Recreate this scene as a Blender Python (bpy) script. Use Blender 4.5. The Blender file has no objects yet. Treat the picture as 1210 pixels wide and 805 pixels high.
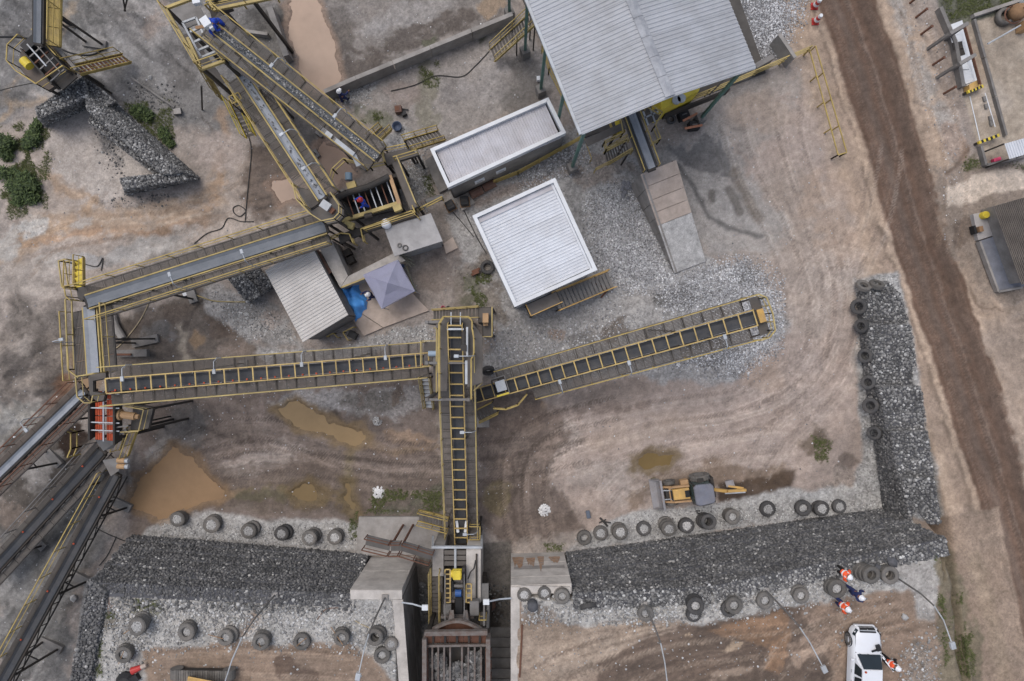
import bpy, bmesh, math, random
import numpy as np
from mathutils import Vector, Matrix
random.seed(7)
S = bpy.context.scene
COL = S.collection
# ------------------------------------------------------------------ camera, light, exposure
CAMH = 41.5            # drone height above the lower yard, metres
FPX = 806.667          # focal length in photo pixels (24 mm on 36 mm, photo 1210 wide)
cam = bpy.data.cameras.new('camera'); cam.lens = 24; cam.sensor_width = 36
cam.clip_start = 0.5; cam.clip_end = 2000
cam_o = bpy.data.objects.new('camera', cam); COL.objects.link(cam_o)
cam_o.location = (0, 0, CAMH); cam_o.rotation_euler = (0, 0, 0)
S.camera = cam_o
w = bpy.data.worlds.new('World'); S.world = w; w.use_nodes = True
nt = w.node_tree; bgn = nt.nodes['Background']
sky = nt.nodes.new('ShaderNodeTexSky'); sky.sky_type = 'NISHITA'; sky.sun_disc = False
SUN_EL, SUN_AZ = math.radians(66), math.radians(-40)
sky.sun_elevation = SUN_EL; sky.sun_rotation = SUN_AZ
sky.air_density = 1.0; sky.dust_density = 3.0; sky.ozone_density = 0.6
hs = nt.nodes.new('ShaderNodeHueSaturation'); hs.inputs['Saturation'].default_value = 0.74
nt.links.new(sky.outputs[0], hs.inputs['Color']); nt.links.new(hs.outputs[0], bgn.inputs['Color'])
bgn.inputs['Strength'].default_value = 0.13
sl = bpy.data.lights.new('sun', 'SUN'); sl.energy = 1.0; sl.angle = math.radians(40); sl.color = (1, 0.985, 0.97)
so = bpy.data.objects.new('sun', sl); COL.objects.link(so)
so.rotation_euler = (math.radians(90) - SUN_EL, 0, math.radians(180) - SUN_AZ)
so.location = (0, 0, 60)
S.view_settings.view_transform = 'Standard'; S.view_settings.look = 'None'
S.view_settings.gamma = 1.0; S.view_settings.use_curve_mapping = False
S.view_settings.exposure = 0.26

# ------------------------------------------------------------------ helpers
def P(px, py, z=0.0):
    """ground point seen at a photo position, for a thing standing at height z"""
    k = (CAMH - z) / FPX
    return Vector(((px - 605) * k, -(py - 402.5) * k, z))
def lin(c):
    return tuple((v / 255 / 12.92) if v / 255 <= 0.04045 else ((v / 255 + 0.055) / 1.055) ** 2.4 for v in c)
class MB:
    def __init__(s): s.v = []; s.f = []
    def add(s, vs, fs):
        o = len(s.v); s.v += [tuple(v) for v in vs]; s.f += [tuple(i + o for i in f) for f in fs]; return s
    def quad(s, *p): return s.add(p, [tuple(range(len(p)))])
    def prism(s, top, bot):
        n = len(top)
        return s.add(list(top) + list(bot), [tuple(range(n)), tuple(range(2 * n - 1, n - 1, -1))] +
                     [(i, i + n, (i + 1) % n + n, (i + 1) % n) for i in range(n)])
    def slab(s, pts, th):
        """polygon pts (Vectors), thickness th downwards"""
        pts = [Vector(p) for p in pts]
        a = sum(pts[i].x * pts[(i + 1) % len(pts)].y - pts[(i + 1) % len(pts)].x * pts[i].y for i in range(len(pts)))
        if a < 0: pts = pts[::-1]
        return s.prism(pts, [p - Vector((0, 0, th)) for p in pts])
    def box(s, c, d, rz=0.0):
        c = Vector(c); R = Matrix.Rotation(rz, 3, 'Z'); h = [x / 2 for x in d]
        q = [c + R @ Vector((x * h[0], y * h[1], z * h[2])) for z in (1, -1) for x, y in ((-1, -1), (1, -1), (1, 1), (-1, 1))]
        return s.prism(q[:4], q[4:])
    def beam(s, p, q, w, h, up=(0, 0, 1)):
        p = Vector(p); q = Vector(q); d = q - p
        if d.length < 1e-6: return s
        d.normalize(); up = Vector(up)
        if abs(d.dot(up)) > 0.98: up = Vector((1, 0, 0))
        n = d.cross(up).normalized(); u = n.cross(d)
        vs = []
        for e in (p, q):
            vs += [e + n * w / 2 + u * h / 2, e - n * w / 2 + u * h / 2, e - n * w / 2 - u * h / 2, e + n * w / 2 - u * h / 2]
        return s.add(vs, [(0, 1, 2, 3), (7, 6, 5, 4), (0, 4, 5, 1), (1, 5, 6, 2), (2, 6, 7, 3), (3, 7, 4, 0)])
    def tube(s, p, q, r, n=6, r2=None, caps=True):
        p = Vector(p); q = Vector(q); d = (q - p)
        if d.length < 1e-6: return s
        d.normalize(); r2 = r if r2 is None else r2
        a = Vector((0, 0, 1)) if abs(d.z) < 0.9 else Vector((1, 0, 0))
        u = d.cross(a).normalized(); v = d.cross(u)
        vs = [p + (u * math.cos(t) + v * math.sin(t)) * r for t in [2 * math.pi * i / n for i in range(n)]]
        vs += [q + (u * math.cos(t) + v * math.sin(t)) * r2 for t in [2 * math.pi * i / n for i in range(n)]]
        fs = [(i, (i + 1) % n, (i + 1) % n + n, i + n) for i in range(n)]
        if caps: fs += [tuple(range(n))[::-1], tuple(range(n, 2 * n))]
        return s.add(vs, fs)
    def path(s, pts, r, n=6):
        for a, b in zip(pts[:-1], pts[1:]): s.tube(a, b, r, n)
        return s
    def lathe(s, prof, c=(0, 0, 0), n=20, closed=False, axis='Z'):
        c = Vector(c); vs = []; m = len(prof)
        for i in range(n):
            t = 2 * math.pi * i / n
            for r, z in prof:
                v = Vector((r * math.cos(t), r * math.sin(t), z))
                if axis == 'Y': v = Vector((v.x, v.z, v.y))
                if axis == 'X': v = Vector((v.z, v.x, v.y))
                vs.append(c + v)
        fs = []
        for i in range(n):
            for j in range(m if closed else m - 1):
                k = (j + 1) % m
                fs.append((i * m + j, ((i + 1) % n) * m + j, ((i + 1) % n) * m + k, i * m + k))
        return s.add(vs, fs)
    def rock(s, c, r, rng, squash=0.75):
        """12-face irregular stone"""
        c = Vector(c); a = rng.uniform(0, 6.28)
        vs = [c + Vector((0, 0, r * squash * rng.uniform(0.7, 1.1)))]
        k = 5
        for lev, rr in ((0.35, 0.85), (-0.45, 0.95)):
            for i in range(k):
                t = a + 2 * math.pi * (i + (0.5 if lev < 0 else 0)) / k
                q = r * rr * rng.uniform(0.72, 1.2)
                vs.append(c + Vector((q * math.cos(t), q * math.sin(t), r * squash * lev * rng.uniform(0.7, 1.3))))
        fs = [(0, 1 + i, 1 + (i + 1) % k) for i in range(k)]
        for i in range(k):
            fs.append((1 + i, 1 + k + i, 1 + (i + 1) % k)); fs.append((1 + (i + 1) % k, 1 + k + i, 1 + k + (i + 1) % k))
        return s.add(vs, fs)
    def mesh(s, name, off=Vector((0, 0, 0)), smooth=False):
        me = bpy.data.meshes.new(name)
        me.from_pydata([(v[0] - off[0], v[1] - off[1], v[2] - off[2]) for v in s.v], [], s.f)
        if smooth: me.polygons.foreach_set('use_smooth', [True] * len(me.polygons))
        me.update(); return me
def tag(o, label=None, cat=None, group=None, kind=None):
    if label: o['label'] = label
    if cat: o['category'] = cat
    if group: o['group'] = group
    if kind: o['kind'] = kind
    return o
def thing(name, label, cat, loc=(0, 0, 0), group=None, rz=0.0):
    o = bpy.data.objects.new(name, None); COL.objects.link(o); o.location = loc; o.rotation_euler = (0, 0, rz)
    o.empty_display_size = 0.2
    return tag(o, label, cat, group)
def rootof(p):
    v = Vector((0, 0, 0))
    while p is not None: v = v + Vector(p.location); p = p.parent
    return v
def part(name, mb, mt, parent, smooth=False, kind=None, label=None, bevel=0):
    """link mesh in world coordinates as a child (parents are never rotated here)"""
    me = mb.mesh(name, rootof(parent), smooth); me.materials.append(mt)
    o = bpy.data.objects.new(name, me); COL.objects.link(o); o.parent = parent
    if kind: o['kind'] = kind
    if label: o['label'] = label
    if bevel: bv(o, bevel)
    return o
def lpart(name, mb, mt, parent, smooth=False, bevel=0, label=None):
    """child mesh given in the parent's own coordinates"""
    me = mb.mesh(name, Vector((0, 0, 0)), smooth); me.materials.append(mt)
    o = bpy.data.objects.new(name, me); COL.objects.link(o); o.parent = parent
    if bevel: bv(o, bevel)
    if label: o['label'] = label
    return o
def bv(o, wd, seg=2):
    m = o.modifiers.new('bevel', 'BEVEL'); m.width = wd; m.segments = seg; m.limit_method = 'ANGLE'; m.angle_limit = 0.6
def inst(name, me, parent, loc, rot=None):
    o = bpy.data.objects.new(name, me); COL.objects.link(o); o.parent = parent
    v = Vector(loc) - rootof(parent)
    if rot is None: o.location = v
    else: o.matrix_local = Matrix.Translation(v) @ rot.to_4x4()
    return o
def solo(name, mb, mt, label, cat, group=None, smooth=False, bevel=0, loc=None):
    """a one-mesh thing"""
    if loc is None:
        n = len(mb.v); loc = Vector((sum(v[0] for v in mb.v) / n, sum(v[1] for v in mb.v) / n, min(v[2] for v in mb.v)))
    me = mb.mesh(name, loc, smooth); me.materials.append(mt)
    o = bpy.data.objects.new(name, me); COL.objects.link(o); o.location = loc
    if bevel: bv(o, bevel)
    return tag(o, label, cat, group)
def setting(name, mb, mt, kind='structure', smooth=False):
    me = mb.mesh(name, Vector((0, 0, 0)), smooth); me.materials.append(mt)
    o = bpy.data.objects.new(name, me); COL.objects.link(o); o['kind'] = kind
    return o
def copy_tree(o, parent=None):
    c = o.copy(); COL.objects.link(c); c.parent = parent
    for ch in list(o.children): copy_tree(ch, c)
    return c
ORD = ['first', 'second', 'third', 'fourth', 'fifth', 'sixth', 'seventh', 'eighth', 'ninth', 'tenth', 'eleventh', 'twelfth', 'thirteenth', 'fourteenth']
# ------------------------------------------------------------------ materials
def mat(name, c, rough=0.75, metal=0.0, var=0.18, scale=1.5, dirt=None, damt=0.4, dscale=0.9, bump=0.0, bscale=30, spec=0.35, grain=0.12, gscale=45, ov=0.0):
    m = bpy.data.materials.new(name); m.use_nodes = True; t = m.node_tree; N = t.nodes; L = t.links
    b = N['Principled BSDF']; b.inputs['Roughness'].default_value = rough; b.inputs['Metallic'].default_value = metal
    b.inputs['Specular IOR Level'].default_value = spec
    geo = N.new('ShaderNodeNewGeometry'); pos = geo.outputs['Position']
    def noise(sc, det=5, rg=0.6):
        n = N.new('ShaderNodeTexNoise'); n.inputs['Scale'].default_value = sc; n.inputs['Detail'].default_value = det
        n.inputs['Roughness'].default_value = rg; L.new(pos, n.inputs['Vector']); return n.outputs['Fac']
    def ramp(src, a, b_, lo, hi):
        r = N.new('ShaderNodeMapRange'); r.inputs[1].default_value = a; r.inputs[2].default_value = b_
        r.inputs[3].default_value = lo; r.inputs[4].default_value = hi; L.new(src, r.inputs[0]); return r.outputs[0]
    lc = lin(c)
    base = N.new('ShaderNodeRGB'); base.outputs[0].default_value = (*lc, 1); cur = base.outputs[0]
    if dirt:
        mx = N.new('ShaderNodeMix'); mx.data_type = 'RGBA'; L.new(ramp(noise(dscale, 8, 0.7), 0.42, 0.68, 0, damt), mx.inputs[0])
        L.new(cur, mx.inputs[6]); mx.inputs[7].default_value = (*lin(dirt), 1); cur = mx.outputs[2]
    mu = N.new('ShaderNodeMix'); mu.data_type = 'RGBA'; mu.blend_type = 'MULTIPLY'; mu.inputs[0].default_value = 1
    ad = N.new('ShaderNodeMath'); ad.operation = 'MULTIPLY'
    L.new(ramp(noise(scale), 0.3, 0.7, 1 - var, 1 + var), ad.inputs[0]); L.new(ramp(noise(gscale, 3), 0.3, 0.7, 1 - grain, 1 + grain), ad.inputs[1])
    fac = ad.outputs[0]
    if ov:
        oi = N.new('ShaderNodeObjectInfo'); a2 = N.new('ShaderNodeMath'); a2.operation = 'MULTIPLY'; L.new(fac, a2.inputs[0]); L.new(ramp(oi.outputs['Random'], 0, 1, 1 - ov, 1 + ov), a2.inputs[1]); fac = a2.outputs[0]
    cb = N.new('ShaderNodeCombineColor')
    for i in range(3): L.new(fac, cb.inputs[i])
    L.new(cur, mu.inputs[6]); L.new(cb.outputs[0], mu.inputs[7]); L.new(mu.outputs[2], b.inputs['Base Color'])
    if bump:
        bn = N.new('ShaderNodeBump'); bn.inputs['Strength'].default_value = bump; bn.inputs['Distance'].default_value = 0.03
        L.new(noise(bscale, 4), bn.inputs['Height']); L.new(bn.outputs[0], b.inputs['Normal'])
    return m
M = dict(
    yellow=mat('yellow_paint', (178, 155, 90), 0.6, dirt=(120, 100, 70), damt=0.55, dscale=1.4),
    yelpale=mat('pale_yellow_paint', (180, 160, 104), 0.65, dirt=(130, 112, 84), damt=0.5, dscale=1.2),
    yelbright=mat('bright_yellow_paint', (214, 190, 66), 0.5, dirt=(140, 120, 70), damt=0.25),
    cover=mat('cover_rail_yellow', ov=0.12, c=(192, 166, 106), rough=0.6, dirt=(140, 116, 84), damt=0.5, dscale=2),
    brst=mat('brown_stained_steel', (116, 109, 104), 0.75, dirt=(92, 70, 58), damt=0.75, dscale=3.5),
    orangeyel=mat('machine_yellow', (200, 160, 90), 0.55, dirt=(150, 128, 100), damt=0.6, dscale=2),
    grate=mat('walkway_grating', ov=0.1, c=(98, 93, 88), rough=0.8, dirt=(105, 96, 88), damt=0.5),
    steel=mat('grey_steel', (118, 116, 114), 0.6, 0.1, dirt=(92, 78, 66), damt=0.5),
    lsteel=mat('galvanised_steel', (176, 180, 184), 0.55, 0.1, dirt=(140, 134, 126), damt=0.4),
    dsteel=mat('dark_steel', (58, 56, 54), 0.7, 0.1, dirt=(84, 70, 58), damt=0.5),
    rust=mat('rusty_steel', (112, 78, 62), 0.85, dirt=(74, 52, 42), damt=0.6, dscale=3),
    belt=mat('black_rubber_belt', (62, 64, 68), 0.7, dirt=(92, 88, 84), damt=0.5, dscale=1.2),
    beltg=mat('dusty_grey_belt', (114, 118, 123), 0.75, dirt=(112, 112, 114), damt=0.4, dscale=1.5),
    beltl=mat('light_grey_belt', (146, 150, 156), 0.7, dirt=(140, 140, 142), damt=0.4, dscale=1.5),
    tyre=mat('worn_tyre_rubber', ov=0.2, c=(102, 99, 95), rough=0.85, dirt=(130, 122, 114), damt=0.6, dscale=2.5, bump=0.4),
    tyred=mat('dark_tyre_rubber', ov=0.2, c=(74, 73, 73), rough=0.8, dirt=(108, 102, 96), damt=0.5, dscale=2.5, bump=0.4),
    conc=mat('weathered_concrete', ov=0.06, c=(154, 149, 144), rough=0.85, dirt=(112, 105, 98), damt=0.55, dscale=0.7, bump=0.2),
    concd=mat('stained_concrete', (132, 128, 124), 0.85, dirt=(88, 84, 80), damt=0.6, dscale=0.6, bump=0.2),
    concp=mat('pinkish_concrete', ov=0.06, c=(186, 170, 157), rough=0.85, dirt=(150, 134, 122), damt=0.5, dscale=1.0, bump=0.2),
    concg=mat('gravelly_concrete', (196, 193, 189), 0.9, dirt=(126, 122, 118), damt=0.6, dscale=4, bump=0.4, grain=0.35, gscale=16),
    white=mat('white_paint', (214, 216, 218), 0.5, dirt=(190, 186, 180), damt=0.35, var=0.06, grain=0.04),
    roofg=mat('grey_sheet_roof', ov=0.03, c=(170, 172, 176), rough=0.5, dirt=(144, 143, 143), damt=0.6, dscale=0.5, var=0.06, grain=0.04),
    roofw=mat('white_sheet_roof', ov=0.03, c=(204, 207, 212), rough=0.45, dirt=(186, 185, 186), damt=0.5, dscale=0.7, var=0.05, grain=0.03),
    roofm=mat('mauve_grey_roof', ov=0.03, c=(190, 188, 192), rough=0.6, dirt=(150, 142, 138), damt=0.5, dscale=0.8, var=0.07, grain=0.05),
    roofb=mat('beige_grey_roof', ov=0.03, c=(196, 192, 187), rough=0.6, dirt=(160, 154, 148), damt=0.5, dscale=0.8, var=0.06, grain=0.05),
    roofold=mat('old_fibre_cement_roof', ov=0.1, c=(112, 105, 98), rough=0.9, dirt=(76, 71, 67), damt=0.7, dscale=3, var=0.2),
    screen=mat('orange_screen_panel', ov=0.15, c=(190, 84, 52), rough=0.7, dirt=(120, 60, 44), damt=0.5, dscale=4),
    motor=mat('beige_motor', (176, 142, 104), 0.6, dirt=(128, 100, 76), damt=0.5),
    blue=mat('blue_paint', (56, 92, 150), 0.5), bluet=mat('blue_tarpaulin', (92, 166, 240), 0.5, dirt=(72, 142, 220), damt=0.5, dscale=5),
    canopy=mat('lilac_canopy_fabric', (150, 150, 168), 0.8, dirt=(150, 148, 178), damt=0.4, var=0.06),
    green=mat('green_steel', (88, 118, 108), 0.6), black=mat('black_plastic', (34, 34, 36), 0.6, dirt=(60, 58, 56), damt=0.4),
    glass=mat('dark_glass', (34, 42, 46), 0.12, spec=0.6, var=0.1, grain=0), cabglass=mat('cab_glass', (70, 84, 82), 0.15, spec=0.6),
    carw=mat('white_car_paint', (224, 226, 230), 0.25, var=0.02, grain=0.01, dirt=(206, 200, 192), damt=0.25),
    skin=mat('skin', (150, 105, 82), 0.6), navy=mat('navy_cloth', (44, 52, 92), 0.9, var=0.3, scale=9), royal=mat('royal_blue_cloth', (40, 70, 168), 0.9, var=0.25, scale=9),
    hivis=mat('orange_high_visibility', (236, 92, 50), 0.7, var=0.12, scale=8), whitep=mat('white_plastic', (236, 236, 238), 0.4, var=0.03),
    redp=mat('red_plastic', (178, 58, 54), 0.45), pink=mat('pink_plastic', (206, 72, 104), 0.5), boot=mat('boot_leather', (32, 30, 30), 0.7),
    refl=mat('reflective_tape', (214, 216, 214), 0.5), wood=mat('weathered_wood', (150, 118, 88), 0.85, dirt=(104, 80, 60), damt=0.5, dscale=4),
    woodp=mat('salmon_timber', (196, 134, 104), 0.8, dirt=(140, 100, 80), damt=0.4, dscale=4),
    stone=mat('dark_stone', ov=0.15, c=(84, 84, 87), rough=0.9, var=0.25, scale=3), brown=mat('brown_tank', (98, 72, 62), 0.7, dirt=(120, 100, 88), damt=0.5, dscale=2),
    cable=mat('cable_rubber', (62, 60, 58), 0.8), rope=mat('pale_rope', (176, 160, 132), 0.9), mesh=mat('wire_mesh', (96, 92, 88), 0.7),
    cab=mat('cab_roof', (112, 114, 124), 0.6, dirt=(130, 124, 118), damt=0.4), bucket=mat('worn_bucket_steel', (150, 148, 150), 0.5, 0.2, dirt=(110, 96, 84), damt=0.5, dscale=3),
)
def stonemat(name, dark, mid, light, pw=0.08):
    """each stone gets its own tone (random per mesh island)"""
    m = bpy.data.materials.new(name); m.use_nodes = True; t = m.node_tree; N = t.nodes; L = t.links
    b = N['Principled BSDF']; b.inputs['Roughness'].default_value = 0.9; b.inputs['Specular IOR Level'].default_value = 0.2
    g = N.new('ShaderNodeNewGeometry'); r = N.new('ShaderNodeValToRGB'); L.new(g.outputs['Random Per Island'], r.inputs[0])
    e = r.color_ramp.elements; e[0].position = 0; e[0].color = (*lin(dark), 1); e[1].position = 1; e[1].color = (*lin(light), 1)
    x = e.new(1 - pw * 2.4); x.color = (*lin(mid), 1)
    x2 = e.new(1 - pw); x2.color = (*lin(tuple((a + b_) / 2 for a, b_ in zip(mid, light))), 1)
    n = N.new('ShaderNodeTexNoise'); n.inputs['Scale'].default_value = 0.9; n.inputs['Detail'].default_value = 6; L.new(g.outputs['Position'], n.inputs['Vector'])
    mr = N.new('ShaderNodeMapRange'); mr.inputs[1].default_value = 0.35; mr.inputs[2].default_value = 0.65; mr.inputs[3].default_value = 0.78; mr.inputs[4].default_value = 1.2; L.new(n.outputs['Fac'], mr.inputs[0])
    mu = N.new('ShaderNodeMix'); mu.data_type = 'RGBA'; mu.blend_type = 'MULTIPLY'; mu.inputs[0].default_value = 1
    cb = N.new('ShaderNodeCombineColor')
    for i in range(3): L.new(mr.outputs[0], cb.inputs[i])
    L.new(r.outputs[0], mu.inputs[6]); L.new(cb.outputs[0], mu.inputs[7]); L.new(mu.outputs[2], b.inputs['Base Color'])
    return m
M['gab'] = stonemat('gabion_stone', (82, 81, 80), (123, 121, 119), (186, 183, 178), 0.03)
M['gabl'] = stonemat('pale_gabion_stone', (86, 85, 84), (142, 140, 137), (200, 198, 194), 0.06)
M['grav'] = stonemat('crushed_gravel', (112, 111, 111), (184, 183, 184), (220, 219, 218), 0.12)
M['gravw'] = stonemat('pale_crushed_gravel', (122, 120, 118), (170, 168, 165), (208, 206, 203), 0.16)
# ------------------------------------------------------------------ terrain
rs = np.random.RandomState(3)
PERM = rs.permutation(512).astype(np.int64); PERM = np.concatenate([PERM, PERM]); VAL = rs.rand(1024)
def vnoise(x, y, seed=0):
    xi = np.floor(x).astype(np.int64); yi = np.floor(y).astype(np.int64); xf = x - xi; yf = y - yi
    u = xf * xf * (3 - 2 * xf); v = yf * yf * (3 - 2 * yf)
    def h(a, b): return VAL[PERM[(a + seed * 17) & 511] + (b & 511) & 1023]
    a = h(xi, yi); b = h(xi + 1, yi); c = h(xi, yi + 1); d = h(xi + 1, yi + 1)
    return (a * (1 - u) + b * u) * (1 - v) + (c * (1 - u) + d * u) * v
def fbm(x, y, sc, seed=0, octv=5, g=0.55):
    r = 0; a = 1; t = 0
    for i in range(octv):
        r = r + a * vnoise(x * sc + 13.7 * i, y * sc - 7.1 * i, seed + i); t += a; a *= g; sc *= 2.03
    return r / t
STEP = 0.085
xs = np.concatenate([-np.geomspace(400, 34, 26), np.arange(-33, 33.01, STEP), np.geomspace(34, 400, 26)])
ys = np.concatenate([-np.geomspace(400, 24, 26), np.arange(-23.5, 23.01, STEP), np.geomspace(24, 400, 26)])
GX, GY = np.meshgrid(xs, ys); NX, NY = len(xs), len(ys)
gx = GX.ravel(); gy = GY.ravel()
def sstep(a, b, x):
    t = np.clip((x - a) / (b - a), 0, 1); return t * t * (3 - 2 * t)
def sdpoly(x, y, pts):
    """signed distance, positive inside"""
    n = len(pts); d = np.full(x.shape, 1e9); ins = np.zeros(x.shape, bool)
    for i in range(n):
        ax, ay = pts[i][0], pts[i][1]; bx, by = pts[(i + 1) % n][0], pts[(i + 1) % n][1]
        ex, ey = bx - ax, by - ay; wx, wy = x - ax, y - ay
        t = np.clip((wx * ex + wy * ey) / (ex * ex + ey * ey + 1e-9), 0, 1)
        d = np.minimum(d, (wx - ex * t) ** 2 + (wy - ey * t) ** 2)
        c = ((ay <= y) & (by > y)) | ((by <= y) & (ay > y))
        with np.errstate(divide='ignore', invalid='ignore'):
            xx = ax + (y - ay) * ex / (ey if ey != 0 else 1e-9)
        ins ^= c & (x < xx)
    d = np.sqrt(d); return np.where(ins, d, -d)
def dline(x, y, pts):
    d = np.full(x.shape, 1e9)
    for (ax, ay), (bx, by) in zip(pts[:-1], pts[1:]):
        ex, ey = bx - ax, by - ay; wx, wy = x - ax, y - ay
        t = np.clip((wx * ex + wy * ey) / (ex * ex + ey * ey + 1e-9), 0, 1)
        d = np.minimum(d, (wx - ex * t) ** 2 + (wy - ey * t) ** 2)
    return np.sqrt(d)
PLZ = 5.5
def wpoly(pp, z): return [tuple(P(a, b, z)[:2]) for a, b in pp]
PLAT_L = wpoly([(108, 698), (415, 706), (470, 704), (470, 1400), (20, 1400), (92, 800)], PLZ)
PLAT_R = wpoly([(609, 706), (676, 708), (840, 702), (1000, 673), (1112, 647), (1120, 700), (1132, 800), (1200, 1400), (609, 1400)], PLZ)
ARM = [(20.9, 3.4), (21.6, -3.0), (22.2, -7.0), (22.6, -10.2)]
def terrain_z(x, y):
    z = 0.10 * (fbm(x, y, 0.16, 5, 4) - 0.5) + 0.05 * (fbm(x, y, 0.9, 9, 4) - 0.5)
    # ramp beside the gabion arm
    armx = np.interp(-y, [-3.4, 3.0, 7.0, 10.2, 40], [20.9, 21.6, 22.2, 22.6, 22.6]) + 2.0
    rz = np.clip((3.4 - y) / 13.6, 0, None) * 2.5; rz = np.minimum(rz, 4.2)
    z = z + rz * sstep(-0.5, 0.5, x - armx)
    # rocky hump and silt slopes on the west side
    for hx, hy, r, h in ((-30, -2, 3.2, 1.5), (-27.6, -3.6, 1.6, 0.8), (-31, 5, 3.5, 0.6), (-29, -6.5, 3, 0.7), (-25.5, -14, 3, 0.5), (-30, -14, 4, 0.6)):
        z = z + h * np.exp(-((x - hx) ** 2 + (y - hy) ** 2) / (r * r)) * (0.6 + 0.9 * fbm(x, y, 0.5, 31, 5))
    d = sdpoly(x, y, PLAT_L); pl = z + (PLZ + 0.10 * (fbm(x, y, 0.5, 12, 4) - 0.5) - z) * sstep(-0.06, 0.06, d)
    z = pl
    d = sdpoly(x, y, PLAT_R); wd = np.where(x > 22.9, 2.0, 0.06)
    up = PLZ + 0.12 * (fbm(x, y, 0.5, 12, 4) - 0.5)
    m = np.where(x > 22.9, sstep(-2.0, 0.0, d + 0.5 * (fbm(x, y, 0.6, 40, 4) - 0.5)), sstep(-0.06, 0.06, d))
    z = z + np.maximum(up - z, 0) * m
    return z
gz = terrain_z(gx, gy)
# photo position of every ground vertex (regions were traced from the photograph at their real height)
def photo(x, y, z): return 605 + x * FPX / (CAMH - z), 402.5 - y * FPX / (CAMH - z)
PX, PY = photo(gx, gy, gz)
n1 = fbm(gx, gy, 0.55, 21, 5) - 0.5; n2 = fbm(gx, gy, 0.55, 77, 5) - 0.5
n3 = fbm(gx, gy, 2.6, 33, 4) - 0.5; n4 = fbm(gx, gy, 2.6, 93, 4) - 0.5
nb = fbm(gx, gy, 1.1, 51, 6, 0.65); ns = fbm(gx * 0.45 + gy * 0.25, gy * 1.6 - gx * 0.5, 1.0, 63, 5, 0.6)
col = np.tile(np.array(lin((146, 135, 127))), (len(gx), 1)); grav = np.full(len(gx), 0.25); wet = np.zeros(len(gx))
def _apply(sel, m, c, g, wv):
    mm = m[:, None]
    if c is not None: col[sel] = col[sel] * (1 - mm) + np.array(lin(c)) * mm
    if g is not None: grav[sel] = grav[sel] * (1 - m) + g * m
    if wv is not None: wet[sel] = wet[sel] * (1 - m) + wv * m
def _brk(m, sel, brk):
    if brk: m = m * sstep(0.5 - 0.10 / brk - 0.05, 0.5 + 0.12 * brk * 0.5 + 0.03, nb[sel] + (m - 0.6) * 0.25)
    return m
def paint(pts, c, soft=6, a=1.0, warp=14, g=None, wt=None, brk=0):
    soft *= .6
    x0 = min(p[0] for p in pts) - 40; x1 = max(p[0] for p in pts) + 40; y0 = min(p[1] for p in pts) - 40; y1 = max(p[1] for p in pts) + 40
    sel = np.where((PX > x0) & (PX < x1) & (PY > y0) & (PY < y1))[0]
    if len(sel) == 0: return
    d = sdpoly(PX[sel] + n1[sel] * warp * 2.2 + n3[sel] * warp, PY[sel] + n2[sel] * warp * 2.2 + n4[sel] * warp, pts)
    _apply(sel, _brk(sstep(-soft, soft, d), sel, brk) * a, c, g, wt)
def stroke(pts, wd, c, soft=4, a=1.0, warp=8, g=None, wt=None, brk=0):
    x0 = min(p[0] for p in pts) - 40 - wd; x1 = max(p[0] for p in pts) + 40 + wd; y0 = min(p[1] for p in pts) - 40 - wd; y1 = max(p[1] for p in pts) + 40 + wd
    sel = np.where((PX > x0) & (PX < x1) & (PY > y0) & (PY < y1))[0]
    if len(sel) == 0: return
    d = wd / 2 - dline(PX[sel] + n1[sel] * warp * 2.2 + n3[sel] * warp, PY[sel] + n2[sel] * warp * 2.2 + n4[sel] * warp, pts)
    _apply(sel, _brk(sstep(-soft, soft, d), sel, brk) * a, c, g, wt)
def blob(x, y, rx, ry, c, ang=0, **k):
    ca, sa = math.cos(math.radians(ang)), math.sin(math.radians(ang))
    paint([(x + rx * math.cos(t) * ca - ry * math.sin(t) * sa, y + rx * math.cos(t) * sa + ry * math.sin(t) * ca) for t in [i * math.pi / 6 for i in range(12)]], c, **k)
def tracks(pts, c, n=5, gap=4, wd=1.6, a=0.5, warp=3, brk=1):
    for i in range(n):
        o = (i - (n - 1) / 2) * gap
        q = []
        for j, p in enumerate(pts):
            a_ = pts[max(j - 1, 0)]; b_ = pts[min(j + 1, len(pts) - 1)]
            L = math.hypot(b_[0] - a_[0], b_[1] - a_[1]) or 1
            q.append((p[0] - (b_[1] - a_[1]) / L * o, p[1] + (b_[0] - a_[0]) / L * o))
        stroke(q, wd, c, soft=1.2, a=a, warp=warp, brk=brk)
GREY = (120, 117, 115); LG = (148, 144, 141); PK = (152, 139, 131); MUD = (104, 92, 84); DM = (84, 77, 71); TAN = (158, 137, 117); ORN = (150, 118, 88)
# -- north-west
paint([(-60, -60), (400, -60), (340, 110), (262, 160), (190, 150), (95, 95), (0, 150), (-60, 150)], GREY, soft=22, warp=20, g=0.35)
paint([(0, 0), (45, 0), (40, 60), (0, 70)], (88, 86, 85), soft=14, a=0.8, brk=1); blob(90, 30, 40, 24, (96, 94, 92), 20, soft=10, a=0.8, brk=1)
blob(125, 62, 50, 26, (142, 138, 135), -15, soft=10, a=0.8, brk=1); blob(175, 25, 36, 28, (142, 137, 134), 30, soft=10, a=0.8, brk=1)
blob(210, 80, 25, 40, (98, 94, 92), 10, soft=12, a=0.7, brk=1); blob(190, 20, 14, 26, (150, 132, 120), 30, soft=8, a=0.6, brk=1)
for i in range(7): stroke([(78 + i * 12, -10), (110 + i * 14, 40), (125 + i * 17, 62)], 3, (84, 82, 80) if i % 2 else (140, 136, 133), soft=3, a=0.5, warp=8, brk=1)
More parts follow.
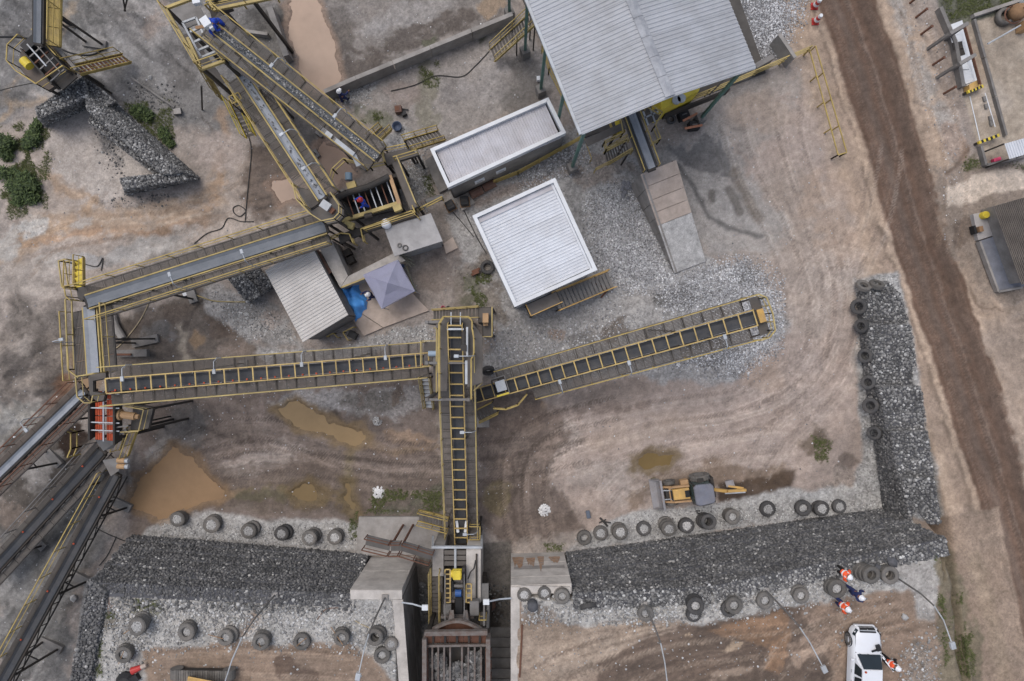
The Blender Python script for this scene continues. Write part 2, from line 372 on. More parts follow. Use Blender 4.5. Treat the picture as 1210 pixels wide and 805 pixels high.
stroke([(85, 5), (74, 22), (76, 40)], 10, (160, 140, 116), soft=5, a=0.6, brk=1); stroke([(22, 90), (10, 110), (18, 130), (0, 140)], 5, (166, 138, 104), soft=3, a=0.6)
stroke([(0, 115), (30, 125), (60, 118)], 6, (158, 136, 110), soft=4, a=0.6)
paint([(55, 140), (105, 120), (135, 150), (190, 205), (140, 232), (110, 245), (60, 215), (45, 170)], (168, 158, 150), soft=8, g=0.3)
paint([(0, 150), (60, 140), (60, 200), (110, 240), (200, 235), (330, 160), (370, 240), (330, 270), (100, 330), (85, 400), (0, 400)], (161, 148, 138), soft=14, g=0.2)
paint([(105, 110), (140, 150), (148, 205), (130, 200)], (88, 88, 89), soft=7, a=0.75, brk=1, g=0.9)
stroke([(110, 240), (150, 243), (215, 230)], 8, (96, 95, 95), soft=4, a=0.7, brk=1, g=0.9)
for pts, wd, c in (([(0, 300), (60, 262), (130, 258), (220, 250), (300, 200)], 34, (162, 138, 114)), ([(10, 290), (90, 275), (180, 272), (240, 268)], 9, (160, 122, 88)),
                   ([(60, 210), (110, 240), (80, 262), (20, 285)], 16, (164, 136, 108)), ([(262, 130), (268, 170), (258, 220), (240, 260)], 18, (160, 132, 106)), ([(20, 270), (5, 300), (30, 310)], 14, (128, 110, 92))):
    stroke(pts, wd, c, soft=8, a=0.75, warp=12, brk=1)
blob(35, 268, 22, 10, (172, 168, 163), -15, soft=5, a=0.9, g=0.5); blob(95, 262, 12, 6, (170, 164, 158), soft=4, a=0.7); blob(8, 290, 12, 22, (168, 163, 157), soft=6, a=0.8)
blob(65, 305, 22, 10, (176, 168, 160), -8, soft=6, a=0.7, brk=1); blob(105, 310, 22, 14, (160, 157, 156), soft=6, a=0.9); blob(165, 298, 45, 12, (162, 157, 153), -18, soft=7, a=0.85, brk=1)
blob(240, 262, 30, 14, (110, 98, 88), -20, soft=8, a=0.5, brk=1); blob(140, 305, 20, 12, (96, 92, 88), -20, soft=6, a=0.6, brk=1); blob(205, 300, 30, 8, (104, 100, 96), -20, soft=5, a=0.6, brk=1)
for i in range(6): stroke([(10, 250 + i * 12), (90, 245 + i * 9), (190, 246 + i * 5), (260, 225 + i * 6)], 2.5, (140, 116, 96) if i % 2 else (172, 158, 144), soft=2, a=0.5, warp=8, brk=1)
paint([(262, 165), (318, 165), (330, 215), (270, 240)], (150, 138, 129), soft=10, a=0.8); stroke([(235, 130), (255, 165), (248, 180)], 2, (70, 60, 54), soft=1.5, a=0.7)
stroke([(263, 176), (250, 186), (236, 192)], 2, (78, 64, 56), soft=1.5, a=0.6)
# west edge
paint([(0, 360), (90, 350), (95, 420), (70, 470), (0, 470)], (128, 118, 110), soft=10, g=0.3); blob(20, 425, 22, 26, (112, 104, 99), soft=8, a=0.8, brk=1); blob(45, 435, 16, 26, (146, 134, 124), 20, soft=6, a=0.8, brk=1)
stroke([(65, 450), (55, 480), (35, 485)], 8, (150, 106, 76), soft=5, a=0.6, brk=1); paint([(0, 470), (50, 480), (40, 520), (0, 545)], (134, 130, 124), soft=8); blob(15, 500, 14, 20, (104, 104, 105), soft=8, a=0.6, brk=1)
paint([(0, 540), (80, 480), (110, 520), (60, 600), (0, 650)], (92, 85, 79), soft=10); blob(88, 525, 14, 24, (62, 48, 40), 30, soft=6, a=0.8); blob(45, 560, 26, 18, (132, 126, 121), -45, soft=6, a=0.9, brk=1); blob(10, 610, 18, 20, (126, 112, 102), soft=6, a=0.8, brk=1)
paint([(0, 640), (120, 540), (150, 560), (90, 690), (80, 830), (0, 830)], (104, 102, 100), soft=12, g=0.3)
blob(55, 630, 32, 22, (84, 82, 80), -50, soft=10, a=0.8, brk=1); blob(25, 700, 26, 24, (124, 121, 118), -40, soft=10, a=0.8, brk=1); blob(105, 645, 18, 34, (116, 114, 113), 40, soft=10, a=0.9)
for i in range(9): stroke([(98 - i * 1, 690 + i * 14), (80 - i * 3, 715 + i * 13), (50 - i * 4, 745 + i * 12), (20, 790 + i * 11)], 4, ((82, 79, 77), (138, 132, 127), (120, 116, 113))[i % 3], soft=3, a=0.6, warp=10, brk=1)
for i in range(6): stroke([(128 + i * 8, 612 - i * 8), (140 + i * 5, 600 - i * 6), (150 + i * 2, 570 - i * 10)], 3, (132, 126, 121) if i % 2 else (88, 83, 79), soft=2, a=0.7, warp=6)
# -- north: between the pond and the concrete wall
paint([(285, 0), (345, 0), (350, 60), (395, 108), (500, 65), (610, 15), (620, -40), (285, -40)], (128, 121, 116), soft=8, g=0.35)
paint([(385, 60), (395, 100), (470, 70), (600, 18), (560, 10), (500, 30), (440, 60), (400, 50)], (92, 83, 77), soft=7, a=0.85, brk=1); blob(400, 30, 22, 34, (98, 91, 86), soft=9, a=0.8, brk=1)
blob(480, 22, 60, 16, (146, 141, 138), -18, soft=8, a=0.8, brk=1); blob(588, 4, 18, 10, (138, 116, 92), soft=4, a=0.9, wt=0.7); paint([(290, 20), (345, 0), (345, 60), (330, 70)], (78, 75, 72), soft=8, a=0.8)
blob(320, 60, 20, 26, (112, 108, 104), 20, soft=6, a=0.6)
paint([(390, 112), (620, 22), (660, 100), (505, 180), (460, 150)], (142, 135, 130), soft=6, warp=6, g=0.3)
paint([(505, 65), (515, 72), (520, 100), (520, 150), (505, 160), (490, 120)], (116, 112, 96), soft=6, a=0.7, brk=1); blob(540, 108, 16, 20, (118, 112, 109), soft=6, a=0.7); paint([(595, 70), (625, 60), (660, 110), (600, 140), (580, 110)], (108, 103, 99), soft=9, a=0.85)
blob(570, 95, 32, 30, (150, 143, 139), -20, soft=8, a=0.6); blob(425, 105, 24, 9, (156, 154, 153), -20, soft=6, a=0.8, g=0.8, brk=1); blob(440, 135, 26, 12, (96, 98, 76), 30, soft=6, a=0.7, brk=1); blob(478, 110, 24, 18, (140, 126, 119), soft=6, a=0.6)
blob(470, 162, 20, 14, (158, 156, 155), soft=5, a=0.9, g=0.9); blob(490, 215, 16, 24, (140, 138, 134), 20, soft=5, a=0.8, g=0.9); blob(505, 225, 8, 18, (98, 100, 78), -20, soft=4, a=0.7, brk=1); blob(515, 55, 10, 5, (80, 82, 62), -25, soft=3, a=0.8); blob(572, 45, 8, 4, (74, 76, 58), -25, soft=3, a=0.8)
# mud pool under the twin conveyors
paint([(300, 175), (350, 165), (395, 170), (410, 215), (380, 240), (300, 262), (285, 235)], (106, 93, 84), soft=8)
for i in range(9): stroke([(296, 214 + i * 5), (330, 208 + i * 5), (365, 198 + i * 5)], 2.2, (74, 66, 60) if i % 2 else (128, 112, 100), soft=1.5, a=0.7, warp=4, brk=1)
paint([(330, 120), (385, 110), (400, 160), (370, 185), (340, 165)], (90, 86, 83), soft=9, a=0.85)
# -- centre west: enclosure between the conveyors
paint([(135, 380), (250, 335), (300, 400), (320, 440), (130, 450)], (104, 94, 86), soft=9, g=0.2); blob(190, 378, 44, 18, (92, 80, 71), -15, soft=8, a=0.7, brk=1)
blob(185, 395, 22, 14, (116, 113, 111), -10, soft=8, a=0.8, brk=1); blob(160, 420, 24, 18, (86, 81, 77), soft=8, a=0.7, brk=1); stroke([(216, 388), (214, 410), (222, 425)], 8, (160, 148, 132), soft=3, a=0.8); blob(232, 405, 10, 8, (140, 114, 84), soft=4, a=0.7)
stroke([(248, 345), (228, 375), (218, 392)], 4, (74, 66, 60), soft=2, a=0.7); blob(265, 390, 26, 14, (98, 84, 74), 25, soft=5, a=0.8, brk=1); blob(280, 415, 22, 14, (122, 108, 98), soft=5, a=0.8)
paint([(240, 340), (310, 350), (360, 405), (380, 408), (500, 385), (515, 405), (330, 432), (285, 400), (245, 365)], (150, 146, 143), soft=7, g=0.6); stroke([(300, 405), (350, 410), (420, 402)], 9, (126, 112, 102), soft=6, a=0.7, brk=1); blob(318, 375, 12, 10, (156, 140, 130), soft=6, a=0.6)
# -- below the left-hand gallery
paint([(150, 470), (330, 455), (520, 445), (530, 640), (440, 650), (150, 640), (165, 560)], (114, 101, 93), soft=10, g=0.2)
paint([(300, 470), (430, 458), (505, 458), (505, 485), (470, 500), (400, 490), (350, 480)], (142, 137, 134), soft=8, a=0.9, brk=1, g=0.6); blob(440, 475, 40, 14, (96, 90, 82), soft=8, a=0.6, brk=1); blob(470, 470, 7, 13, (104, 90, 80), 20, soft=3, a=0.8)
blob(310, 548, 52, 16, (154, 142, 134), -8, soft=8, a=0.9, brk=1); blob(345, 530, 30, 10, (146, 134, 126), 10, soft=6, a=0.8, brk=1); blob(215, 510, 34, 40, (104, 100, 97), 30, soft=12, a=0.8, brk=1); blob(190, 535, 20, 16, (138, 132, 127), -30, soft=6, a=0.8, brk=1)
stroke([(392, 490), (405, 502), (418, 507)], 8, (72, 62, 55), soft=3, a=0.8); stroke([(210, 545), (250, 520), (300, 515)], 4, (78, 68, 60), soft=3, a=0.6, brk=1)
for i in range(10): stroke([(240, 530 + i * 6), (300, 512 + i * 7), (380, 520 + i * 7), (520, 530 + i * 4)], 2, (86, 75, 68) if i % 2 else (132, 118, 108), soft=1.5, a=0.55, warp=7, brk=1)
for i in range(7): stroke([(238 + i * 10, 478), (246 + i * 11, 505), (258 + i * 9, 528)], 3, (90, 80, 74) if i % 2 else (128, 116, 107), soft=2, a=0.6, warp=6, brk=1)
blob(490, 520, 36, 8, (156, 128, 100), 5, soft=6, a=0.5, brk=1); blob(470, 535, 50, 14, (98, 84, 76), soft=8, a=0.6, brk=1); paint([(445, 575), (525, 575), (525, 610), (430, 610)], (86, 86, 70), soft=7, a=0.75, brk=1, g=0.5); blob(360, 585, 20, 8, (96, 88, 64), soft=5, a=0.6, brk=1)
paint([(240, 570), (420, 565), (420, 610), (250, 605)], (98, 87, 76), soft=8, a=0.6, brk=1); stroke([(415, 560), (412, 590), (415, 620)], 12, (96, 86, 66), soft=5, a=0.8)
# -- centre
paint([(560, 470), (640, 450), (670, 520), (650, 560), (690, 630), (600, 650), (565, 620)], (106, 93, 85), soft=10, g=0.2); blob(590, 590, 18, 24, (104, 92, 66), soft=5, a=0.8); blob(590, 545, 16, 10, (120, 104, 92), soft=5, a=0.6); stroke([(560, 505), (640, 500), (700, 480)], 22, (112, 97, 88), soft=6, a=0.6, brk=1)
for i in range(7): stroke([(610 + i * 9, 530), (606 + i * 9, 580), (615 + i * 9, 640)], 2.2, (84, 73, 66) if i % 2 else (126, 111, 101), soft=2, a=0.6, warp=5, brk=1)
stroke([(604, 540), (608, 590), (616, 640)], 4, (72, 62, 56), soft=3, a=0.7); blob(655, 478, 20, 8, (146, 118, 92), -10, soft=4, a=0.9, wt=0.5)
paint([(520, 180), (690, 150), (760, 190), (840, 310), (900, 330), (940, 370), (930, 430), (860, 460), (700, 460), (560, 440), (590, 390), (540, 330)], (150, 147, 145), soft=10, g=0.6)
paint([(545, 320), (575, 300), (605, 380), (560, 400), (530, 380)], (112, 102, 92), soft=8, a=0.8, brk=1); blob(560, 350, 14, 18, (88, 90, 70), soft=6, a=0.6, brk=1); blob(520, 320, 30, 30, (124, 112, 104), soft=10, a=0.8, brk=1)
paint([(660, 175), (740, 190), (755, 210), (690, 230)], (140, 128, 119), soft=8, a=0.8, brk=1); stroke([(540, 245), (600, 225), (680, 195)], 12, (150, 130, 116), soft=6, a=0.6, brk=1)
blob(640, 195, 40, 12, (146, 143, 141), -20, soft=6, a=0.9, g=0.9); paint([(690, 240), (740, 215), (770, 240), (800, 330), (760, 345), (700, 310)], (152, 151, 151), soft=10, a=0.9, g=1.0)
paint([(770, 345), (830, 320), (880, 310), (925, 340), (920, 420), (870, 445), (800, 420), (840, 370), (780, 370)], (140, 139, 139), soft=12, a=0.9, g=1.0); blob(800, 352, 30, 12, (92, 90, 88), -15, soft=6, a=0.8, g=1); blob(885, 328, 22, 12, (88, 87, 84), soft=6, a=0.8, g=1); blob(840, 415, 34, 18, (92, 90, 88), soft=7, a=0.8, g=1)
blob(728, 392, 13, 14, (96, 86, 78), soft=4, a=0.8); blob(655, 395, 12, 8, (136, 116, 102), soft=4, a=0.7); blob(690, 400, 22, 14, (112, 108, 105), soft=7, a=0.7, brk=1)
# -- east yard
paint([(640, 470), (700, 440), (860, 455), (935, 400), (920, 330), (850, 250), (870, 180), (850, 120), (950, 75), (985, 185), (1030, 300), (1005, 335), (1010, 400), (1035, 560), (1000, 590), (900, 600), (780, 600), (690, 640), (650, 560), (680, 520)], (156, 140, 130), soft=10, g=0.1)
blob(950, 300, 60, 110, (152, 139, 128), -15, soft=20, a=0.6); blob(990, 430, 18, 100, (156, 138, 126), 0, soft=12, a=0.6); blob(700, 470, 70, 18, (132, 118, 108), -12, soft=9, a=0.7, brk=1); stroke([(560, 470), (660, 490), (760, 480)], 16, (112, 96, 86), soft=6, a=0.6, brk=1)
for i in range(8): stroke([(860, 470 + i * 7), (930, 440 + i * 9), (985, 380 + i * 10), (1000, 300)], 2, (128, 115, 106) if i % 2 else (164, 150, 141), soft=1.5, a=0.45, warp=6, brk=1)
for i in range(6): stroke([(880 + i * 9, 110), (900 + i * 11, 190), (940 + i * 10, 290), (945 + i * 9, 380)], 2.2, (130, 116, 106) if i % 2 else (166, 150, 138), soft=1.5, a=0.45, warp=6, brk=1)
blob(735, 570, 70, 26, (158, 146, 138), 5, soft=12, a=0.7, brk=1); stroke([(690, 530), (770, 520), (840, 500)], 8, (136, 122, 112), soft=5, a=0.5, brk=1)
paint([(740, 580), (790, 560), (850, 545), (930, 555), (935, 585), (870, 570), (770, 590), (750, 605)], (116, 98, 82), soft=7, a=0.8, brk=1); paint([(845, 572), (890, 566), (940, 556), (936, 580), (892, 590), (850, 594)], (72, 57, 44), soft=5, a=0.9, warp=6); blob(968, 525, 18, 22, (104, 90, 76), 15, soft=7, a=0.85, brk=1); blob(1005, 550, 12, 12, (92, 80, 72), soft=6, a=0.6, brk=1); blob(995, 570, 26, 14, (128, 118, 110), soft=6, a=0.6, brk=1, g=0.8)
# stains beside the loading ramp
paint([(790, 178), (830, 160), (850, 175), (862, 210), (838, 200), (800, 190)], (112, 109, 108), soft=6, a=0.9); paint([(805, 195), (840, 185), (855, 215), (900, 262), (905, 280), (875, 275), (840, 255), (815, 225)], (150, 146, 143), soft=5, a=0.8)
stroke([(800, 195), (820, 222), (838, 255), (860, 268), (898, 280)], 6, (104, 101, 99), soft=3, a=0.85); stroke([(868, 205), (880, 230), (898, 258)], 13, (118, 111, 104), soft=4, a=0.8); stroke([(862, 225), (875, 250)], 10, (106, 100, 95), soft=3, a=0.7); blob(842, 232, 5, 8, (108, 103, 98), soft=3, a=0.8); stroke([(905, 262), (918, 272), (915, 282)], 5, (116, 108, 100), soft=3, a=0.7)
paint([(815, 80), (900, 90), (945, 75), (955, 110), (885, 200), (870, 170), (835, 150)], (146, 139, 133), soft=10, a=0.7, brk=1)
# gravel by the shed's north-east end
paint([(850, -40), (965, -40), (955, 20), (925, 70), (895, 78), (870, 20)], (106, 105, 106), soft=5, warp=6, g=1.0)
paint([(955, 0), (985, 0), (1020, 120), (1030, 200), (985, 190), (960, 70), (930, 40)], (140, 131, 124), soft=8, g=0.5); stroke([(955, 60), (985, 130), (1000, 190)], 9, (150, 146, 142), soft=5, a=0.7, g=0.8, brk=1)
# -- haul road and its verges
RD = [(960, -120), (1000, 0), (1032, 90), (1062, 190), (1090, 290), (1128, 400), (1165, 510), (1195, 610), (1222, 700), (1250, 800), (1290, 950)]
stroke(RD, 150, (166, 144, 124), soft=16, warp=14, g=0.15)
stroke([(x - 52, y) for x, y in RD], 16, (146, 126, 110), soft=7, warp=6, brk=1, a=0.7); stroke([(x - 44, y) for x, y in RD], 5, (104, 88, 76), soft=2.5, warp=5, brk=1, a=0.6)
stroke(RD, 66, (101, 79, 65), soft=2.5, warp=4, g=0.06); stroke(RD[:5], 66, (95, 74, 61), soft=6, warp=6, a=0.5); stroke([(x + 4, y) for x, y in RD], 4, (116, 102, 92), soft=4, a=0.5, warp=5, brk=1); stroke([(x - 14, y) for x, y in RD], 10, (108, 95, 86), soft=5, a=0.5, warp=3); stroke([(x + 20, y) for x, y in RD], 10, (86, 73, 64), soft=5, a=0.5, warp=3); stroke([(x + 28, y) for x, y in RD], 8, (118, 100, 86), soft=5, a=0.4, warp=3, brk=1)
stroke([(1062, 0), (1090, 90), (1125, 160), (1130, 210)], 22, (148, 143, 138), soft=8, warp=8, a=0.8, g=0.5, brk=1); stroke([(1056, -20), (1078, 60), (1085, 120), (1102, 128), (1140, 124)], 4, (110, 98, 88), soft=3, a=0.7, brk=1); stroke([(1095, -10), (1125, 100), (1150, 160)], 8, (140, 124, 112), soft=5, a=0.6)
paint([(1105, -20), (1260, -20), (1260, 10), (1115, 32)], (96, 96, 82), soft=4, warp=4, g=0.5); paint([(1118, 34), (1260, 0), (1260, 185), (1160, 188), (1140, 120)], (156, 142, 126), soft=3, warp=2, g=0.05); blob(1180, 120, 22, 20, (172, 160, 148), soft=14, a=0.6); blob(1130, 165, 16, 26, (142, 116, 98), -20, soft=8, a=0.6, brk=1)
paint([(1100, 200), (1140, 190), (1250, 195), (1250, 360), (1160, 350), (1120, 280)], (132, 118, 106), soft=8, g=0.3); paint([(1118, 225), (1160, 205), (1200, 198), (1230, 215), (1190, 225), (1150, 240), (1120, 243)], (186, 170, 154), soft=4, warp=5, a=1); stroke([(1120, 205), (1135, 190), (1142, 175)], 7, (96, 78, 66), soft=3, a=0.7); blob(1150, 192, 10, 12, (104, 96, 78), soft=4, a=0.7, brk=1); blob(1140, 275, 12, 18, (98, 84, 74), soft=5, a=0.7, brk=1)
stroke([(1140, 300), (1150, 340), (1175, 370), (1215, 362)], 12, (146, 128, 112), soft=4, a=0.8); stroke([(1146, 340), (1160, 360), (1185, 365)], 3, (98, 80, 66), soft=2, a=0.7); stroke([(1115, 330), (1135, 385), (1145, 430), (1160, 470)], 4, (104, 88, 76), soft=3, a=0.6, brk=1); paint([(1160, 380), (1260, 360), (1260, 640), (1220, 600), (1180, 460)], (150, 132, 117), soft=8)
# -- strip of pale gravel in front of the walls, on the lower level
paint([(178, 622), (205, 600), (300, 612), (420, 618), (440, 655), (165, 638)], (156, 153, 150), soft=5, warp=6, g=0.6); stroke([(180, 632), (440, 654)], 4, (104, 98, 92), soft=2, a=0.6); paint([(180, 600), (215, 605), (205, 615)], (98, 96, 74), soft=5, a=0.7)
paint([(668, 655), (685, 632), (750, 605), (860, 592), (930, 578), (1000, 575), (1045, 602)], (158, 156, 154), soft=5, warp=6, g=0.55); paint([(1010, 330), (1060, 322), (1080, 400), (1118, 620), (1100, 640), (1000, 600), (1020, 540)], (150, 148, 146), soft=5, warp=5, g=0.8); blob(640, 655, 50, 20, (138, 128, 120), soft=8, a=0.6, brk=1)
# -- upper platform, west
paint([(100, 690), (480, 690), (480, 1000), (60, 1000)], (160, 157, 153), soft=3, warp=3, g=0.6); paint([(172, 790), (165, 770), (260, 758), (330, 765), (400, 758), (440, 775), (470, 815), (470, 1000), (150, 1000)], (136, 116, 99), soft=5, warp=8, g=0.15); blob(340, 785, 16, 14, (92, 75, 64), soft=4, a=0.85); blob(360, 800, 16, 10, (92, 75, 64), soft=4, a=0.8)
tracks([(180, 778), (300, 775), (420, 780)], (112, 95, 82), n=6, gap=5, wd=1.6, a=0.6); stroke([(300, 730), (285, 750), (270, 762)], 12, (142, 122, 106), soft=5, a=0.8); blob(180, 712, 20, 10, (104, 104, 84), soft=6, a=0.7, brk=1); blob(127, 712, 6, 16, (124, 94, 82), soft=4, a=0.8); blob(112, 780, 8, 28, (98, 98, 70), 12, soft=5, a=0.8, brk=1); blob(130, 730, 12, 12, (112, 104, 90), soft=6, a=0.7, brk=1); blob(300, 715, 60, 8, (124, 120, 114), soft=5, a=0.8, brk=1, g=0.9)
# -- upper platform, east
paint([(600, 690), (1180, 600), (1260, 1000), (600, 1000)], (140, 121, 105), soft=3, warp=3, g=0.3); paint([(612, 705), (700, 705), (900, 690), (1060, 660), (1105, 650), (1112, 690), (1070, 695), (1000, 705), (960, 718), (830, 738), (700, 740), (618, 735)], (164, 161, 157), soft=5, warp=7, g=0.5)
blob(640, 735, 24, 20, (120, 104, 90), soft=6, a=0.7, brk=1); paint([(620, 745), (800, 735), (820, 745), (700, 800), (620, 830)], (150, 132, 115), soft=6, a=0.9); paint([(705, 790), (770, 752), (800, 740), (960, 712), (965, 740), (1000, 800), (990, 840), (700, 840)], (98, 82, 70), soft=5, warp=8, g=0.15, wt=0.35)
for i in range(8): stroke([(640, 800 - i * 8), (720, 770 - i * 5), (800, 745 - i * 2)], 2.2, (116, 99, 85) if i % 2 else (160, 142, 125), soft=1.5, a=0.6, warp=4, brk=1)
for i in range(10): stroke([(700 + i * 8, 830), (780 + i * 10, 785), (900 + i * 8, 752)], 2, (84, 70, 60) if i % 2 else (118, 99, 84), soft=1.5, a=0.6, warp=5, brk=1)
paint([(830, 745), (880, 730), (930, 722), (938, 745), (930, 775), (920, 800), (900, 790), (910, 765), (870, 752)], (134, 104, 78), soft=3, warp=8, a=0.95, g=0.02, wt=0.4); blob(862, 760, 14, 5, (162, 140, 116), -5, soft=2, a=0.9); blob(815, 755, 4, 3, (168, 144, 118), soft=1.5, a=0.9); blob(960, 770, 26, 24, (146, 124, 106), -20, soft=5, a=0.9); paint([(950, 780), (975, 770), (1000, 805), (960, 830)], (84, 70, 60), soft=4, a=0.8, wt=0.4); blob(860, 795, 26, 8, (150, 130, 112), -10, soft=4, a=0.8)
paint([(955, 715), (1075, 695), (1095, 760), (1080, 830), (1000, 830), (960, 740)], (134, 113, 96), soft=6, a=0.9, g=0.2); paint([(1050, 665), (1100, 660), (1110, 705), (1105, 735), (1085, 730), (1080, 700)], (158, 153, 148), soft=4, warp=4, g=0.4); blob(1085, 790, 24, 40, (130, 120, 110), soft=9, a=0.8, brk=1, g=0.8); paint([(1105, 650), (1125, 640), (1160, 760), (1160, 830), (1115, 830), (1112, 720)], (112, 104, 84), soft=6, a=0.8, brk=1); stroke([(1155, 660), (1180, 760), (1200, 850)], 20, (146, 128, 108), soft=6, a=0.6)
# pit floor
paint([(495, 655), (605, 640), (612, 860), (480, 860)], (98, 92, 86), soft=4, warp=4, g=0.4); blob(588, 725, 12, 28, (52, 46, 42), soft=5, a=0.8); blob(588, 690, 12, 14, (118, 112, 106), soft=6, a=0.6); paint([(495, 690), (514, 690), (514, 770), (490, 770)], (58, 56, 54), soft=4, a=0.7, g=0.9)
paint([(765, 190), (850, 140), (880, 200), (935, 275), (905, 300), (840, 300), (800, 240)], (150, 145, 141), soft=12, a=.8)
paint([(790, 178), (830, 160), (850, 175), (866, 214), (838, 200), (800, 190)], (108, 105, 104), soft=5, a=.9); stroke([(800, 195), (820, 222), (838, 255), (860, 268), (898, 280)], 5, (98, 95, 93), soft=2, a=.9, warp=3); stroke([(868, 205), (880, 230), (898, 258)], 13, (114, 106, 98), soft=3, a=.85, warp=4); stroke([(862, 225), (875, 250)], 10, (102, 96, 90), soft=2, a=.8, warp=3); blob(842, 232, 5, 8, (104, 99, 94), soft=2, a=.85, warp=3); stroke([(848, 184), (858, 205), (868, 214), (878, 206)], 3, (104, 100, 97), soft=2, a=.8, warp=3)
# silt striations and rock faces on the west side
def streak(pts, ang, sc, amp, seed, ratio=5, soft=20):
    global col
    d = sdpoly(PX, PY, pts); sel = np.where(d > -soft)[0]; ca, sa = math.cos(math.radians(ang)), math.sin(math.radians(ang))
    x, y = gx[sel] + n1[sel] * 1.5, gy[sel] + n2[sel] * 1.5; u = x * ca + y * sa; v = -x * sa + y * ca
    f = fbm(u / ratio, v, sc, seed, 5, .65) - .5; col[sel] *= (1 + amp * f * sstep(-soft, soft, d[sel]) * (.5 + fbm(x, y, .4, seed + 9, 3)))[:, None]
blob(150, 190, 14, 30, (176, 166, 157), -20, soft=8, a=.6, brk=1); blob(85, 160, 26, 16, (172, 160, 151), soft=8, a=.6); blob(30, 330, 40, 26, (160, 150, 141), soft=12, a=.6); blob(180, 292, 60, 14, (170, 164, 159), -16, soft=8, a=.6, brk=1); blob(262, 180, 30, 26, (162, 148, 140), soft=10, a=.7)
paint([(-40, -40), (75, -40), (60, 60), (40, 118), (-40, 125)], (94, 92, 91), soft=14, a=.75, brk=1)
streak([(-40, -40), (270, -40), (240, 100), (150, 120), (-40, 130)], -42, 1.9, 1.9, 201); streak([(-60, 330), (95, 340), (95, 470), (-60, 560)], -60, 1.2, 1.7, 211, 2); streak([(-60, 560), (140, 560), (110, 680), (80, 900), (-60, 900)], 55, 1.4, 1.7, 221, 4); streak([(160, 455), (530, 440), (530, 610), (160, 610)], -8, 1.3, 1.0, 231, 5); streak([(40, 240), (300, 190), (330, 260), (60, 330)], 12, 1.3, 1.0, 241, 5); streak([(560, 460), (700, 440), (680, 640), (560, 640)], 70, 1.4, .9, 251, 5); streak([(130, 340), (330, 330), (330, 440), (130, 445)], 20, 1.0, 1.3, 261, 2); streak([(960, -40), (1260, -40), (1300, 820), (1200, 820), (1020, 330)], -72, 1.5, .7, 271, 7); streak([(640, 440), (1020, 300), (1040, 600), (660, 640)], 15, 1.1, .6, 281, 4); streak([(610, 735), (1110, 700), (1110, 830), (610, 830)], 12, 1.6, .9, 291, 6)
blob(48, 428, 12, 26, (162, 150, 140), 25, soft=4, a=.8); blob(20, 408, 12, 14, (150, 140, 132), soft=4, a=.7); blob(62, 455, 8, 14, (146, 108, 80), 20, soft=4, a=.7); blob(14, 492, 18, 12, (152, 148, 142), soft=5, a=.7, brk=1); blob(86, 520, 12, 26, (58, 44, 36), 35, soft=4, a=.85); blob(55, 550, 16, 26, (146, 140, 135), 40, soft=5, a=.8)
paint([(170, 600), (190, 545), (260, 550), (430, 545), (520, 570), (430, 612), (300, 600), (230, 610)], (94, 80, 70), soft=10, a=.65, brk=1, wt=.4); stroke([(255, 582), (330, 580), (400, 590), (418, 600)], 10, (132, 110, 82), soft=4, a=.7, brk=1, wt=.5); stroke([(420, 520), (470, 535), (520, 530)], 8, (132, 110, 84), soft=4, a=.6, brk=1)
blob(330, 588, 70, 9, (92, 86, 62), 2, soft=6, a=.7, brk=1); stroke([(415, 528), (413, 548), (414, 568)], 9, (112, 100, 72), soft=4, a=.7, warp=4); stroke([(245, 585), (262, 590), (275, 584)], 8, (138, 112, 84), soft=3, a=.8, warp=4)
# wheel ruts with tread marks
def rut(pts, c, gauge=26, wd=6.5, a=0.45, tread=3.2, warp=2.5):
    q = []
    for i in range(len(pts) - 1):
        p0 = pts[max(i - 1, 0)]; p1 = pts[i]; p2 = pts[i + 1]; p3 = pts[min(i + 2, len(pts) - 1)]
        for k in range(8):
            t = k / 8; q.append(tuple(.5 * (2 * b + (c_ - a_) * t + (2 * a_ - 5 * b + 4 * c_ - d_) * t * t + (3 * b - a_ - 3 * c_ + d_) * t ** 3) for a_, b, c_, d_ in zip(p0, p1, p2, p3)))
    q.append(pts[-1]); x0 = min(p[0] for p in q) - 30; x1 = max(p[0] for p in q) + 30; y0 = min(p[1] for p in q) - 30; y1 = max(p[1] for p in q) + 30
    sel = np.where((PX > x0) & (PX < x1) & (PY > y0) & (PY < y1))[0]
    X = PX[sel] + n1[sel] * warp * 2; Y = PY[sel] + n2[sel] * warp * 2; best = np.full(len(sel), 1e9); off = np.zeros(len(sel)); arc = np.zeros(len(sel)); s0 = 0
    for (ax, ay), (bx, by) in zip(q[:-1], q[1:]):
        ex, ey = bx - ax, by - ay; l = math.hypot(ex, ey)
        if l < 1e-6: continue
        t = np.clip(((X - ax) * ex + (Y - ay) * ey) / (l * l), 0, 1); d = (X - ax - ex * t) ** 2 + (Y - ay - ey * t) ** 2; m = d < best
        best = np.where(m, d, best); off = np.where(m, ((X - ax) * ey - (Y - ay) * ex) / l, off); arc = np.where(m, s0 + l * t, arc); s0 += l
    o = np.abs(np.abs(off) - gauge / 2); m = sstep(wd / 2 + .8, wd / 2 - .8, o) * (best < (gauge / 2 + wd) ** 2) * sstep(0, 14, arc) * sstep(s0, s0 - 14, arc)
    m = m * (0.55 + 0.45 * np.sign(np.sin((arc + 0.8 * np.abs(o)) * 6.283 / tread))) * (0.35 + 1.1 * np.clip(nb[sel], 0, 1)); edge = sstep(1.6, .2, np.abs(o - wd / 2)) * (best < (gauge / 2 + wd) ** 2) * sstep(0, 14, arc) * sstep(s0, s0 - 14, arc) * .25
    cc = np.array(lin(c)); m = (m * a)[:, None]; col[sel] = col[sel] * (1 - m) + cc * m; col[sel] *= (1 + .5 * edge)[:, None]
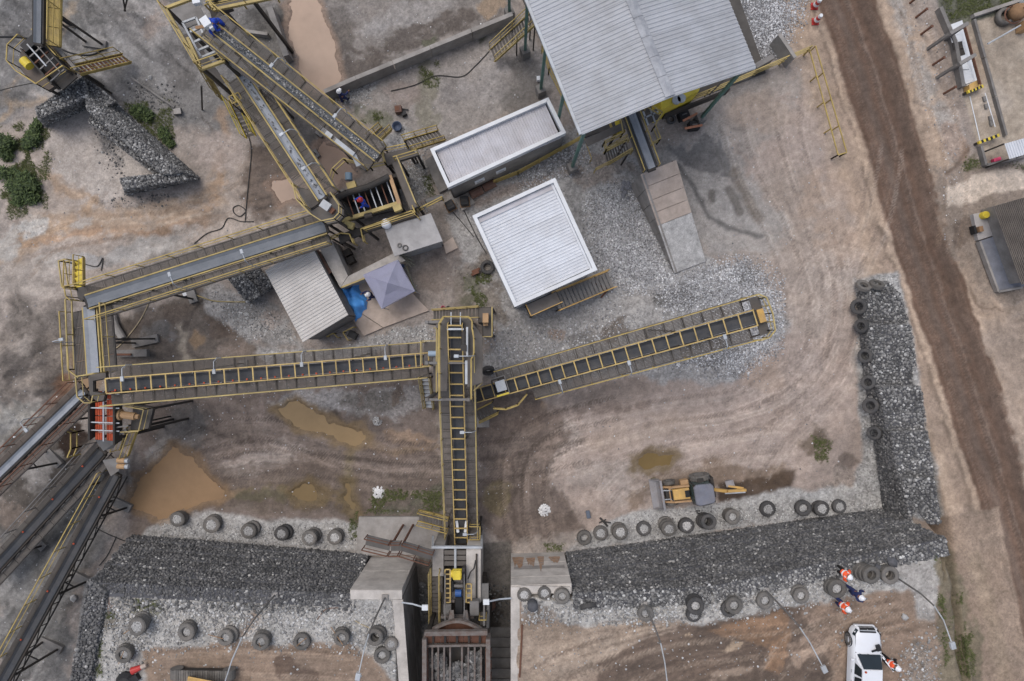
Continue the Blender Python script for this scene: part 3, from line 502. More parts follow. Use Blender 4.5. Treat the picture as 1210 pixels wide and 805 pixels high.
DK, LT = (112, 98, 88), (172, 158, 146)
for pts in ([(640, 520), (760, 490), (880, 470), (960, 420), (985, 340), (960, 250), (930, 150), (940, 100)], [(660, 545), (780, 515), (900, 490), (980, 430), (1000, 350), (980, 260)], [(880, 560), (930, 500), (985, 440), (1000, 330), (1030, 250), (1046, 160)],
            [(860, 130), (880, 200), (915, 270), (940, 340), (935, 420), (880, 480)], [(700, 600), (740, 560), (830, 530), (930, 520)], [(1020, 310), (990, 300), (960, 320), (935, 370)]): rut(pts, DK, a=.4); rut([(x + 9, y + 7) for x, y in pts], LT, a=.3, wd=5)
for pts in ([(170, 560), (230, 525), (300, 508), (400, 525), (520, 540), (640, 530)], [(230, 560), (320, 545), (420, 555), (520, 560), (640, 545), (700, 530)], [(300, 500), (360, 520), (440, 545), (520, 548)], [(620, 650), (606, 590), (612, 530), (660, 500), (740, 480)], [(640, 650), (630, 590), (640, 540), (700, 500)]): rut(pts, (72, 62, 55), a=.5); rut([(x + 5, y + 9) for x, y in pts], (138, 122, 110), a=.35, wd=5)
for pts in ([(620, 810), (680, 780), (760, 752), (840, 738)], [(650, 830), (720, 795), (820, 765), (960, 750), (1060, 720)], [(940, 830), (970, 780), (1000, 745), (1080, 730)], [(180, 785), (280, 778), (420, 786)], [(900, 800), (930, 760), (985, 735), (1070, 720)]): rut(pts, (96, 80, 68), a=.5); rut([(x + 6, y + 6) for x, y in pts], (166, 146, 126), a=.35, wd=5)
for k in (-1, 1): rut([(x + 12 * k, y) for x, y in RD], (118, 102, 90) if k < 0 else (76, 63, 55), gauge=24, a=.4, wd=7)
for pts in ([(20, 330), (60, 285), (140, 268), (230, 258), (300, 220)], [(1075, 0), (1100, 90), (1130, 200), (1120, 300)]): rut(pts, (128, 106, 86), a=.4)
blob(985, 250, 40, 60, (164, 140, 120), -20, soft=20, a=.45, brk=1); blob(760, 510, 80, 20, (160, 142, 128), -8, soft=14, a=.5, brk=1); blob(905, 440, 30, 24, (164, 142, 124), soft=14, a=.45, brk=1); blob(900, 130, 40, 30, (160, 140, 124), soft=14, a=.5, brk=1); blob(1150, 80, 10, 40, (168, 146, 124), -15, soft=8, a=.5)
# overall grain
n5 = fbm(gx + 1.6 * n1, gy + 1.6 * n2, 1.3, 117, 6, 0.7) - 0.5
lum = 1.04 + 0.25 * (fbm(gx, gy, 0.35, 101, 4) - 0.5) + 0.55 * n5 + 0.55 * (fbm(gx, gy, 4.2, 111, 3, 0.7) - 0.5) + 0.22 * (ns - 0.5)
crk = np.abs(fbm(gx + 2 * n1, gy + 2 * n2, 0.9, 143, 5, 0.6) - 0.5); lum -= 0.16 * np.clip(1 - crk / 0.012, 0, 1) * sstep(.5, .62, fbm(gx, gy, 0.25, 150, 3))
col *= lum[:, None]; lm = (col @ np.array([.3, .55, .15]))[:, None]; col = np.clip((col * .84 + lm * .16) * np.array([1.01, 1.0, .975]), 0.01, 0.9)
hue = (fbm(gx, gy, 0.8, 131, 5) - 0.5)[:, None] * np.array([0.05, 0.0, -0.06]); col *= (1 + hue)
of = sstep(31.5, 33, np.abs(gx)) ; of = np.maximum(of, sstep(22, 23.4, np.abs(gy)))[:, None] * (np.abs(PX - np.interp(PY, [-120, 950], [960, 1290])) > 60)[:, None]; col = col * (1 - of) + np.array(lin((148, 136, 126))) * of
# ponds: sunken ground, water sheets lie in the hollows
PONDS = [('puddle', [(150, 600), (165, 565), (205, 528), (232, 540), (246, 565), (266, 578), (262, 592), (235, 597), (215, 602), (185, 618)], (146, 118, 88)),
         ('puddle', [(340, -30), (372, -30), (392, 60), (400, 112), (365, 108), (350, 70), (338, 50)], (166, 141, 122)),  # paler than the lower ponds: some sky reflection is put into this water colour
         ('puddle', [(318, 220), (352, 205), (380, 165), (408, 178), (420, 205), (385, 230), (330, 245)], (164, 139, 121)),  # muddy tone, lightened in the colour itself by reflected sky
         ('puddle', [(326, 484), (345, 476), (380, 490), (397, 505), (430, 507), (438, 520), (415, 528), (380, 512), (345, 502)], (146, 122, 88)),
         ('puddle', [(78, 420), (92, 410), (112, 440), (106, 470), (82, 455)], (150, 124, 96)),
         ('puddle', [(755, 545), (775, 538), (800, 540), (790, 552), (768, 560), (755, 556)], (118, 98, 62)),
         ('puddle', [(342, 582), (366, 572), (392, 580), (380, 596), (350, 596)], (124, 104, 72)),
         ('puddle', [(408, 568), (418, 566), (420, 600), (410, 604)], (122, 104, 74))]
for nm, pts, c in PONDS:
    cx = sum(p[0] for p in pts) / len(pts); cy = sum(p[1] for p in pts) / len(pts)
    d = sdpoly(PX + n1 * 18 + n3 * 9, PY + n2 * 18 + n4 * 9, pts)
    m = sstep(-3, 5, d); gz = gz * (1 - sstep(-46, -6, d)) - 0.14 * m
    wm = sstep(-16, -2, d); wc_ = np.array(lin(tuple(v * .88 for v in c))); mg = (0.75 * sstep(-11, -1, d + 8 * n3))[:, None]; col *= (1 - 0.22 * wm)[:, None]; col = col * (1 - mg) + wc_ * mg; wet = np.maximum(wet, 0.4 * wm)
V = np.stack([gx, gy, gz], 1)
idx = np.arange(NX * NY).reshape(NY, NX)
F = np.stack([idx[:-1, :-1], idx[:-1, 1:], idx[1:, 1:], idx[1:, :-1]], -1).reshape(-1, 4)
tm = bpy.data.meshes.new('ground'); tm.vertices.add(len(V)); tm.vertices.foreach_set('co', V.ravel())
tm.loops.add(F.size); tm.loops.foreach_set('vertex_index', F.ravel().astype(np.int32))
tm.polygons.add(len(F)); tm.polygons.foreach_set('loop_start', np.arange(0, F.size, 4, dtype=np.int32))
tm.polygons.foreach_set('use_smooth', np.ones(len(F), bool)); tm.update(calc_edges=True)
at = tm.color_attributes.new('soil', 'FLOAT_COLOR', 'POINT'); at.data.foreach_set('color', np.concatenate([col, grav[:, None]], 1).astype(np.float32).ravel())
aw = tm.attributes.new('wet', 'FLOAT', 'POINT'); aw.data.foreach_set('value', wet.astype(np.float32))
def ground_mat():
    m = bpy.data.materials.new('site_ground'); m.use_nodes = True; t = m.node_tree; N = t.nodes; L = t.links; b = N['Principled BSDF']
    a = N.new('ShaderNodeAttribute'); a.attribute_name = 'soil'; wa = N.new('ShaderNodeAttribute'); wa.attribute_name = 'wet'
    geo = N.new('ShaderNodeNewGeometry'); pos = geo.outputs['Position']
    def math_(op, x, y):
        n = N.new('ShaderNodeMath'); n.operation = op
        for i, v in enumerate((x, y)):
            if isinstance(v, (int, float)): n.inputs[i].default_value = v
            else: L.new(v, n.inputs[i])
        return n.outputs[0]
    def mr(src, a0, a1, lo, hi):
        r = N.new('ShaderNodeMapRange'); r.inputs[1].default_value = a0; r.inputs[2].default_value = a1; r.inputs[3].default_value = lo; r.inputs[4].default_value = hi; L.new(src, r.inputs[0]); return r.outputs[0]
    def nz(sc, det, rg=0.6):
        n = N.new('ShaderNodeTexNoise'); n.inputs['Scale'].default_value = sc; n.inputs['Detail'].default_value = det; n.inputs['Roughness'].default_value = rg; L.new(pos, n.inputs['Vector']); return n.outputs['Fac']
    vo = N.new('ShaderNodeTexVoronoi'); vo.inputs['Scale'].default_value = 9; L.new(pos, vo.inputs['Vector'])
    sp = N.new('ShaderNodeSeparateColor'); L.new(vo.outputs['Color'], sp.inputs[0])
    vo2 = N.new('ShaderNodeTexVoronoi'); vo2.inputs['Scale'].default_value = 4.2; L.new(pos, vo2.inputs['Vector'])
    sp2 = N.new('ShaderNodeSeparateColor'); L.new(vo2.outputs['Color'], sp2.inputs[0])
    s1 = math_('MULTIPLY', math_('SUBTRACT', sp.outputs[0], 0.5), math_('MULTIPLY', a.outputs['Alpha'], 0.8))
    pebble = math_('MULTIPLY', mr(sp2.outputs[1], 0.90, 0.93, 0, 1), mr(vo2.outputs['Distance'], 0.34, 0.26, 0, 1))
    s2 = math_('MULTIPLY', pebble, math_('MULTIPLY', math_('SUBTRACT', sp2.outputs[2], 0.35), math_('ADD', math_('MULTIPLY', a.outputs['Alpha'], 0.8), 0.08)))
    g = math_('MULTIPLY', math_('SUBTRACT', nz(12, 8, 0.8), 0.5), 1.15); g2 = math_('MULTIPLY', math_('SUBTRACT', nz(2.6, 8, 0.75), 0.5), 0.85)
    f = math_('ADD', math_('ADD', math_('ADD', s1, s2), math_('ADD', g, g2)), 1.0)
    f = math_('MAXIMUM', f, 0.3)
    cb = N.new('ShaderNodeCombineColor')
    for i in range(3): L.new(f, cb.inputs[i])
    mu = N.new('ShaderNodeMix'); mu.data_type = 'RGBA'; mu.blend_type = 'MULTIPLY'; mu.inputs[0].default_value = 1
    L.new(a.outputs['Color'], mu.inputs[6]); L.new(cb.outputs[0], mu.inputs[7]); L.new(mu.outputs[2], b.inputs['Base Color'])
    L.new(mr(wa.outputs['Fac'], 0, 1, 0.93, 0.22), b.inputs['Roughness']); b.inputs['Specular IOR Level'].default_value = 0.3
    bn = N.new('ShaderNodeBump'); bn.inputs['Strength'].default_value = 0.6; bn.inputs['Distance'].default_value = 0.06
    L.new(math_('ADD', nz(7, 7, 0.72), math_('MULTIPLY', math_('MULTIPLY', vo.outputs['Distance'], a.outputs['Alpha']), -0.5)), bn.inputs['Height']); L.new(bn.outputs[0], b.inputs['Normal'])
    return m
tm.materials.append(ground_mat())
ground = bpy.data.objects.new('ground', tm); COL.objects.link(ground); ground['kind'] = 'structure'
_xi = lambda v, arr: int(np.clip(np.searchsorted(arr, v), 0, len(arr) - 1))
GZ = gz.reshape(NY, NX)
def gzat(x, y): return float(GZ[_xi(y, ys), _xi(x, xs)])
def G(px, py, z0=0.0, dz=0.0):
    """point standing on the ground at a photo position"""
    z = z0
    for _ in range(4):
        p = P(px, py, z); z = gzat(p.x, p.y)
    p.z = z + dz; return p
for pi_, (nm, pts, c) in enumerate(PONDS):
    cx = sum(p[0] for p in pts) / len(pts); cy = sum(p[1] for p in pts) / len(pts)
    wmt = mat('muddy_water', c, 0.3, spec=0.2, var=0.05, grain=0.0, dirt=tuple(int(v * 0.88) for v in c), damt=0.5, dscale=0.5)
    mb = MB(); q = []
    for x, y in pts:
        l = math.hypot(x - cx, y - cy); q.append(P(x + (x - cx) / l * 26, y + (y - cy) / l * 26, -0.07 - .005 * pi_))
    mb.quad(*q[::-1]); setting(nm, mb, wmt)
M['hutr'] = mat('hut_roof_concrete', (168, 165, 163), 0.85, dirt=(138, 134, 131), damt=0.5, dscale=1.2, bump=0.2)
M['ridge'] = mat('grey_ridge_cap', (146, 148, 153), 0.6, dirt=(166, 167, 170), damt=.8, dscale=3)
M['concl'] = mat('pale_wall_concrete', (192, 185, 177), 0.85, dirt=(128, 121, 114), damt=0.5, dscale=0.8, bump=0.2)
# ------------------------------------------------------------------ gabion walls, concrete, buildings
RNG = random.Random(11)
def stones_on(mb, a, b, c, d, sp, r, nrm=None, jit=0.45, dens=1.0):
    """scatter stones over quad a-b-c-d"""
    a, b, c, d = map(Vector, (a, b, c, d)); lu = max((b - a).length, (c - d).length); lv = max((d - a).length, (c - b).length)
    nu = max(1, int(lu / sp)); nv = max(1, int(lv / sp))
    for i in range(nu):
        for j in range(nv):
            if RNG.random() > dens: continue
            u = (i + 0.5 + RNG.uniform(-jit, jit)) / nu; v = (j + 0.5 + RNG.uniform(-jit, jit)) / nv
            p = (a * (1 - u) + b * u) * (1 - v) + (d * (1 - u) + c * u) * v
            if nrm is not None: p = p + nrm * RNG.uniform(-0.04, 0.03)
            mb.rock(p, r * RNG.choice((0.6, 0.8, 0.9, 1.0, 1.15, 1.4)), RNG, 0.8)
def gabion_wall(label, bs, ts, z0, z1, ntier, blen, depth, topm, sp=0.118, top=.5):
    """retaining wall of stacked wire baskets; the front leans from line bs (z0) to line ts (z1)"""
    bs = [Vector(b) for b in bs]; ts = [Vector(t) for t in ts]; root = thing('gabion_wall', label, 'retaining wall', (bs[0] + bs[-1]) / 2); st = MB(); stt = MB()
    for b0, b1, t0, t1 in zip(bs[:-1], bs[1:], ts[:-1], ts[1:]):
        dr = (t1 - t0).normalized(); out = Vector((-dr.y, dr.x, 0)); nb_ = max(1, int((b1 - b0).length / blen))
        for i in range(ntier):
            f = i / max(1, ntier - 1); p = b0.lerp(t0, f); q = b1.lerp(t1, f); za = z0 + (z1 - z0) * i / ntier; zb = z0 + (z1 - z0) * (i + 1) / ntier
            for j in range(nb_):
                x = p.lerp(q, j / nb_ + 0.002); y = p.lerp(q, (j + 1) / nb_ - 0.002); x.z = y.z = zb - 0.03
                bk = -out * (depth + (0.0 if i == ntier - 1 else 0.3 * (ntier - i))); tp = [x, y, y + bk, x + bk]
                part('gabion_basket', MB().prism(tp[::-1], [Vector((v.x, v.y, za)) for v in tp][::-1]), M['stone'], root)
            x = p.copy(); y = q.copy(); x.z = y.z = zb - 0.06; lx = Vector((x.x, x.y, za + 0.06)); ly = Vector((y.x, y.y, za + 0.06)); u5 = Vector((0, 0, .05))
            stones_on(st, x, y, ly, lx, sp, 0.07, out); w_ = top if i == ntier - 1 else 0.26; bk = -out * w_
            stones_on(stt if i == ntier - 1 else st, x + u5, y + u5, y + bk + u5, x + bk + u5, sp, 0.07)
    part('stone_fill', st, M['gab'], root, kind='stuff'); part('top_stones', stt, topm, root, kind='stuff'); return root
gabion_wall('long dark gabion wall left of the crusher pit, topped by a band of stones', [P(157, 632), P(437, 655)], [P(104, 688, PLZ), P(415, 702, PLZ)], -0.1, PLZ + 0.06, 6, 2.0, 0.7, M['gab'], top=.55)
gabion_wall('long dark gabion wall right of the crusher pit, behind the backhoe loader', [P(668, 653), P(840, 630), P(1043, 601)], [P(676, 701, PLZ), P(840, 693, PLZ), P(1118, 636, PLZ)], -0.1, PLZ + 0.06, 6, 2.0, 0.9, M['gabl'], top=.92)
def gabion_block(root, top, bot, zt, st, stt, face_sp=0.125, top_sp=0.125, seg=1, r=0.074):
    """one basket prism with stones over its sides and top (top quad at zt, bottom quad at z 0)"""
    tp = [Vector(v) for v in top]; bt = [Vector(v) for v in bot]
    for k in range(seg):
        f0, f1 = k / seg + 0.003, (k + 1) / seg - 0.003
        T = [tp[0].lerp(tp[1], f0), tp[0].lerp(tp[1], f1), tp[3].lerp(tp[2], f1), tp[3].lerp(tp[2], f0)]
        B = [bt[0].lerp(bt[1], f0), bt[0].lerp(bt[1], f1), bt[3].lerp(bt[2], f1), bt[3].lerp(bt[2], f0)]
        dz = Vector((0, 0, 0.05)); part('gabion_basket', MB().prism([v - dz for v in T], B), M['stone'], root)
    for i in range(4):
        j = (i + 1) % 4; stones_on(st, tp[i], tp[j], bt[j], bt[i], face_sp, r)
    stones_on(stt, tp[0], tp[1], tp[2], tp[3], top_sp, r)
# west return leg of the upper platform
root = thing('gabion_wall', 'narrow gabion wall leg running down the left edge of the tyre platform', 'retaining wall', P(95, 750, 5))
st, stt = MB(), MB()
tz = PLZ + 0.25
gabion_block(root, [P(104, 686, tz), P(78, 830, tz), P(100, 830, tz), P(124, 700, tz)], [P(104, 686, 0) * 0 + Vector((*P(104, 686, tz)[:2], 0)), Vector((*P(78, 830, tz)[:2], 0)), Vector((*P(107, 830, tz)[:2], 5.3)), Vector((*P(127, 702, tz)[:2], 5.3))], tz, st, stt, seg=4)
part('stone_fill', st, M['gab'], root, kind='stuff'); part('top_stones', stt, M['gab'], root, kind='stuff')
# arm along the haul road
root = thing('gabion_wall', 'stepped pale gabion arm with tyres along it, beside the haul road', 'retaining wall', P(1060, 480))
st, stt = MB(), MB()
sec = [(334, 346, 0.4, 1022, 1050, 1014, 1062), (346, 384, 0.45, 1012, 1064, 1014, 1074), (384, 455, 0.95, 1014, 1076, 1021, 1087), (455, 505, 1.45, 1022, 1088, 1030, 1096), (505, 556, 1.95, 1030, 1096, 1037, 1104), (556, 606, 2.5, 1037, 1104, 1044, 1112)]
for ya, yb, zt, xl0, xr0, xl1, xr1 in sec:
    b = [P(xl0, ya), P(xl1, yb), P(xr1, yb), P(xr0, ya)]; b[2].x = P(xr1, yb, zt).x; b[3].x = P(xr0, ya, zt).x; t = [Vector((v.x + (0.12 if i < 2 else 0), v.y, zt)) for i, v in enumerate(b)]
    gabion_block(root, t, b, zt, st, stt, seg=2, top_sp=0.125)
part('stone_fill', st, M['gab'], root, kind='stuff'); part('top_stones', stt, M['gabl'], root, kind='stuff')
# north-west stockpile walls
root = thing('gabion_wall', 'L-shaped dark gabion wall around the pale spoil heap near the left bushes', 'retaining wall', P(150, 160))
st, stt = MB(), MB()
def blk(top, bot, z, seg): gabion_block(root, [P(a, b, z) for a, b in top], [P(a, b, -0.1) for a, b in bot], z, st, stt, seg=seg, face_sp=0.115, top_sp=0.115, r=0.066)
blk([(42, 128), (98, 91), (104, 112), (46, 141)], [(50, 134), (104, 100), (110, 126), (55, 150)], 2.2, 3)
blk([(102, 92), (136, 120), (126, 126), (101, 112)], [(106, 98), (140, 124), (132, 132), (106, 118)], 1.6, 2)
blk([(101, 113), (212, 203), (192, 206), (103, 129)], [(118, 104), (237, 211), (200, 214), (108, 134)], 2.3, 5)
blk([(108, 134), (190, 200), (184, 206), (104, 144)], [(112, 138), (194, 204), (188, 208), (110, 148)], 1.2, 4)
blk([(142, 211), (214, 203), (219, 212), (146, 223)], [(146, 212), (220, 206), (237, 212), (150, 231)], 2.0, 3)
part('stone_fill', st, M['gabl'], root, kind='stuff'); part('top_stones', stt, M['gabl'], root, kind='stuff')
# small gabion stack by the corrugated shed
root = thing('gabion_stack', 'small block of stone-filled gabion baskets left of the corrugated beige shed', 'gabion', P(292, 335)); st, stt = MB(), MB()
blk([(264, 322), (281, 317), (308, 347), (292, 357)], [(270, 326), (286, 322), (312, 348), (297, 358)], 1.5, 2)
blk([(283, 316), (299, 311), (322, 336), (309, 346)], [(288, 320), (304, 316), (326, 338), (313, 348)], 1.2, 2)
part('stone_fill', st, M['gabl'], root, kind='stuff'); part('top_stones', stt, M['gabl'], root, kind='stuff')
# loose crushed stone
def scatter(name, polys, n, r, mt, rng=RNG, z=None, sink=0.35):
    mb = MB()
    for pts, k in polys:
        x0, x1 = min(p[0] for p in pts), max(p[0] for p in pts); y0, y1 = min(p[1] for p in pts), max(p[1] for p in pts); c = 0; tries = 0
        A = np.array([[rng.uniform(x0, x1), rng.uniform(y0, y1)] for _ in range(int(n * k * 4))])
        d = sdpoly(A[:, 0], A[:, 1], pts)
        for (x, y), dd in zip(A, d):
            if c >= n * k: break
            if dd < -12 or (dd < 16 and rng.random() > ((dd + 12) / 28) ** 1.5): continue
            p = G(x, y) if z is None else P(x, y, z); q = r * rng.choice((0.5, 0.6, 0.7, 0.8, 1.0, 1.0, 1.4, 1.9))
            p.z += q * sink * 0.6; mb.rock(p, q, rng); c += 1
    o = setting(name, mb, mt, 'stuff'); return o
scatter('crushed_gravel', [([(688, 236), (738, 212), (765, 238), (800, 325), (780, 345), (740, 350), (700, 310)], 1.3), ([(775, 340), (830, 315), (880, 300), (928, 335), (925, 410), (875, 448), (800, 430), (840, 372), (785, 372)], 1.9),
                             ([(560, 400), (680, 370), (720, 350), (760, 380), (700, 430), (600, 460)], 0.25), ([(600, 205), (690, 172), (700, 190), (620, 225)], 0.25), ([(865, -10), (960, -10), (950, 20), (920, 66), (895, 74)], 0.7)], 6800, 0.034, M['grav'])
scatter('pale_gravel', [([(190, 618), (300, 618), (420, 624), (434, 648), (190, 634)], 0.6), ([(680, 645), (760, 612), (900, 592), (1035, 598), (860, 626)], 0.8), ([(1012, 335), (1062, 326), (1040, 600), (1020, 500)], 0.15),
                        ([(250, 345), (310, 360), (350, 405), (280, 398)], 0.25), ([(470, 160), (500, 160), (505, 230), (480, 230)], 0.25), ([(390, 110), (440, 100), (440, 118), (400, 128)], 0.12), ([(480, 385), (515, 385), (515, 405), (440, 408)], 0.2)], 3200, 0.036, M['gravw'])
scatter('platform_gravel', [([(118, 708), (465, 712), (468, 800), (440, 770), (330, 762), (180, 768), (130, 800)], 1.0), ([(615, 710), (700, 712), (900, 690), (1060, 664), (1060, 690), (960, 715), (830, 735), (620, 740)], 0.9), ([(1060, 770), (1110, 740), (1112, 810), (1060, 810)], 0.07)], 3600, 0.042, M['gravw'], z=PLZ + 0.02)
scatter('dark_rubble', [([(130, 706), (420, 712), (420, 724), (250, 722), (130, 716)], 0.6), ([(680, 712), (840, 706), (1000, 678), (1100, 652), (1000, 684), (840, 712), (690, 718)], 0.4)], 1300, 0.06, M['gabl'], z=PLZ + 0.03)
scatter('loose_stones', [([(0, 0), (960, 0), (1000, 320), (1000, 600), (0, 640)], 1.0), ([(0, 430), (170, 430), (80, 810), (0, 810)], .15), ([(120, 440), (520, 420), (520, 470), (120, 490)], .2), ([(1060, 0), (1110, 0), (1150, 200), (1120, 300)], .1)], 2600, 0.028, M['grav'])
scatter('platform_stones', [([(620, 720), (1100, 660), (1105, 805), (620, 805)], 1.0), ([(130, 720), (460, 720), (470, 805), (110, 805)], .6)], 700, .035, M['gravw'], z=PLZ)
scatter('spoil_rubble', [([(105, 115), (130, 140), (148, 205), (135, 210), (115, 160)], .25), ([(130, 232), (200, 228), (200, 238), (130, 245)], .08), ([(150, 95), (215, 110), (210, 135), (150, 120)], 0.15)], 1200, 0.045, M['gab'])
for x, y, nm in ((643, 603, 'beside the brown tracks right of the main conveyor'), (447, 582, 'left of the main conveyor by the mossy patch')):
    mb = MB()
    for k in range(90):
        a = RNG.uniform(0, 6.28); rr = 0.36 * math.sqrt(RNG.random()); p = G(x, y); mb.rock(p + Vector((rr * math.cos(a), rr * math.sin(a), 0.02 + 0.14 * (1 - rr / .36))), RNG.uniform(0.05, 0.09), RNG)
    solo('stone_heap', mb, mat('white_stone', (214, 212, 210), 0.8, grain=0.2), 'small heap of white stones ' + nm, 'stone heap')
mb = MB(); p = G(446, 498)
for k in range(60):
    a = RNG.uniform(0, 6.28); rr = 0.28 * math.sqrt(RNG.random()); mb.rock(p + Vector((rr * math.cos(a), rr * math.sin(a), 0.03 + 0.12 * (1 - rr / .28))), RNG.uniform(0.04, 0.08), RNG)
solo('sand_heap', mb, M['gravw'], 'round pale sand heap between the left gallery and the long puddle', 'sand heap')
mb = MB()
for k in range(20):
    x, y = RNG.uniform(735, 747), RNG.uniform(216, 236); mb.rock(G(x, y, 0, 0.06), RNG.uniform(0.11, 0.17), RNG)
solo('boulder_pile', mb, mat('grey_boulder', (128, 128, 132), 0.85), 'little pile of grey boulders left of the pink concrete loading ramp', 'boulders')
for x, y, r, l in ((1068, 729, 0.2, 'white round boulder on the brown dirt right of the people'), (178, 92, 0.16, 'white boulder in the grey silt right of the dark gabion wall'), (875, 718, 0.1, ''), (1035, 672, 0.28, 'grey boulder on the gabion edge behind the tyre pair'), (1053, 664, 0.3, 'dark boulder on the gabion edge at far right of the tyres'), (88, 706, 0.25, 'pale boulder in the silt folds left of the gabion leg')):
    if l: solo('boulder', MB().rock(G(x, y, 0, r * 0.4), r, RNG, 0.8), M['gravw'] if 'white' in l or 'pale' in l else M['stone'], l, 'boulder', smooth=False)

# -- crusher pit wing walls
def wall_lifts(root, A, B, th, z0, z1, n, mt, out):
    """wall of n poured lifts from A to B, thickness th on the side away from out"""
    A, B = Vector(A), Vector(B)
    for i in range(n):
        za = z0 + (z1 - z0) * i / n; zb = z0 + (z1 - z0) * (i + 1) / n - 0.02
        o = Vector(out) * (0.012 if i % 2 else 0)
        tp = [A + o, B + o, B - Vector(out) * th, A - Vector(out) * th]
        tp = [Vector((v.x, v.y, zb)) for v in tp]; part('wall_panel', MB().prism(tp, [Vector((v.x, v.y, za)) for v in tp]), mt, root)
wl = thing('wing_wall', 'concrete wing wall on the left side of the crusher pit', 'concrete wall', P(455, 690, 0))
A = Vector((-8.54, -13.14, 0)); B = Vector((-5.82, -13.14, 0)); wall_lifts(wl, A, B, 0.46, -0.3, 5.5, 4, M['concl'], Vector((0, 1, 0)))
cp = [P(414, 697.5, 5.58), P(475, 697.5, 5.58), P(475, 708.5, 5.58), P(414, 708.5, 5.58)]; part('coping', MB().slab(cp, 0.1), M['concl'], wl)
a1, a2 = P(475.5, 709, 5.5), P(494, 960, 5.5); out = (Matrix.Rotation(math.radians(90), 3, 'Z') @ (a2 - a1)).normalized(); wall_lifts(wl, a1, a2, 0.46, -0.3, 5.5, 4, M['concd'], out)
cp = [P(464, 709, 5.58), P(476, 709, 5.58), P(494.5, 960, 5.58), P(482.5, 960, 5.58)]; part('coping', MB().slab(cp, 0.1), M['concl'], wl)
wr = thing('wing_wall', 'rust-streaked concrete wing wall on the right side of the crusher pit', 'concrete wall', P(640, 690, 0))
A = Vector((-0.06, -12.95, 0)); B = Vector((3.15, -12.85, 0)); wall_lifts(wr, A, B, 0.5, -0.6, 5.4, 5, M['concl'], Vector((-0.03, 1, 0)).normalized())
part('coping', MB().slab([P(615, 692, 5.5), P(674, 694, 5.5), P(675, 702, 5.5), P(615, 700, 5.5)], 0.12), M['concl'], wr)
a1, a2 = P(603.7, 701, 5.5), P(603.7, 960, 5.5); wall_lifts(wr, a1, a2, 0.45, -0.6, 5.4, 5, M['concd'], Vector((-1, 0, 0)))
part('coping', MB().slab([P(603.5, 694, 5.5), P(614, 694, 5.5), P(614, 960, 5.5), P(603.5, 960, 5.5)], 0.11), M['concl'], wr)
RST = mat('rust_stain', (164, 130, 102), 0.9, dirt=(154, 146, 138), damt=0.9, dscale=5, var=.3, scale=6)
for fx, wd, zb, zp in ((0.13, 0.7, 0.9, 3.6), (0.36, 0.55, 1.1, 2.6), (0.55, 0.4, 0.9, 3.8), (0.8, 0.7, 1.0, 2.3)):
    c = A.lerp(B, fx); pts = []
    for k in range(15):
        e = min(1, k / 3, (14 - k) / 3); pts.append(Vector((c.x + wd * (k / 14 - .5), c.y + .024, zb + (zp - zb) * e * (.25 + .75 * vnoise(np.array([k * .55 + fx * 40]), np.array([fx * 9]), 3)[0]))))
    part('rust_stain', MB().quad(*(pts + [Vector((c.x + wd * .45, c.y + .024, zb - .15)), Vector((c.x - wd * .4, c.y + .024, zb - .1))])), RST, wr)
part('damp_band', MB().quad(*[Vector((A.x + (B.x - A.x) * f, A.y + .1 * f + .016, z)) for f, z in ((.05, 2.5), (.3, 2.35), (.6, 2.45), (.95, 2.4), (.95, 2.95), (.7, 2.8), (.4, 3.0), (.05, 2.9))]), mat('damp_concrete', (150, 144, 138), .85, dirt=(150, 144, 138), damt=.9, dscale=4), wr)
# pit floor slabs at the south end
ps = MB(); n = 9
sr = thing('concrete_ramp', 'striped concrete floor slabs sloping up in the pit beside the hopper', 'concrete ramp', Vector((-2.6, -16, 0)))
for i in range(n):
    y0 = -17.4 - i * 0.55; z = 0.12 + i * 0.16
    part('floor_slab', MB().box((-2.75, y0 - 0.27, z / 2 - 0.1), (5.5, 0.546, z + 0.2)), M['concd'], sr)
# low concrete apron north of the pit
solo('concrete_apron', MB().slab([P(424, 611, 0.22), P(520, 611, 0.22), P(520, 655, 0.22), P(421, 657, 0.22)], 0.3), M['conc'], 'pale concrete apron at the foot of the left wing wall', 'concrete slab')
solo('concrete_pad', MB().slab([P(519, 496, 0.25), P(578, 490, 0.25), P(578, 505, 0.25), P(519, 506, 0.25)], 0.4).slab([P(519, 460, 0.3), P(532, 460, 0.3), P(532, 495.6, 0.3), P(519, 495.6, 0.3)], 0.4), M['conc'], 'L-shaped concrete footing under the central transfer tower', 'concrete slab')
# boundary wall north
def lowwall(label, pts, z, th, mt=M['conc']):
    r = thing('concrete_wall', label, 'concrete wall', P(*pts[0]))
    for a, b in zip(pts[:-1], pts[1:]):
        p, q = P(*a, z), P(*b, z); n = max(1, int((q - p).length / 2.2))
        for i in range(n):
            x, y = p.lerp(q, i / n + 0.003), p.lerp(q, (i + 1) / n - 0.003); m = Vector((0, 0, z / 2 + 0.1))
            part('wall_panel', MB().beam(x - m, y - m, th, z + 0.2), mt, r)
    return r
lowwall('long low concrete wall crossing the top yard between muddy soil and pale paving', [(383, 108), (420, 92), (508, 56), (606, 16)], 1.2, 0.24)
lowwall('short upright concrete wall beside the gravel at the east end of the big roof', [(921, 40), (940, 68)], 1.4, 0.2)
lowwall('concrete block wall lying under the corner of the big roof beside gravel', [(893, 78), (914, 66)], 1.2, 0.3, M['concd'])
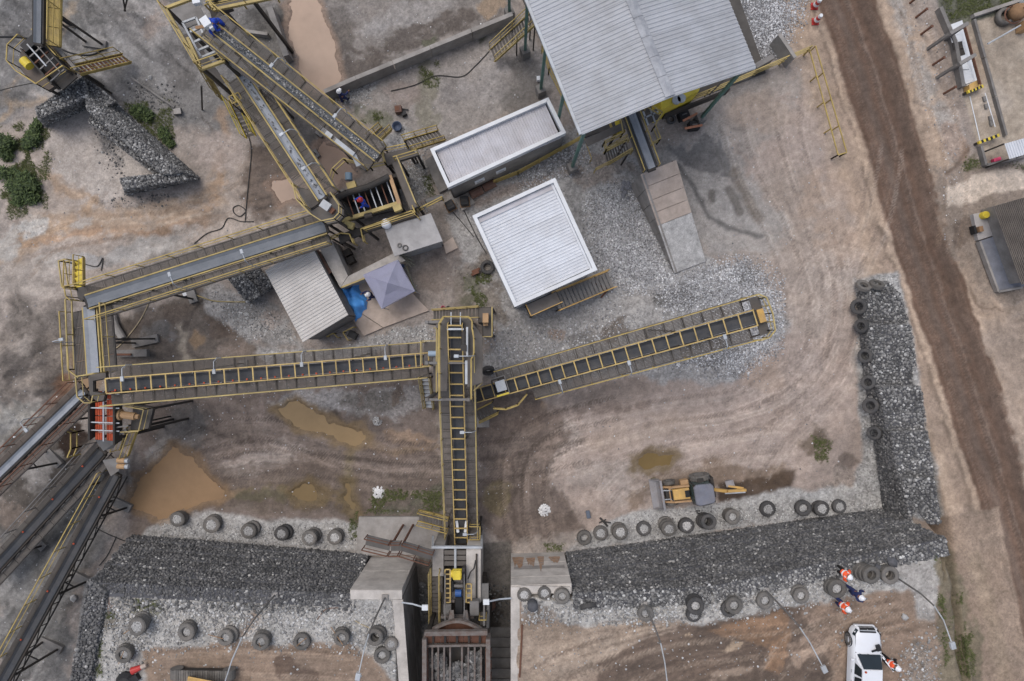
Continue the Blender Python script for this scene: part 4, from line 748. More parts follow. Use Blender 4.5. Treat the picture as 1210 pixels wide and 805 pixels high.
# loading ramp
rp = thing('loading_ramp', 'pink and grey concrete ramp wedge below the big roof conveyor', 'loading ramp', P(795, 260))
nl, nr, sl_, sr_ = P(757, 206, 3.0), P(799, 189, 3.0), P(797, 323, 0.12), P(834, 309, 0.12)
fr = [0, 0.125, 0.255, 0.375, 0.50, 1.0]
for i in range(5):
    f0, f1 = fr[i] + 0.002, fr[i + 1] - 0.002
    q = [nl.lerp(sl_, f0), nr.lerp(sr_, f0), nr.lerp(sr_, f1), nl.lerp(sl_, f1)]
    part('ramp_slab', MB().slab(q, 0.18), M['concp'] if i < 4 else M['concg'], rp)
for i in range(7):
    f0, f1 = i / 7 + 0.003, (i + 1) / 7 - 0.003
    for (a, b, o) in ((nl, sl_, -1), (nr, sr_, 1)):
        x, y = a.lerp(b, f0), a.lerp(b, f1); dx = Vector((0.03 * o, 0.0, 0))
        pts = [x, y, Vector((y.x, y.y, -0.1)) + dx * y.z / 3.0, Vector((x.x, x.y, -0.1)) + dx]
        if o > 0: pts = pts[::-1]
        part('side_block', MB().prism([p + Vector((0.015 * o, 0, -0.03)) for p in pts], [p - Vector((0.2 * o, 0, 0)) for p in pts]), M['conc'], rp)
# ------------------------------------------------------------------ sheet roofs
def sheet_mesh(u, v, pitch, n, hgt):
    """one profiled sheet: ribs repeat along u, run along v"""
    mb = MB(); uu = Vector(u).normalized(); up = uu.cross(Vector(v).normalized()); up = up if up.z > 0 else -up; prof = []
    for i in range(n):
        o = i * pitch
        prof += [(o, 0), (o + 0.5 * pitch, 0), (o + 0.62 * pitch, hgt), (o + 0.86 * pitch, hgt)]
    prof.append((n * pitch - 0.008, 0))
    a = [uu * x + up * z for x, z in prof]; b = [p + Vector(v) for p in a]; m = len(a); vs = a + b
    fs = [(i, i + 1, i + 1 + m, i + m) for i in range(m - 1)]
    if (uu.cross(Vector(v))).z < 0: fs = [f[::-1] for f in fs]
    mb.add(vs, fs)
    lo = [p - up * 0.02 for p in (a[0], a[-1], b[-1], b[0])]; mb.quad(*lo)
    return mb
def roof_field(root, A, B, D, ns, ribs, hgt, mt, laps=1, name='roof_sheet'):
    """sheets tiled from A towards B, running from A to D; laps = sheets per run"""
    A, B, D = Vector(A), Vector(B), Vector(D); u = (B - A) / ns; v = (D - A) / laps
    me = sheet_mesh(u, v * (1.0 + (0.01 if laps > 1 else 0)), u.length / ribs, ribs, hgt).mesh(name); me.materials.append(mt)
    for i in range(ns):
        for k in range(laps): inst(name, me, root, A + u * i + v * k + Vector((0, 0, 0.006 * (k % 2) + 0.003 * (i % 2))))
def poly_walls(root, pts, z0, z1, mt, name='wall', th=0.12):
    for a, b in zip(pts, pts[1:] + pts[:1]):
        a, b = Vector((a[0], a[1], 0)), Vector((b[0], b[1], 0)); d = (b - a).normalized() * 0.0; m = (z0 + z1) / 2
        part(name, MB().beam(Vector((*a[:2], m)) + (b - a).normalized() * th / 2, Vector((*b[:2], m)) - (b - a).normalized() * th / 2 + (b - a).normalized() * th, th, z1 - z0), mt, root)
def ring(root, pts, w, z0, z1, mt, name='parapet'):
    """parapet bars butted end to end, inside the outline"""
    c = sum((Vector(p) for p in pts), Vector((0, 0, 0))) / len(pts); n = len(pts)
    for i in range(n):
        a, b = Vector(pts[i]), Vector(pts[(i + 1) % n]); d = (b - a).normalized(); inn = Vector((-d.y, d.x, 0)); inn = inn if inn.dot(c - a) > 0 else -inn
        t = [a, b, b + inn * w - d * w, a + inn * w + d * w]
        part(name, MB().prism([Vector((p.x, p.y, z1)) for p in t], [Vector((p.x, p.y, z0)) for p in t]), mt, root)
# big process shed
ZE, ZR = 8.6, 9.5
bs = thing('process_shed', 'large open shed with grey profiled sheet roof at the top of the picture', 'shed', P(755, 80))
we, ea, ri = P(688, 158, ZE), P(893, 80, ZE), P(792, 114, ZR)
dirN = ((P(625, 0, ZE) - we).normalized() + (P(860, 0, ZE) - ea).normalized()).normalized(); Ln = 11.0
roof_field(bs, we, we + dirN * Ln, ri, 11, 5, 0.03, M['roofg'], laps=2)
roof_field(bs, ri, ri + dirN * Ln, ea, 11, 5, 0.03, M['roofg'], laps=2)
cr = MB(); pdir = (ea - we).normalized()
for i in range(11):
    a = ri + dirN * (i + 0.01); b = ri + dirN * (i + 0.99); part('ridge_cap', MB().prism([a - pdir * 0.24 + Vector((0, 0, 0.03)), a + Vector((0, 0, 0.085)), b + Vector((0, 0, 0.085)), b - pdir * 0.24 + Vector((0, 0, 0.03))][::-1], [a - pdir * 0.24, a + Vector((0, 0, .05)), b + Vector((0, 0, .05)), b - pdir * 0.24][::-1]).prism([a + Vector((0, 0, 0.085)), a + pdir * 0.24 + Vector((0, 0, 0.03)), b + pdir * 0.24 + Vector((0, 0, 0.03)), b + Vector((0, 0, 0.085))][::-1], [a + Vector((0, 0, .05)), a + pdir * 0.24, b + pdir * 0.24, b + Vector((0, 0, .05))][::-1]), M['ridge'], bs)
part('gutter', MB().beam(we - pdir * 0.08 + Vector((0, 0, -.06)), we - pdir * 0.08 + dirN * Ln + Vector((0, 0, -.06)), 0.14, 0.16), M['lsteel'], bs)
part('verge_trim', MB().beam(we + Vector((0, 0, -.09)), ri + Vector((0, 0, -.09)), 0.06, 0.12), M['white'], bs); part('verge_trim', MB().beam(ri + Vector((0, 0, -.09)), ea + Vector((0, 0, -.09)), 0.06, 0.12), M['white'], bs)
for i in range(5):
    for e, s in ((we, 1), (ea, -1)):
        p = e + pdir * 0.35 * s + dirN * (0.3 + i * 2.5); part('column', MB().beam(Vector((p.x, p.y, 0)), Vector((p.x, p.y, ZE - 0.1)), 0.16, 0.16), M['green'], bs)
        part('column_base', MB().box((p.x, p.y, 0.45), (0.5, 0.5, 0.9), 0.4), M['concd'], bs)
for i in range(5):
    a = we + dirN * (0.3 + i * 2.5) + Vector((0, 0, -.2)); b = ri + dirN * (0.3 + i * 2.5) + Vector((0, 0, -.2)); c = ea + dirN * (0.3 + i * 2.5) + Vector((0, 0, -.2)); part('rafter', MB().beam(a, b, 0.12, 0.25).beam(b, c, 0.12, 0.25), M['green'], bs)
# yellow machine deck inside the shed
ym = thing('screen_box', 'yellow machine casing with round hatch peeking out under the big roof', 'machine', P(815, 120))
a, b, c, d = P(781, 130, 3.2), P(826, 108, 3.2), P(835, 80, 3.2), P(780, 100, 3.2)
part('casing', MB().slab([a, b, c, d], 2.4), M['yelbright'], ym, bevel=0.04); cc = P(799, 119, 3.24); part('hatch', MB().tube(cc, cc + Vector((0, 0, 0.12)), 0.24, 14).tube(cc + Vector((0.28, .1, 0)), cc + Vector((0.28, .1, 0.12)), 0.24, 14), M['lsteel'], ym)
part('skirt_frame', MB().beam(P(784, 138, 1.4), P(860, 108, 1.4), 0.1, 0.9).beam(P(838, 112, 2.2), P(858, 92, 2.2), 0.08, 0.1), M['dsteel'], ym)
solo('shed_floor', MB().slab([P(690, 163, 0.12), P(905, 86, 0.12), P(860, -40, 0.12), P(600, -40, 0.12)], 0.2), mat('dark_shed_floor', (84, 80, 76), 0.9), 'dark concrete floor slab under the big sheet roof', 'concrete slab')
# white-roofed building
def flat_building(name, label, cor, z, roofmt, trim, wallmt, pw, ns, ribs, laps, along, sink, cat='building'):
    c = [P(a, b, z) for a, b in cor]; root = thing(name, label, cat, Vector((*((c[0] + c[2]) / 2)[:2], 0)))
    ring(root, c, pw, z - 0.5, z, trim)
    cen = sum(c, Vector((0, 0, 0))) / 4; g = [cen + (v - cen) * (1 - pw / (v - cen).length * 1.35) for v in c]; g = [Vector((v.x, v.y, z - sink)) for v in g]
    A, B, D = (g[0], g[3], g[1]) if along == 0 else (g[0], g[1], g[3])
    roof_field(root, A, B, D, ns, ribs, 0.028, roofmt, laps)
    ins = [cen + (v - cen) * (1 - 0.14 / (v - cen).length) for v in c]
    for i in range(4):
        p, q = ins[i], ins[(i + 1) % 4]; t = 0.1; d = (q - p).normalized(); m = (z - 0.52) / 2
        part('wall', MB().beam(Vector((p.x, p.y, m)) + d * t / 2, Vector((q.x, q.y, m)) - d * t / 2, t, z - 0.52), wallmt, root)
    return root, c
wb, wc = flat_building('control_building', 'square building with bright white ribbed roof in the middle of the yard', [(558, 255), (656, 210), (706, 319), (608, 363)], 4.2, M['roofw'], M['white'], M['white'], 0.2, 6, 5, 2, 0, 0.26)
me_ = MB().beam(wc[0].lerp(wc[1], .06) + Vector((0, 0, -.2)), wc[0].lerp(wc[1], .97) + Vector((0, 0, -.2)), 0.0, 0.0)
dv = (wc[3] - wc[0]).normalized(); part('flashing', MB().slab([wc[0].lerp(wc[1], .04) + dv * .22 + Vector((0, 0, -.19)), wc[0].lerp(wc[1], .96) + dv * .22 + Vector((0, 0, -.19)), wc[0].lerp(wc[1], .96) + dv * .5 + Vector((0, 0, -.19)), wc[0].lerp(wc[1], .04) + dv * .5 + Vector((0, 0, -.19))], 0.03), M['roofm'], wb)
du = (wc[1] - wc[0]).normalized(); part('gutter', MB().slab([wc[1].lerp(wc[2], .03) - du * .22 + Vector((0, 0, -.17)), wc[1].lerp(wc[2], .97) - du * .22 + Vector((0, 0, -.17)), wc[1].lerp(wc[2], .97) - du * .34 + Vector((0, 0, -.17)), wc[1].lerp(wc[2], .03) - du * .34 + Vector((0, 0, -.17))], 0.03), M['roofw'], wb)
gb, gc = flat_building('electrical_room', 'long flat-roofed room with mauve-grey ribbed roof and white parapet beside the big shed', [(508, 176), (648, 115), (669, 157), (529, 222)], 3.2, M['roofm'], M['white'], M['concd'], 0.2, 9, 5, 1, 1, 0.3)
for x, y in ((566, 212), (591, 200)):
    a = thing('air_conditioner', 'white air conditioner on the ' + ('left' if x < 580 else 'right') + ' of two by the electrical room wall', 'air conditioner', P(x, y, 1.0), 'air conditioners on the electrical room')
    d = (gc[2] - gc[3]).normalized(); p = P(x, y, 1.6); rz = math.atan2(d.y, d.x); part('casing', MB().box(p, (0.62, 0.3, 0.5), rz), M['white'], a, bevel=0.02)
    nrm = Vector((d.y, -d.x, 0)); c = p + nrm * 0.155; part('fan_grille', MB().tube(c, c + nrm * 0.02, 0.2, 14), M['lsteel'], a); part('bracket', MB().beam(p + Vector((0, 0, -.27)), p - nrm * 0.35 + Vector((0, 0, -.27)), 0.05, 0.04), M['steel'], a)
# corrugated beige shed
sh = thing('corrugated_shed', 'beige corrugated-roof shed left of the blue tarpaulin', 'shed', P(362, 345))
q = [P(313, 320, 3.0), P(367, 288, 2.8), P(413, 375, 2.8), P(358, 405, 3.0)]
roof_field(sh, q[0], q[3], q[1], 5, 5, 0.035, M['roofb'], 1)
cen = sum(q, Vector((0, 0, 0))) / 4; ins = [cen + (v - cen) * 0.93 for v in q]
for i in range(4):
    a, b = ins[i], ins[(i + 1) % 4]; d = (b - a).normalized(); part('wall', MB().beam(Vector((a.x, a.y, 1.33)) + d * .06, Vector((b.x, b.y, 1.33)) - d * .06, 0.1, 2.66), M['concd'], sh)
part('awning', MB().slab([P(367, 296, 2.0), P(375, 293, 2.0), P(392, 322, 2.0), P(384, 327, 2.0)], 0.05), M['brown'], sh)
# concrete retaining L, flat roof, slab
lw = thing('concrete_wall', 'thick L-shaped concrete wall between the blue tarpaulin and the screen house', 'concrete wall', P(405, 325))
part('wall_leg', MB().slab([P(376, 291, 1.9), P(392, 284, 1.9), P(411, 326, 1.9), P(402, 340, 1.9)], 2.0), M['concl'], lw); part('wall_leg', MB().slab([P(402.5, 339.6, 1.88), P(411.5, 326.5, 1.88), P(468, 298, 1.88), P(479, 308, 1.88), P(432, 328, 1.88)], 1.98), M['concl'], lw)
part('yellow_edge', MB().beam(P(403, 340, 1.93), P(432, 328.5, 1.93), 0.09, 0.05), M['yelpale'], lw)
fb = thing('flat_roof_hut', 'grey flat concrete-roofed hut with two loose rings lying on it', 'hut', P(485, 277))
part('roof_slab', MB().slab([P(454, 270, 2.8), P(509, 252, 2.8), P(523, 285, 2.8), P(466, 303, 2.8)], 0.14), M['hutr'], fb)
iq = [P(460, 272, 2.6), P(506, 257, 2.6), P(518, 283, 2.6), P(470, 298, 2.6)]
for i in range(4):
    a, b = iq[i], iq[(i + 1) % 4]; d = (b - a).normalized(); part('wall', MB().beam(Vector((a.x, a.y, 1.32)) + d * .06, Vector((b.x, b.y, 1.32)) - d * .06, 0.1, 2.66), M['lsteel'], fb)
for x, y, r, c in ((479, 293, 0.14, M['tyred']), (472, 290, 0.1, M['steel'])):
    p = P(x, y, 2.85); solo('rubber_ring' if r > 0.12 else 'hose_ring', MB().lathe([(r + 0.035 * math.cos(t), 0.03 * math.sin(t)) for t in [k * math.pi / 3 for k in range(6)]], p, 16, True), c, ('dark rubber ring' if r > 0.12 else 'thin grey ring') + ' lying on the flat hut roof', 'ring')
ws = thing('work_slab', 'pinkish concrete slab under the lilac canopy and blue tarpaulin', 'concrete slab', P(450, 360))
part('slab', MB().slab([P(404, 341, 0.2), P(432, 329, 0.2), P(470, 314, 0.2), P(476, 335, 0.2), P(507, 367, 0.2), P(453, 387, 0.2), P(427, 370, 0.2)], 0.3), M['concp'], ws); part('slab', MB().slab([P(426.4, 370.6, 0.2), P(452.4, 387.4, 0.2), P(430, 397, 0.2), P(418, 380, 0.2), P(404, 342, 0.2)], 0.3), M['concp'], ws)
solo('paving_slab', MB().slab([P(524, 288, 0.15), P(535, 280, 0.15), P(541, 293, 0.15), P(527, 300, 0.15)], 0.2), M['concp'], 'small square concrete slab right of the flat-roofed hut', 'concrete slab')
solo('equipment_plinth', MB().slab([P(537, 235, 0.3), P(553, 227, 0.3), P(561, 240, 0.3), P(546, 249, 0.3)], 0.4), M['conc'], 'concrete plinth under a black box near the electrical room corner', 'concrete plinth')
solo('pump_plinth', MB().slab([P(502, 190, 0.3), P(512, 183, 0.3), P(530, 222, 0.3), P(519, 228, 0.3)], 0.4), M['concd'], 'dark concrete strip along the short end of the electrical room', 'concrete plinth')
solo('concrete_block', MB().box(P(640, 18, 0.5), (0.5, 0.9, 1.0), 0.3), M['conc'], 'concrete footing block at the left corner of the big shed', 'concrete block')
# lilac canopy
ct = thing('canopy_tent', 'lilac pyramid canopy tent standing on the concrete slab', 'canopy tent', P(460, 340))
cc = [P(429, 325, 2.3), P(470, 307, 2.3), P(490, 344, 2.3), P(451, 365, 2.3)]; ap = P(458, 334, 3.1)
for i in range(4):
    a, b = cc[i], cc[(i + 1) % 4]; mids = (a + b) / 2 + ((a + b) / 2 - ap) * -0.03; m1 = a.lerp(ap, .5) - Vector((0, 0, .05)); m2 = b.lerp(ap, .5) - Vector((0, 0, .05))
    part('canopy_panel', MB().add([a, mids, b, m2, ap, m1, (m1 + m2) / 2 - Vector((0, 0, .04))], [(0, 1, 6, 5), (1, 2, 3, 6), (5, 6, 4), (6, 3, 4)]), M['canopy'], ct)
    part('valance', MB().beam(a + Vector((0, 0, -.1)), b + Vector((0, 0, -.1)), 0.02, 0.2), M['canopy'], ct)
    part('leg', MB().tube(Vector((a.x, a.y, 0)).lerp(Vector((ap.x, ap.y, 0)), .04), a.lerp(ap, .04), 0.025), M['lsteel'], ct)
# blue tarpaulin
mb = MB(); nu, nv = 14, 18; rr = random.Random(4); base = [P(401, 338), P(424, 331), P(437, 364), P(421, 381)]
for j in range(nv + 1):
    for i in range(nu + 1):
        u, v = i / nu, j / nv; p = (base[0] * (1 - u) + base[1] * u) * (1 - v) + (base[3] * (1 - u) + base[2] * u) * v
        e = min(u, 1 - u, v, 1 - v); p.x += 0.12 * math.sin(v * 9 + u * 2) * (1 if u > .5 else .3); p.y += 0.06 * math.sin(u * 11); h = 0.22 + min(1, e * 6) * (0.45 + 0.16 * math.sin(u * 9 + v * 6) + 0.12 * math.sin(v * 15 - u * 5) + rr.uniform(-.05, .05)); mb.v.append((p.x, p.y, h))
mb.f = [(j * (nu + 1) + i, (j + 1) * (nu + 1) + i, (j + 1) * (nu + 1) + i + 1, j * (nu + 1) + i + 1) for j in range(nv) for i in range(nu)]
solo('tarpaulin', mb, M['bluet'], 'crumpled bright blue tarpaulin on the concrete beside the beige shed', 'tarpaulin', smooth=True)
# ------------------------------------------------------------------ compound on the east edge
lowwall('low concrete kerb wall around the tan yard in the top right corner', [(1151, 18), (1260, -18)], 0.35, 0.2, M['conc'])
lowwall('concrete kerb wall running down the left side of the top right tan yard', [(1152, 22), (1190, 160)], 0.3, 0.14, M['concd'])
lowwall('dark retaining wall left of the white parts tray by the haul road', [(1112, 8), (1130, 50), (1139, 102)], 0.5, 0.22, M['concd'])
tb = thing('storage_bay', 'narrow storage bay of white sheets under cross beams in the top right yard', 'storage bay', P(1140, 65))
part('bay_floor', MB().slab([P(1121, 30, 0.3), P(1137, 24, 0.3), P(1158, 98, 0.3), P(1143, 104, 0.3)], 0.3), M['white'], tb); part('bin', MB().slab([P(1145, 100, 0.6), P(1156, 94, 0.6), P(1159, 101, 0.6), P(1146, 107, 0.6)], 0.5), M['orangeyel'], tb)
for a, b in (((1122, 40), (1143, 28)), ((1133, 76), (1152, 65))): part('cross_beam', MB().beam(P(*a, 2.2), P(*b, 2.2), 0.2, 0.2), M['concd'], tb); part('post', MB().beam(P(*b, 2.1), Vector((*P(*b, 2.1)[:2], 0)), 0.16, 0.16), M['concd'], tb); part('post', MB().beam(P(*a, 2.1), Vector((*P(*a, 2.1)[:2], 0)), 0.16, 0.16), M['concd'], tb)
part('side_rail', MB().beam(P(1140, 30, 1.0), P(1159, 100, 1.0), 0.06, 0.08).beam(P(1138, 30, 0.7), P(1157, 100, 0.7), 0.04, 0.08), M['rust'], tb)
for k in range(8): part('white_sheet', MB().box(P(1127 + k * 2.6 + RNG.uniform(-2, 2), 38 + k * 8, 0.36 + 0.03 * (k % 3)), (0.5 + RNG.uniform(0, .2), 0.42, 0.03), 0.25 + RNG.uniform(-.2, .2)), M['white'] if k not in (2, 3) else M['dsteel'], tb)
def hazard(label, a, b, z):
    r = thing('hazard_barrier', label, 'barrier', P(*a)); p, q = P(*a, z), P(*b, z)
    for k in range(9): part('stripe', MB().beam(p.lerp(q, k / 9), p.lerp(q, (k + 1) / 9 - 0.002), 0.18, 0.16), M['yelbright'] if k % 2 == 0 else M['black'], r)
    for t in (0.08, 0.92): c = p.lerp(q, t); part('foot', MB().box((c.x, c.y, z / 2 - 0.05), (0.12, 0.12, z - 0.1)), M['dsteel'], r)
hazard('yellow and black striped barrier bar at the end of the white sheet bay', (1143, 109), (1161, 102), 0.5); hazard('yellow and black striped barrier bar above the small white roof on the right edge', (1156, 169), (1180, 160), 0.5)
mb = MB()
for a, b in (((1146, 114), (1158, 166)), ((1164, 110), (1176, 150))): mb.beam(P(*a, 0.035), P(*b, 0.035), 0.06, 0.01)
setting('yard_marking', mb, M['white'])
for k, (x, y) in enumerate(((1163, 117), (1165, 126), (1170, 140), (1171, 146))): solo('wheel_stop', MB().box(P(x, y, 0.08), (0.16, 0.3, 0.14), 0.25), M['concd'], 'small grey wheel stop, ' + ORD[k] + ' from the top along the white line in the tan yard', 'wheel stop', 'wheel stops by the white line')
solo('boom_pole', MB().tube(P(1167, 52, 0.9), P(1206, 30, 0.9), 0.05, 8), M['lsteel'], 'pale boom pole lying across the tan yard at the top right', 'pole')
def tyre_lathe(mb, c, R, r_in, wd, axis='Z', n=24):
    w2 = wd / 2
    prof = [(r_in, -w2 * .7), (r_in + (R - r_in) * .25, -w2), (R * .9, -w2 * .95), (R, -w2 * .6), (R, w2 * .6), (R * .9, w2 * .95), (r_in + (R - r_in) * .25, w2), (r_in, w2 * .7), (r_in * 1.06, 0)]
    return mb.lathe(prof, c, n, True, axis)
solo('loader_tyre', tyre_lathe(MB(), P(1187, 20, 0.25), 0.52, 0.3, 0.4), M['tyre'], 'big tyre with earth-coloured rim in the top right tan yard', 'tyre', smooth=True)
mx = thing('cement_mixer', 'dusty round drum machine at the right edge of the tan yard', 'mixer', P(1199, 18)); part('drum', MB().lathe([(0.05, .9), (.35, .8), (.5, .45), (.45, .1), (0.2, 0)], P(1197, 18, 0.2), 14), M['wood'], mx, smooth=True); part('drum_rim', MB().lathe([(0.5, .0), (.56, .05), (.5, .1)], P(1197, 18, 0.62), 16), M['rust'], mx); part('frame', MB().beam(P(1190, 26, .3), P(1210, 14, .3), .1, .1).box(P(1209, 32, .4), (.4, .5, .7)), M['motor'], mx)
solo('storage_tank', MB().lathe([(0, 1.2), (.5, 1.15), (.62, 1.0), (.62, 0)], P(1212, 8, 0), 18), M['lsteel'], 'pale round tank cut by the right edge at the top', 'tank', smooth=True)
lr = thing('lean_to', 'small pale blue-white sheet roof at the right edge below the tan yard', 'shed', P(1200, 180)); q = [P(1187, 170, 2), P(1222, 160, 2.2), P(1228, 176, 2.2), P(1193, 188, 2)]
roof_field(lr, q[0], q[1], q[3], 3, 4, 0.04, M['roofw'], 1)
for p in q: part('post', MB().beam(Vector((p.x, p.y, 0)), p - Vector((0, 0, .05)), .07, .07), M['dsteel'], lr)
solo('jerrycan', MB().box(P(1177, 189, 0.2), (0.45, 0.22, 0.3), 0.3), M['pink'], 'magenta container on the ground left of the small white roof', 'container', bevel=0.04)
lowwall('broken concrete edge wall below the small white roof at the right edge', [(1160, 172), (1166, 195), (1215, 184)], 0.4, 0.14, M['concd'])
# house with old fibre-cement roof
hh = thing('old_house', 'low house with dark ribbed roof beside a grey concrete pit at the right edge', 'house', P(1195, 290))
q = [P(1174, 244, 1.9), P(1212, 233, 2.1), None, P(1207, 336, 1.9)]; q[2] = q[1] + (q[3] - q[0])
roof_field(hh, q[0], q[1], q[3], 3, 6, 0.06, M['roofold'], 2, 'old_roof_sheet'); w0 = q[0] + (q[1] - q[0]) * .3; w3 = q[3] + (q[2] - q[3]) * .3
part('wall', MB().slab([v - Vector((0, 0, .12)) for v in (w0, q[1], q[2], w3)], 1.75), M['conc'], hh)
lz = 0.25; part('pit_floor', MB().slab([P(1157, 285, lz), P(1182, 277, lz), P(1212, 338, lz), P(1178, 344, lz)], .3), mat('grey_pit_floor', (128, 130, 138), 0.8, dirt=(108, 106, 108), damt=.5), hh); part('terrace', MB().slab([P(1150, 253, .3), P(1168, 250, .3), P(1181, 276, .3), P(1156, 284, .3)], .4), mat('pale_terrace', (172, 167, 164), 0.85, dirt=(146, 140, 136), damt=.5), hh)
for (a, b) in (((1186, 308), (1191, 320)), ((1191, 321), (1194, 333))): part('floor_slot', MB().beam(P(*a, lz + .02), P(*b, lz + .02), 0.13, 0.05), M['black'], hh)
for (a, b) in (((1156, 286), (1178, 345)), ((1178, 345), (1206, 340))): part('pit_kerb', MB().beam(P(*a, .25), P(*b, .25), .12, .35), M['conc'], hh)
solo('water_drum', MB().lathe([(0, .35), (.2, .35), (.22, .3), (.22, 0)], P(1161, 255, .31), 14), M['yelbright'], 'yellow-lidded drum on the pale terrace of the right edge house', 'drum'); solo('wooden_crate', MB().box(P(1158, 271, .44), (0.24, 0.34, 0.26), .2), M['wood'], 'small brown crate on the pale terrace of the right edge house', 'crate'); solo('bench', MB().box(P(1150, 272, 0.22), (0.14, 0.5, 0.4), .25), M['black'], 'short dark bench on the ground left of the pale terrace', 'bench')
# ------------------------------------------------------------------ conveyors, galleries, stairs, platforms
UP = Vector((0, 0, 1))
def panel_mesh(L, wd, mt, n=9):
    """open grating panel: bars along x, two cross bars"""
    mb = MB()
    for i in range(n):
        y = (i + 0.5) / n * wd - wd / 2; mb.box((L / 2, y, 0), (L * 0.97, wd / n * 0.66, 0.03))
    for x in (0.06, L / 2, L - 0.06): mb.box((x, 0, -0.035), (0.035, wd, 0.035))
    me = mb.mesh('walkway_panel'); me.materials.append(mt); return me
_pc = {}
def basis(d):
    d = Vector(d).normalized(); n = UP.cross(d).normalized(); u = d.cross(n); return Matrix((d, n, u)).transposed()
def rail_mb(mb, pts, h=1.0, step=1.5, r=0.028, mid=True, toe=False):
    toe = False; r *= .85
    for a, b in zip(pts[:-1], pts[1:]):
        a, b = Vector(a), Vector(b); mb.beam(a + UP * h, b + UP * h, r * 2, r * 2)
        if mid: mb.beam(a + UP * h * .5, b + UP * h * .5, r * 1.2, r * 1.2)
        if toe: mb.beam(a + UP * .08, b + UP * .08, r, 0.12)
        n = max(1, int((b - a).length / step))
        for i in range(n + 1):
            p = a.lerp(b, i / n); mb.beam(p, p + UP * h, r * 1.6, r * 1.6)
    return mb
def lamp_part(root, base, side, h=1.9, reach=0.55):
    """small work lamp on a curved arm fixed to a handrail"""
    base = Vector(base); s = Vector(side).normalized(); pts = [base, base + UP * (h * .8), base + UP * h + s * reach * .3, base + UP * (h * 1.02) + s * reach]
    l = part('work_lamp', MB().path(pts, 0.024, 6), M['lsteel'], root)
    e = pts[-1]; rz = math.atan2(s.y, s.x); hd = part('lamp_head', MB().box(e + s * .1, (0.24, 0.16, 0.1), rz), M['lsteel'], l, bevel=0.02); return l
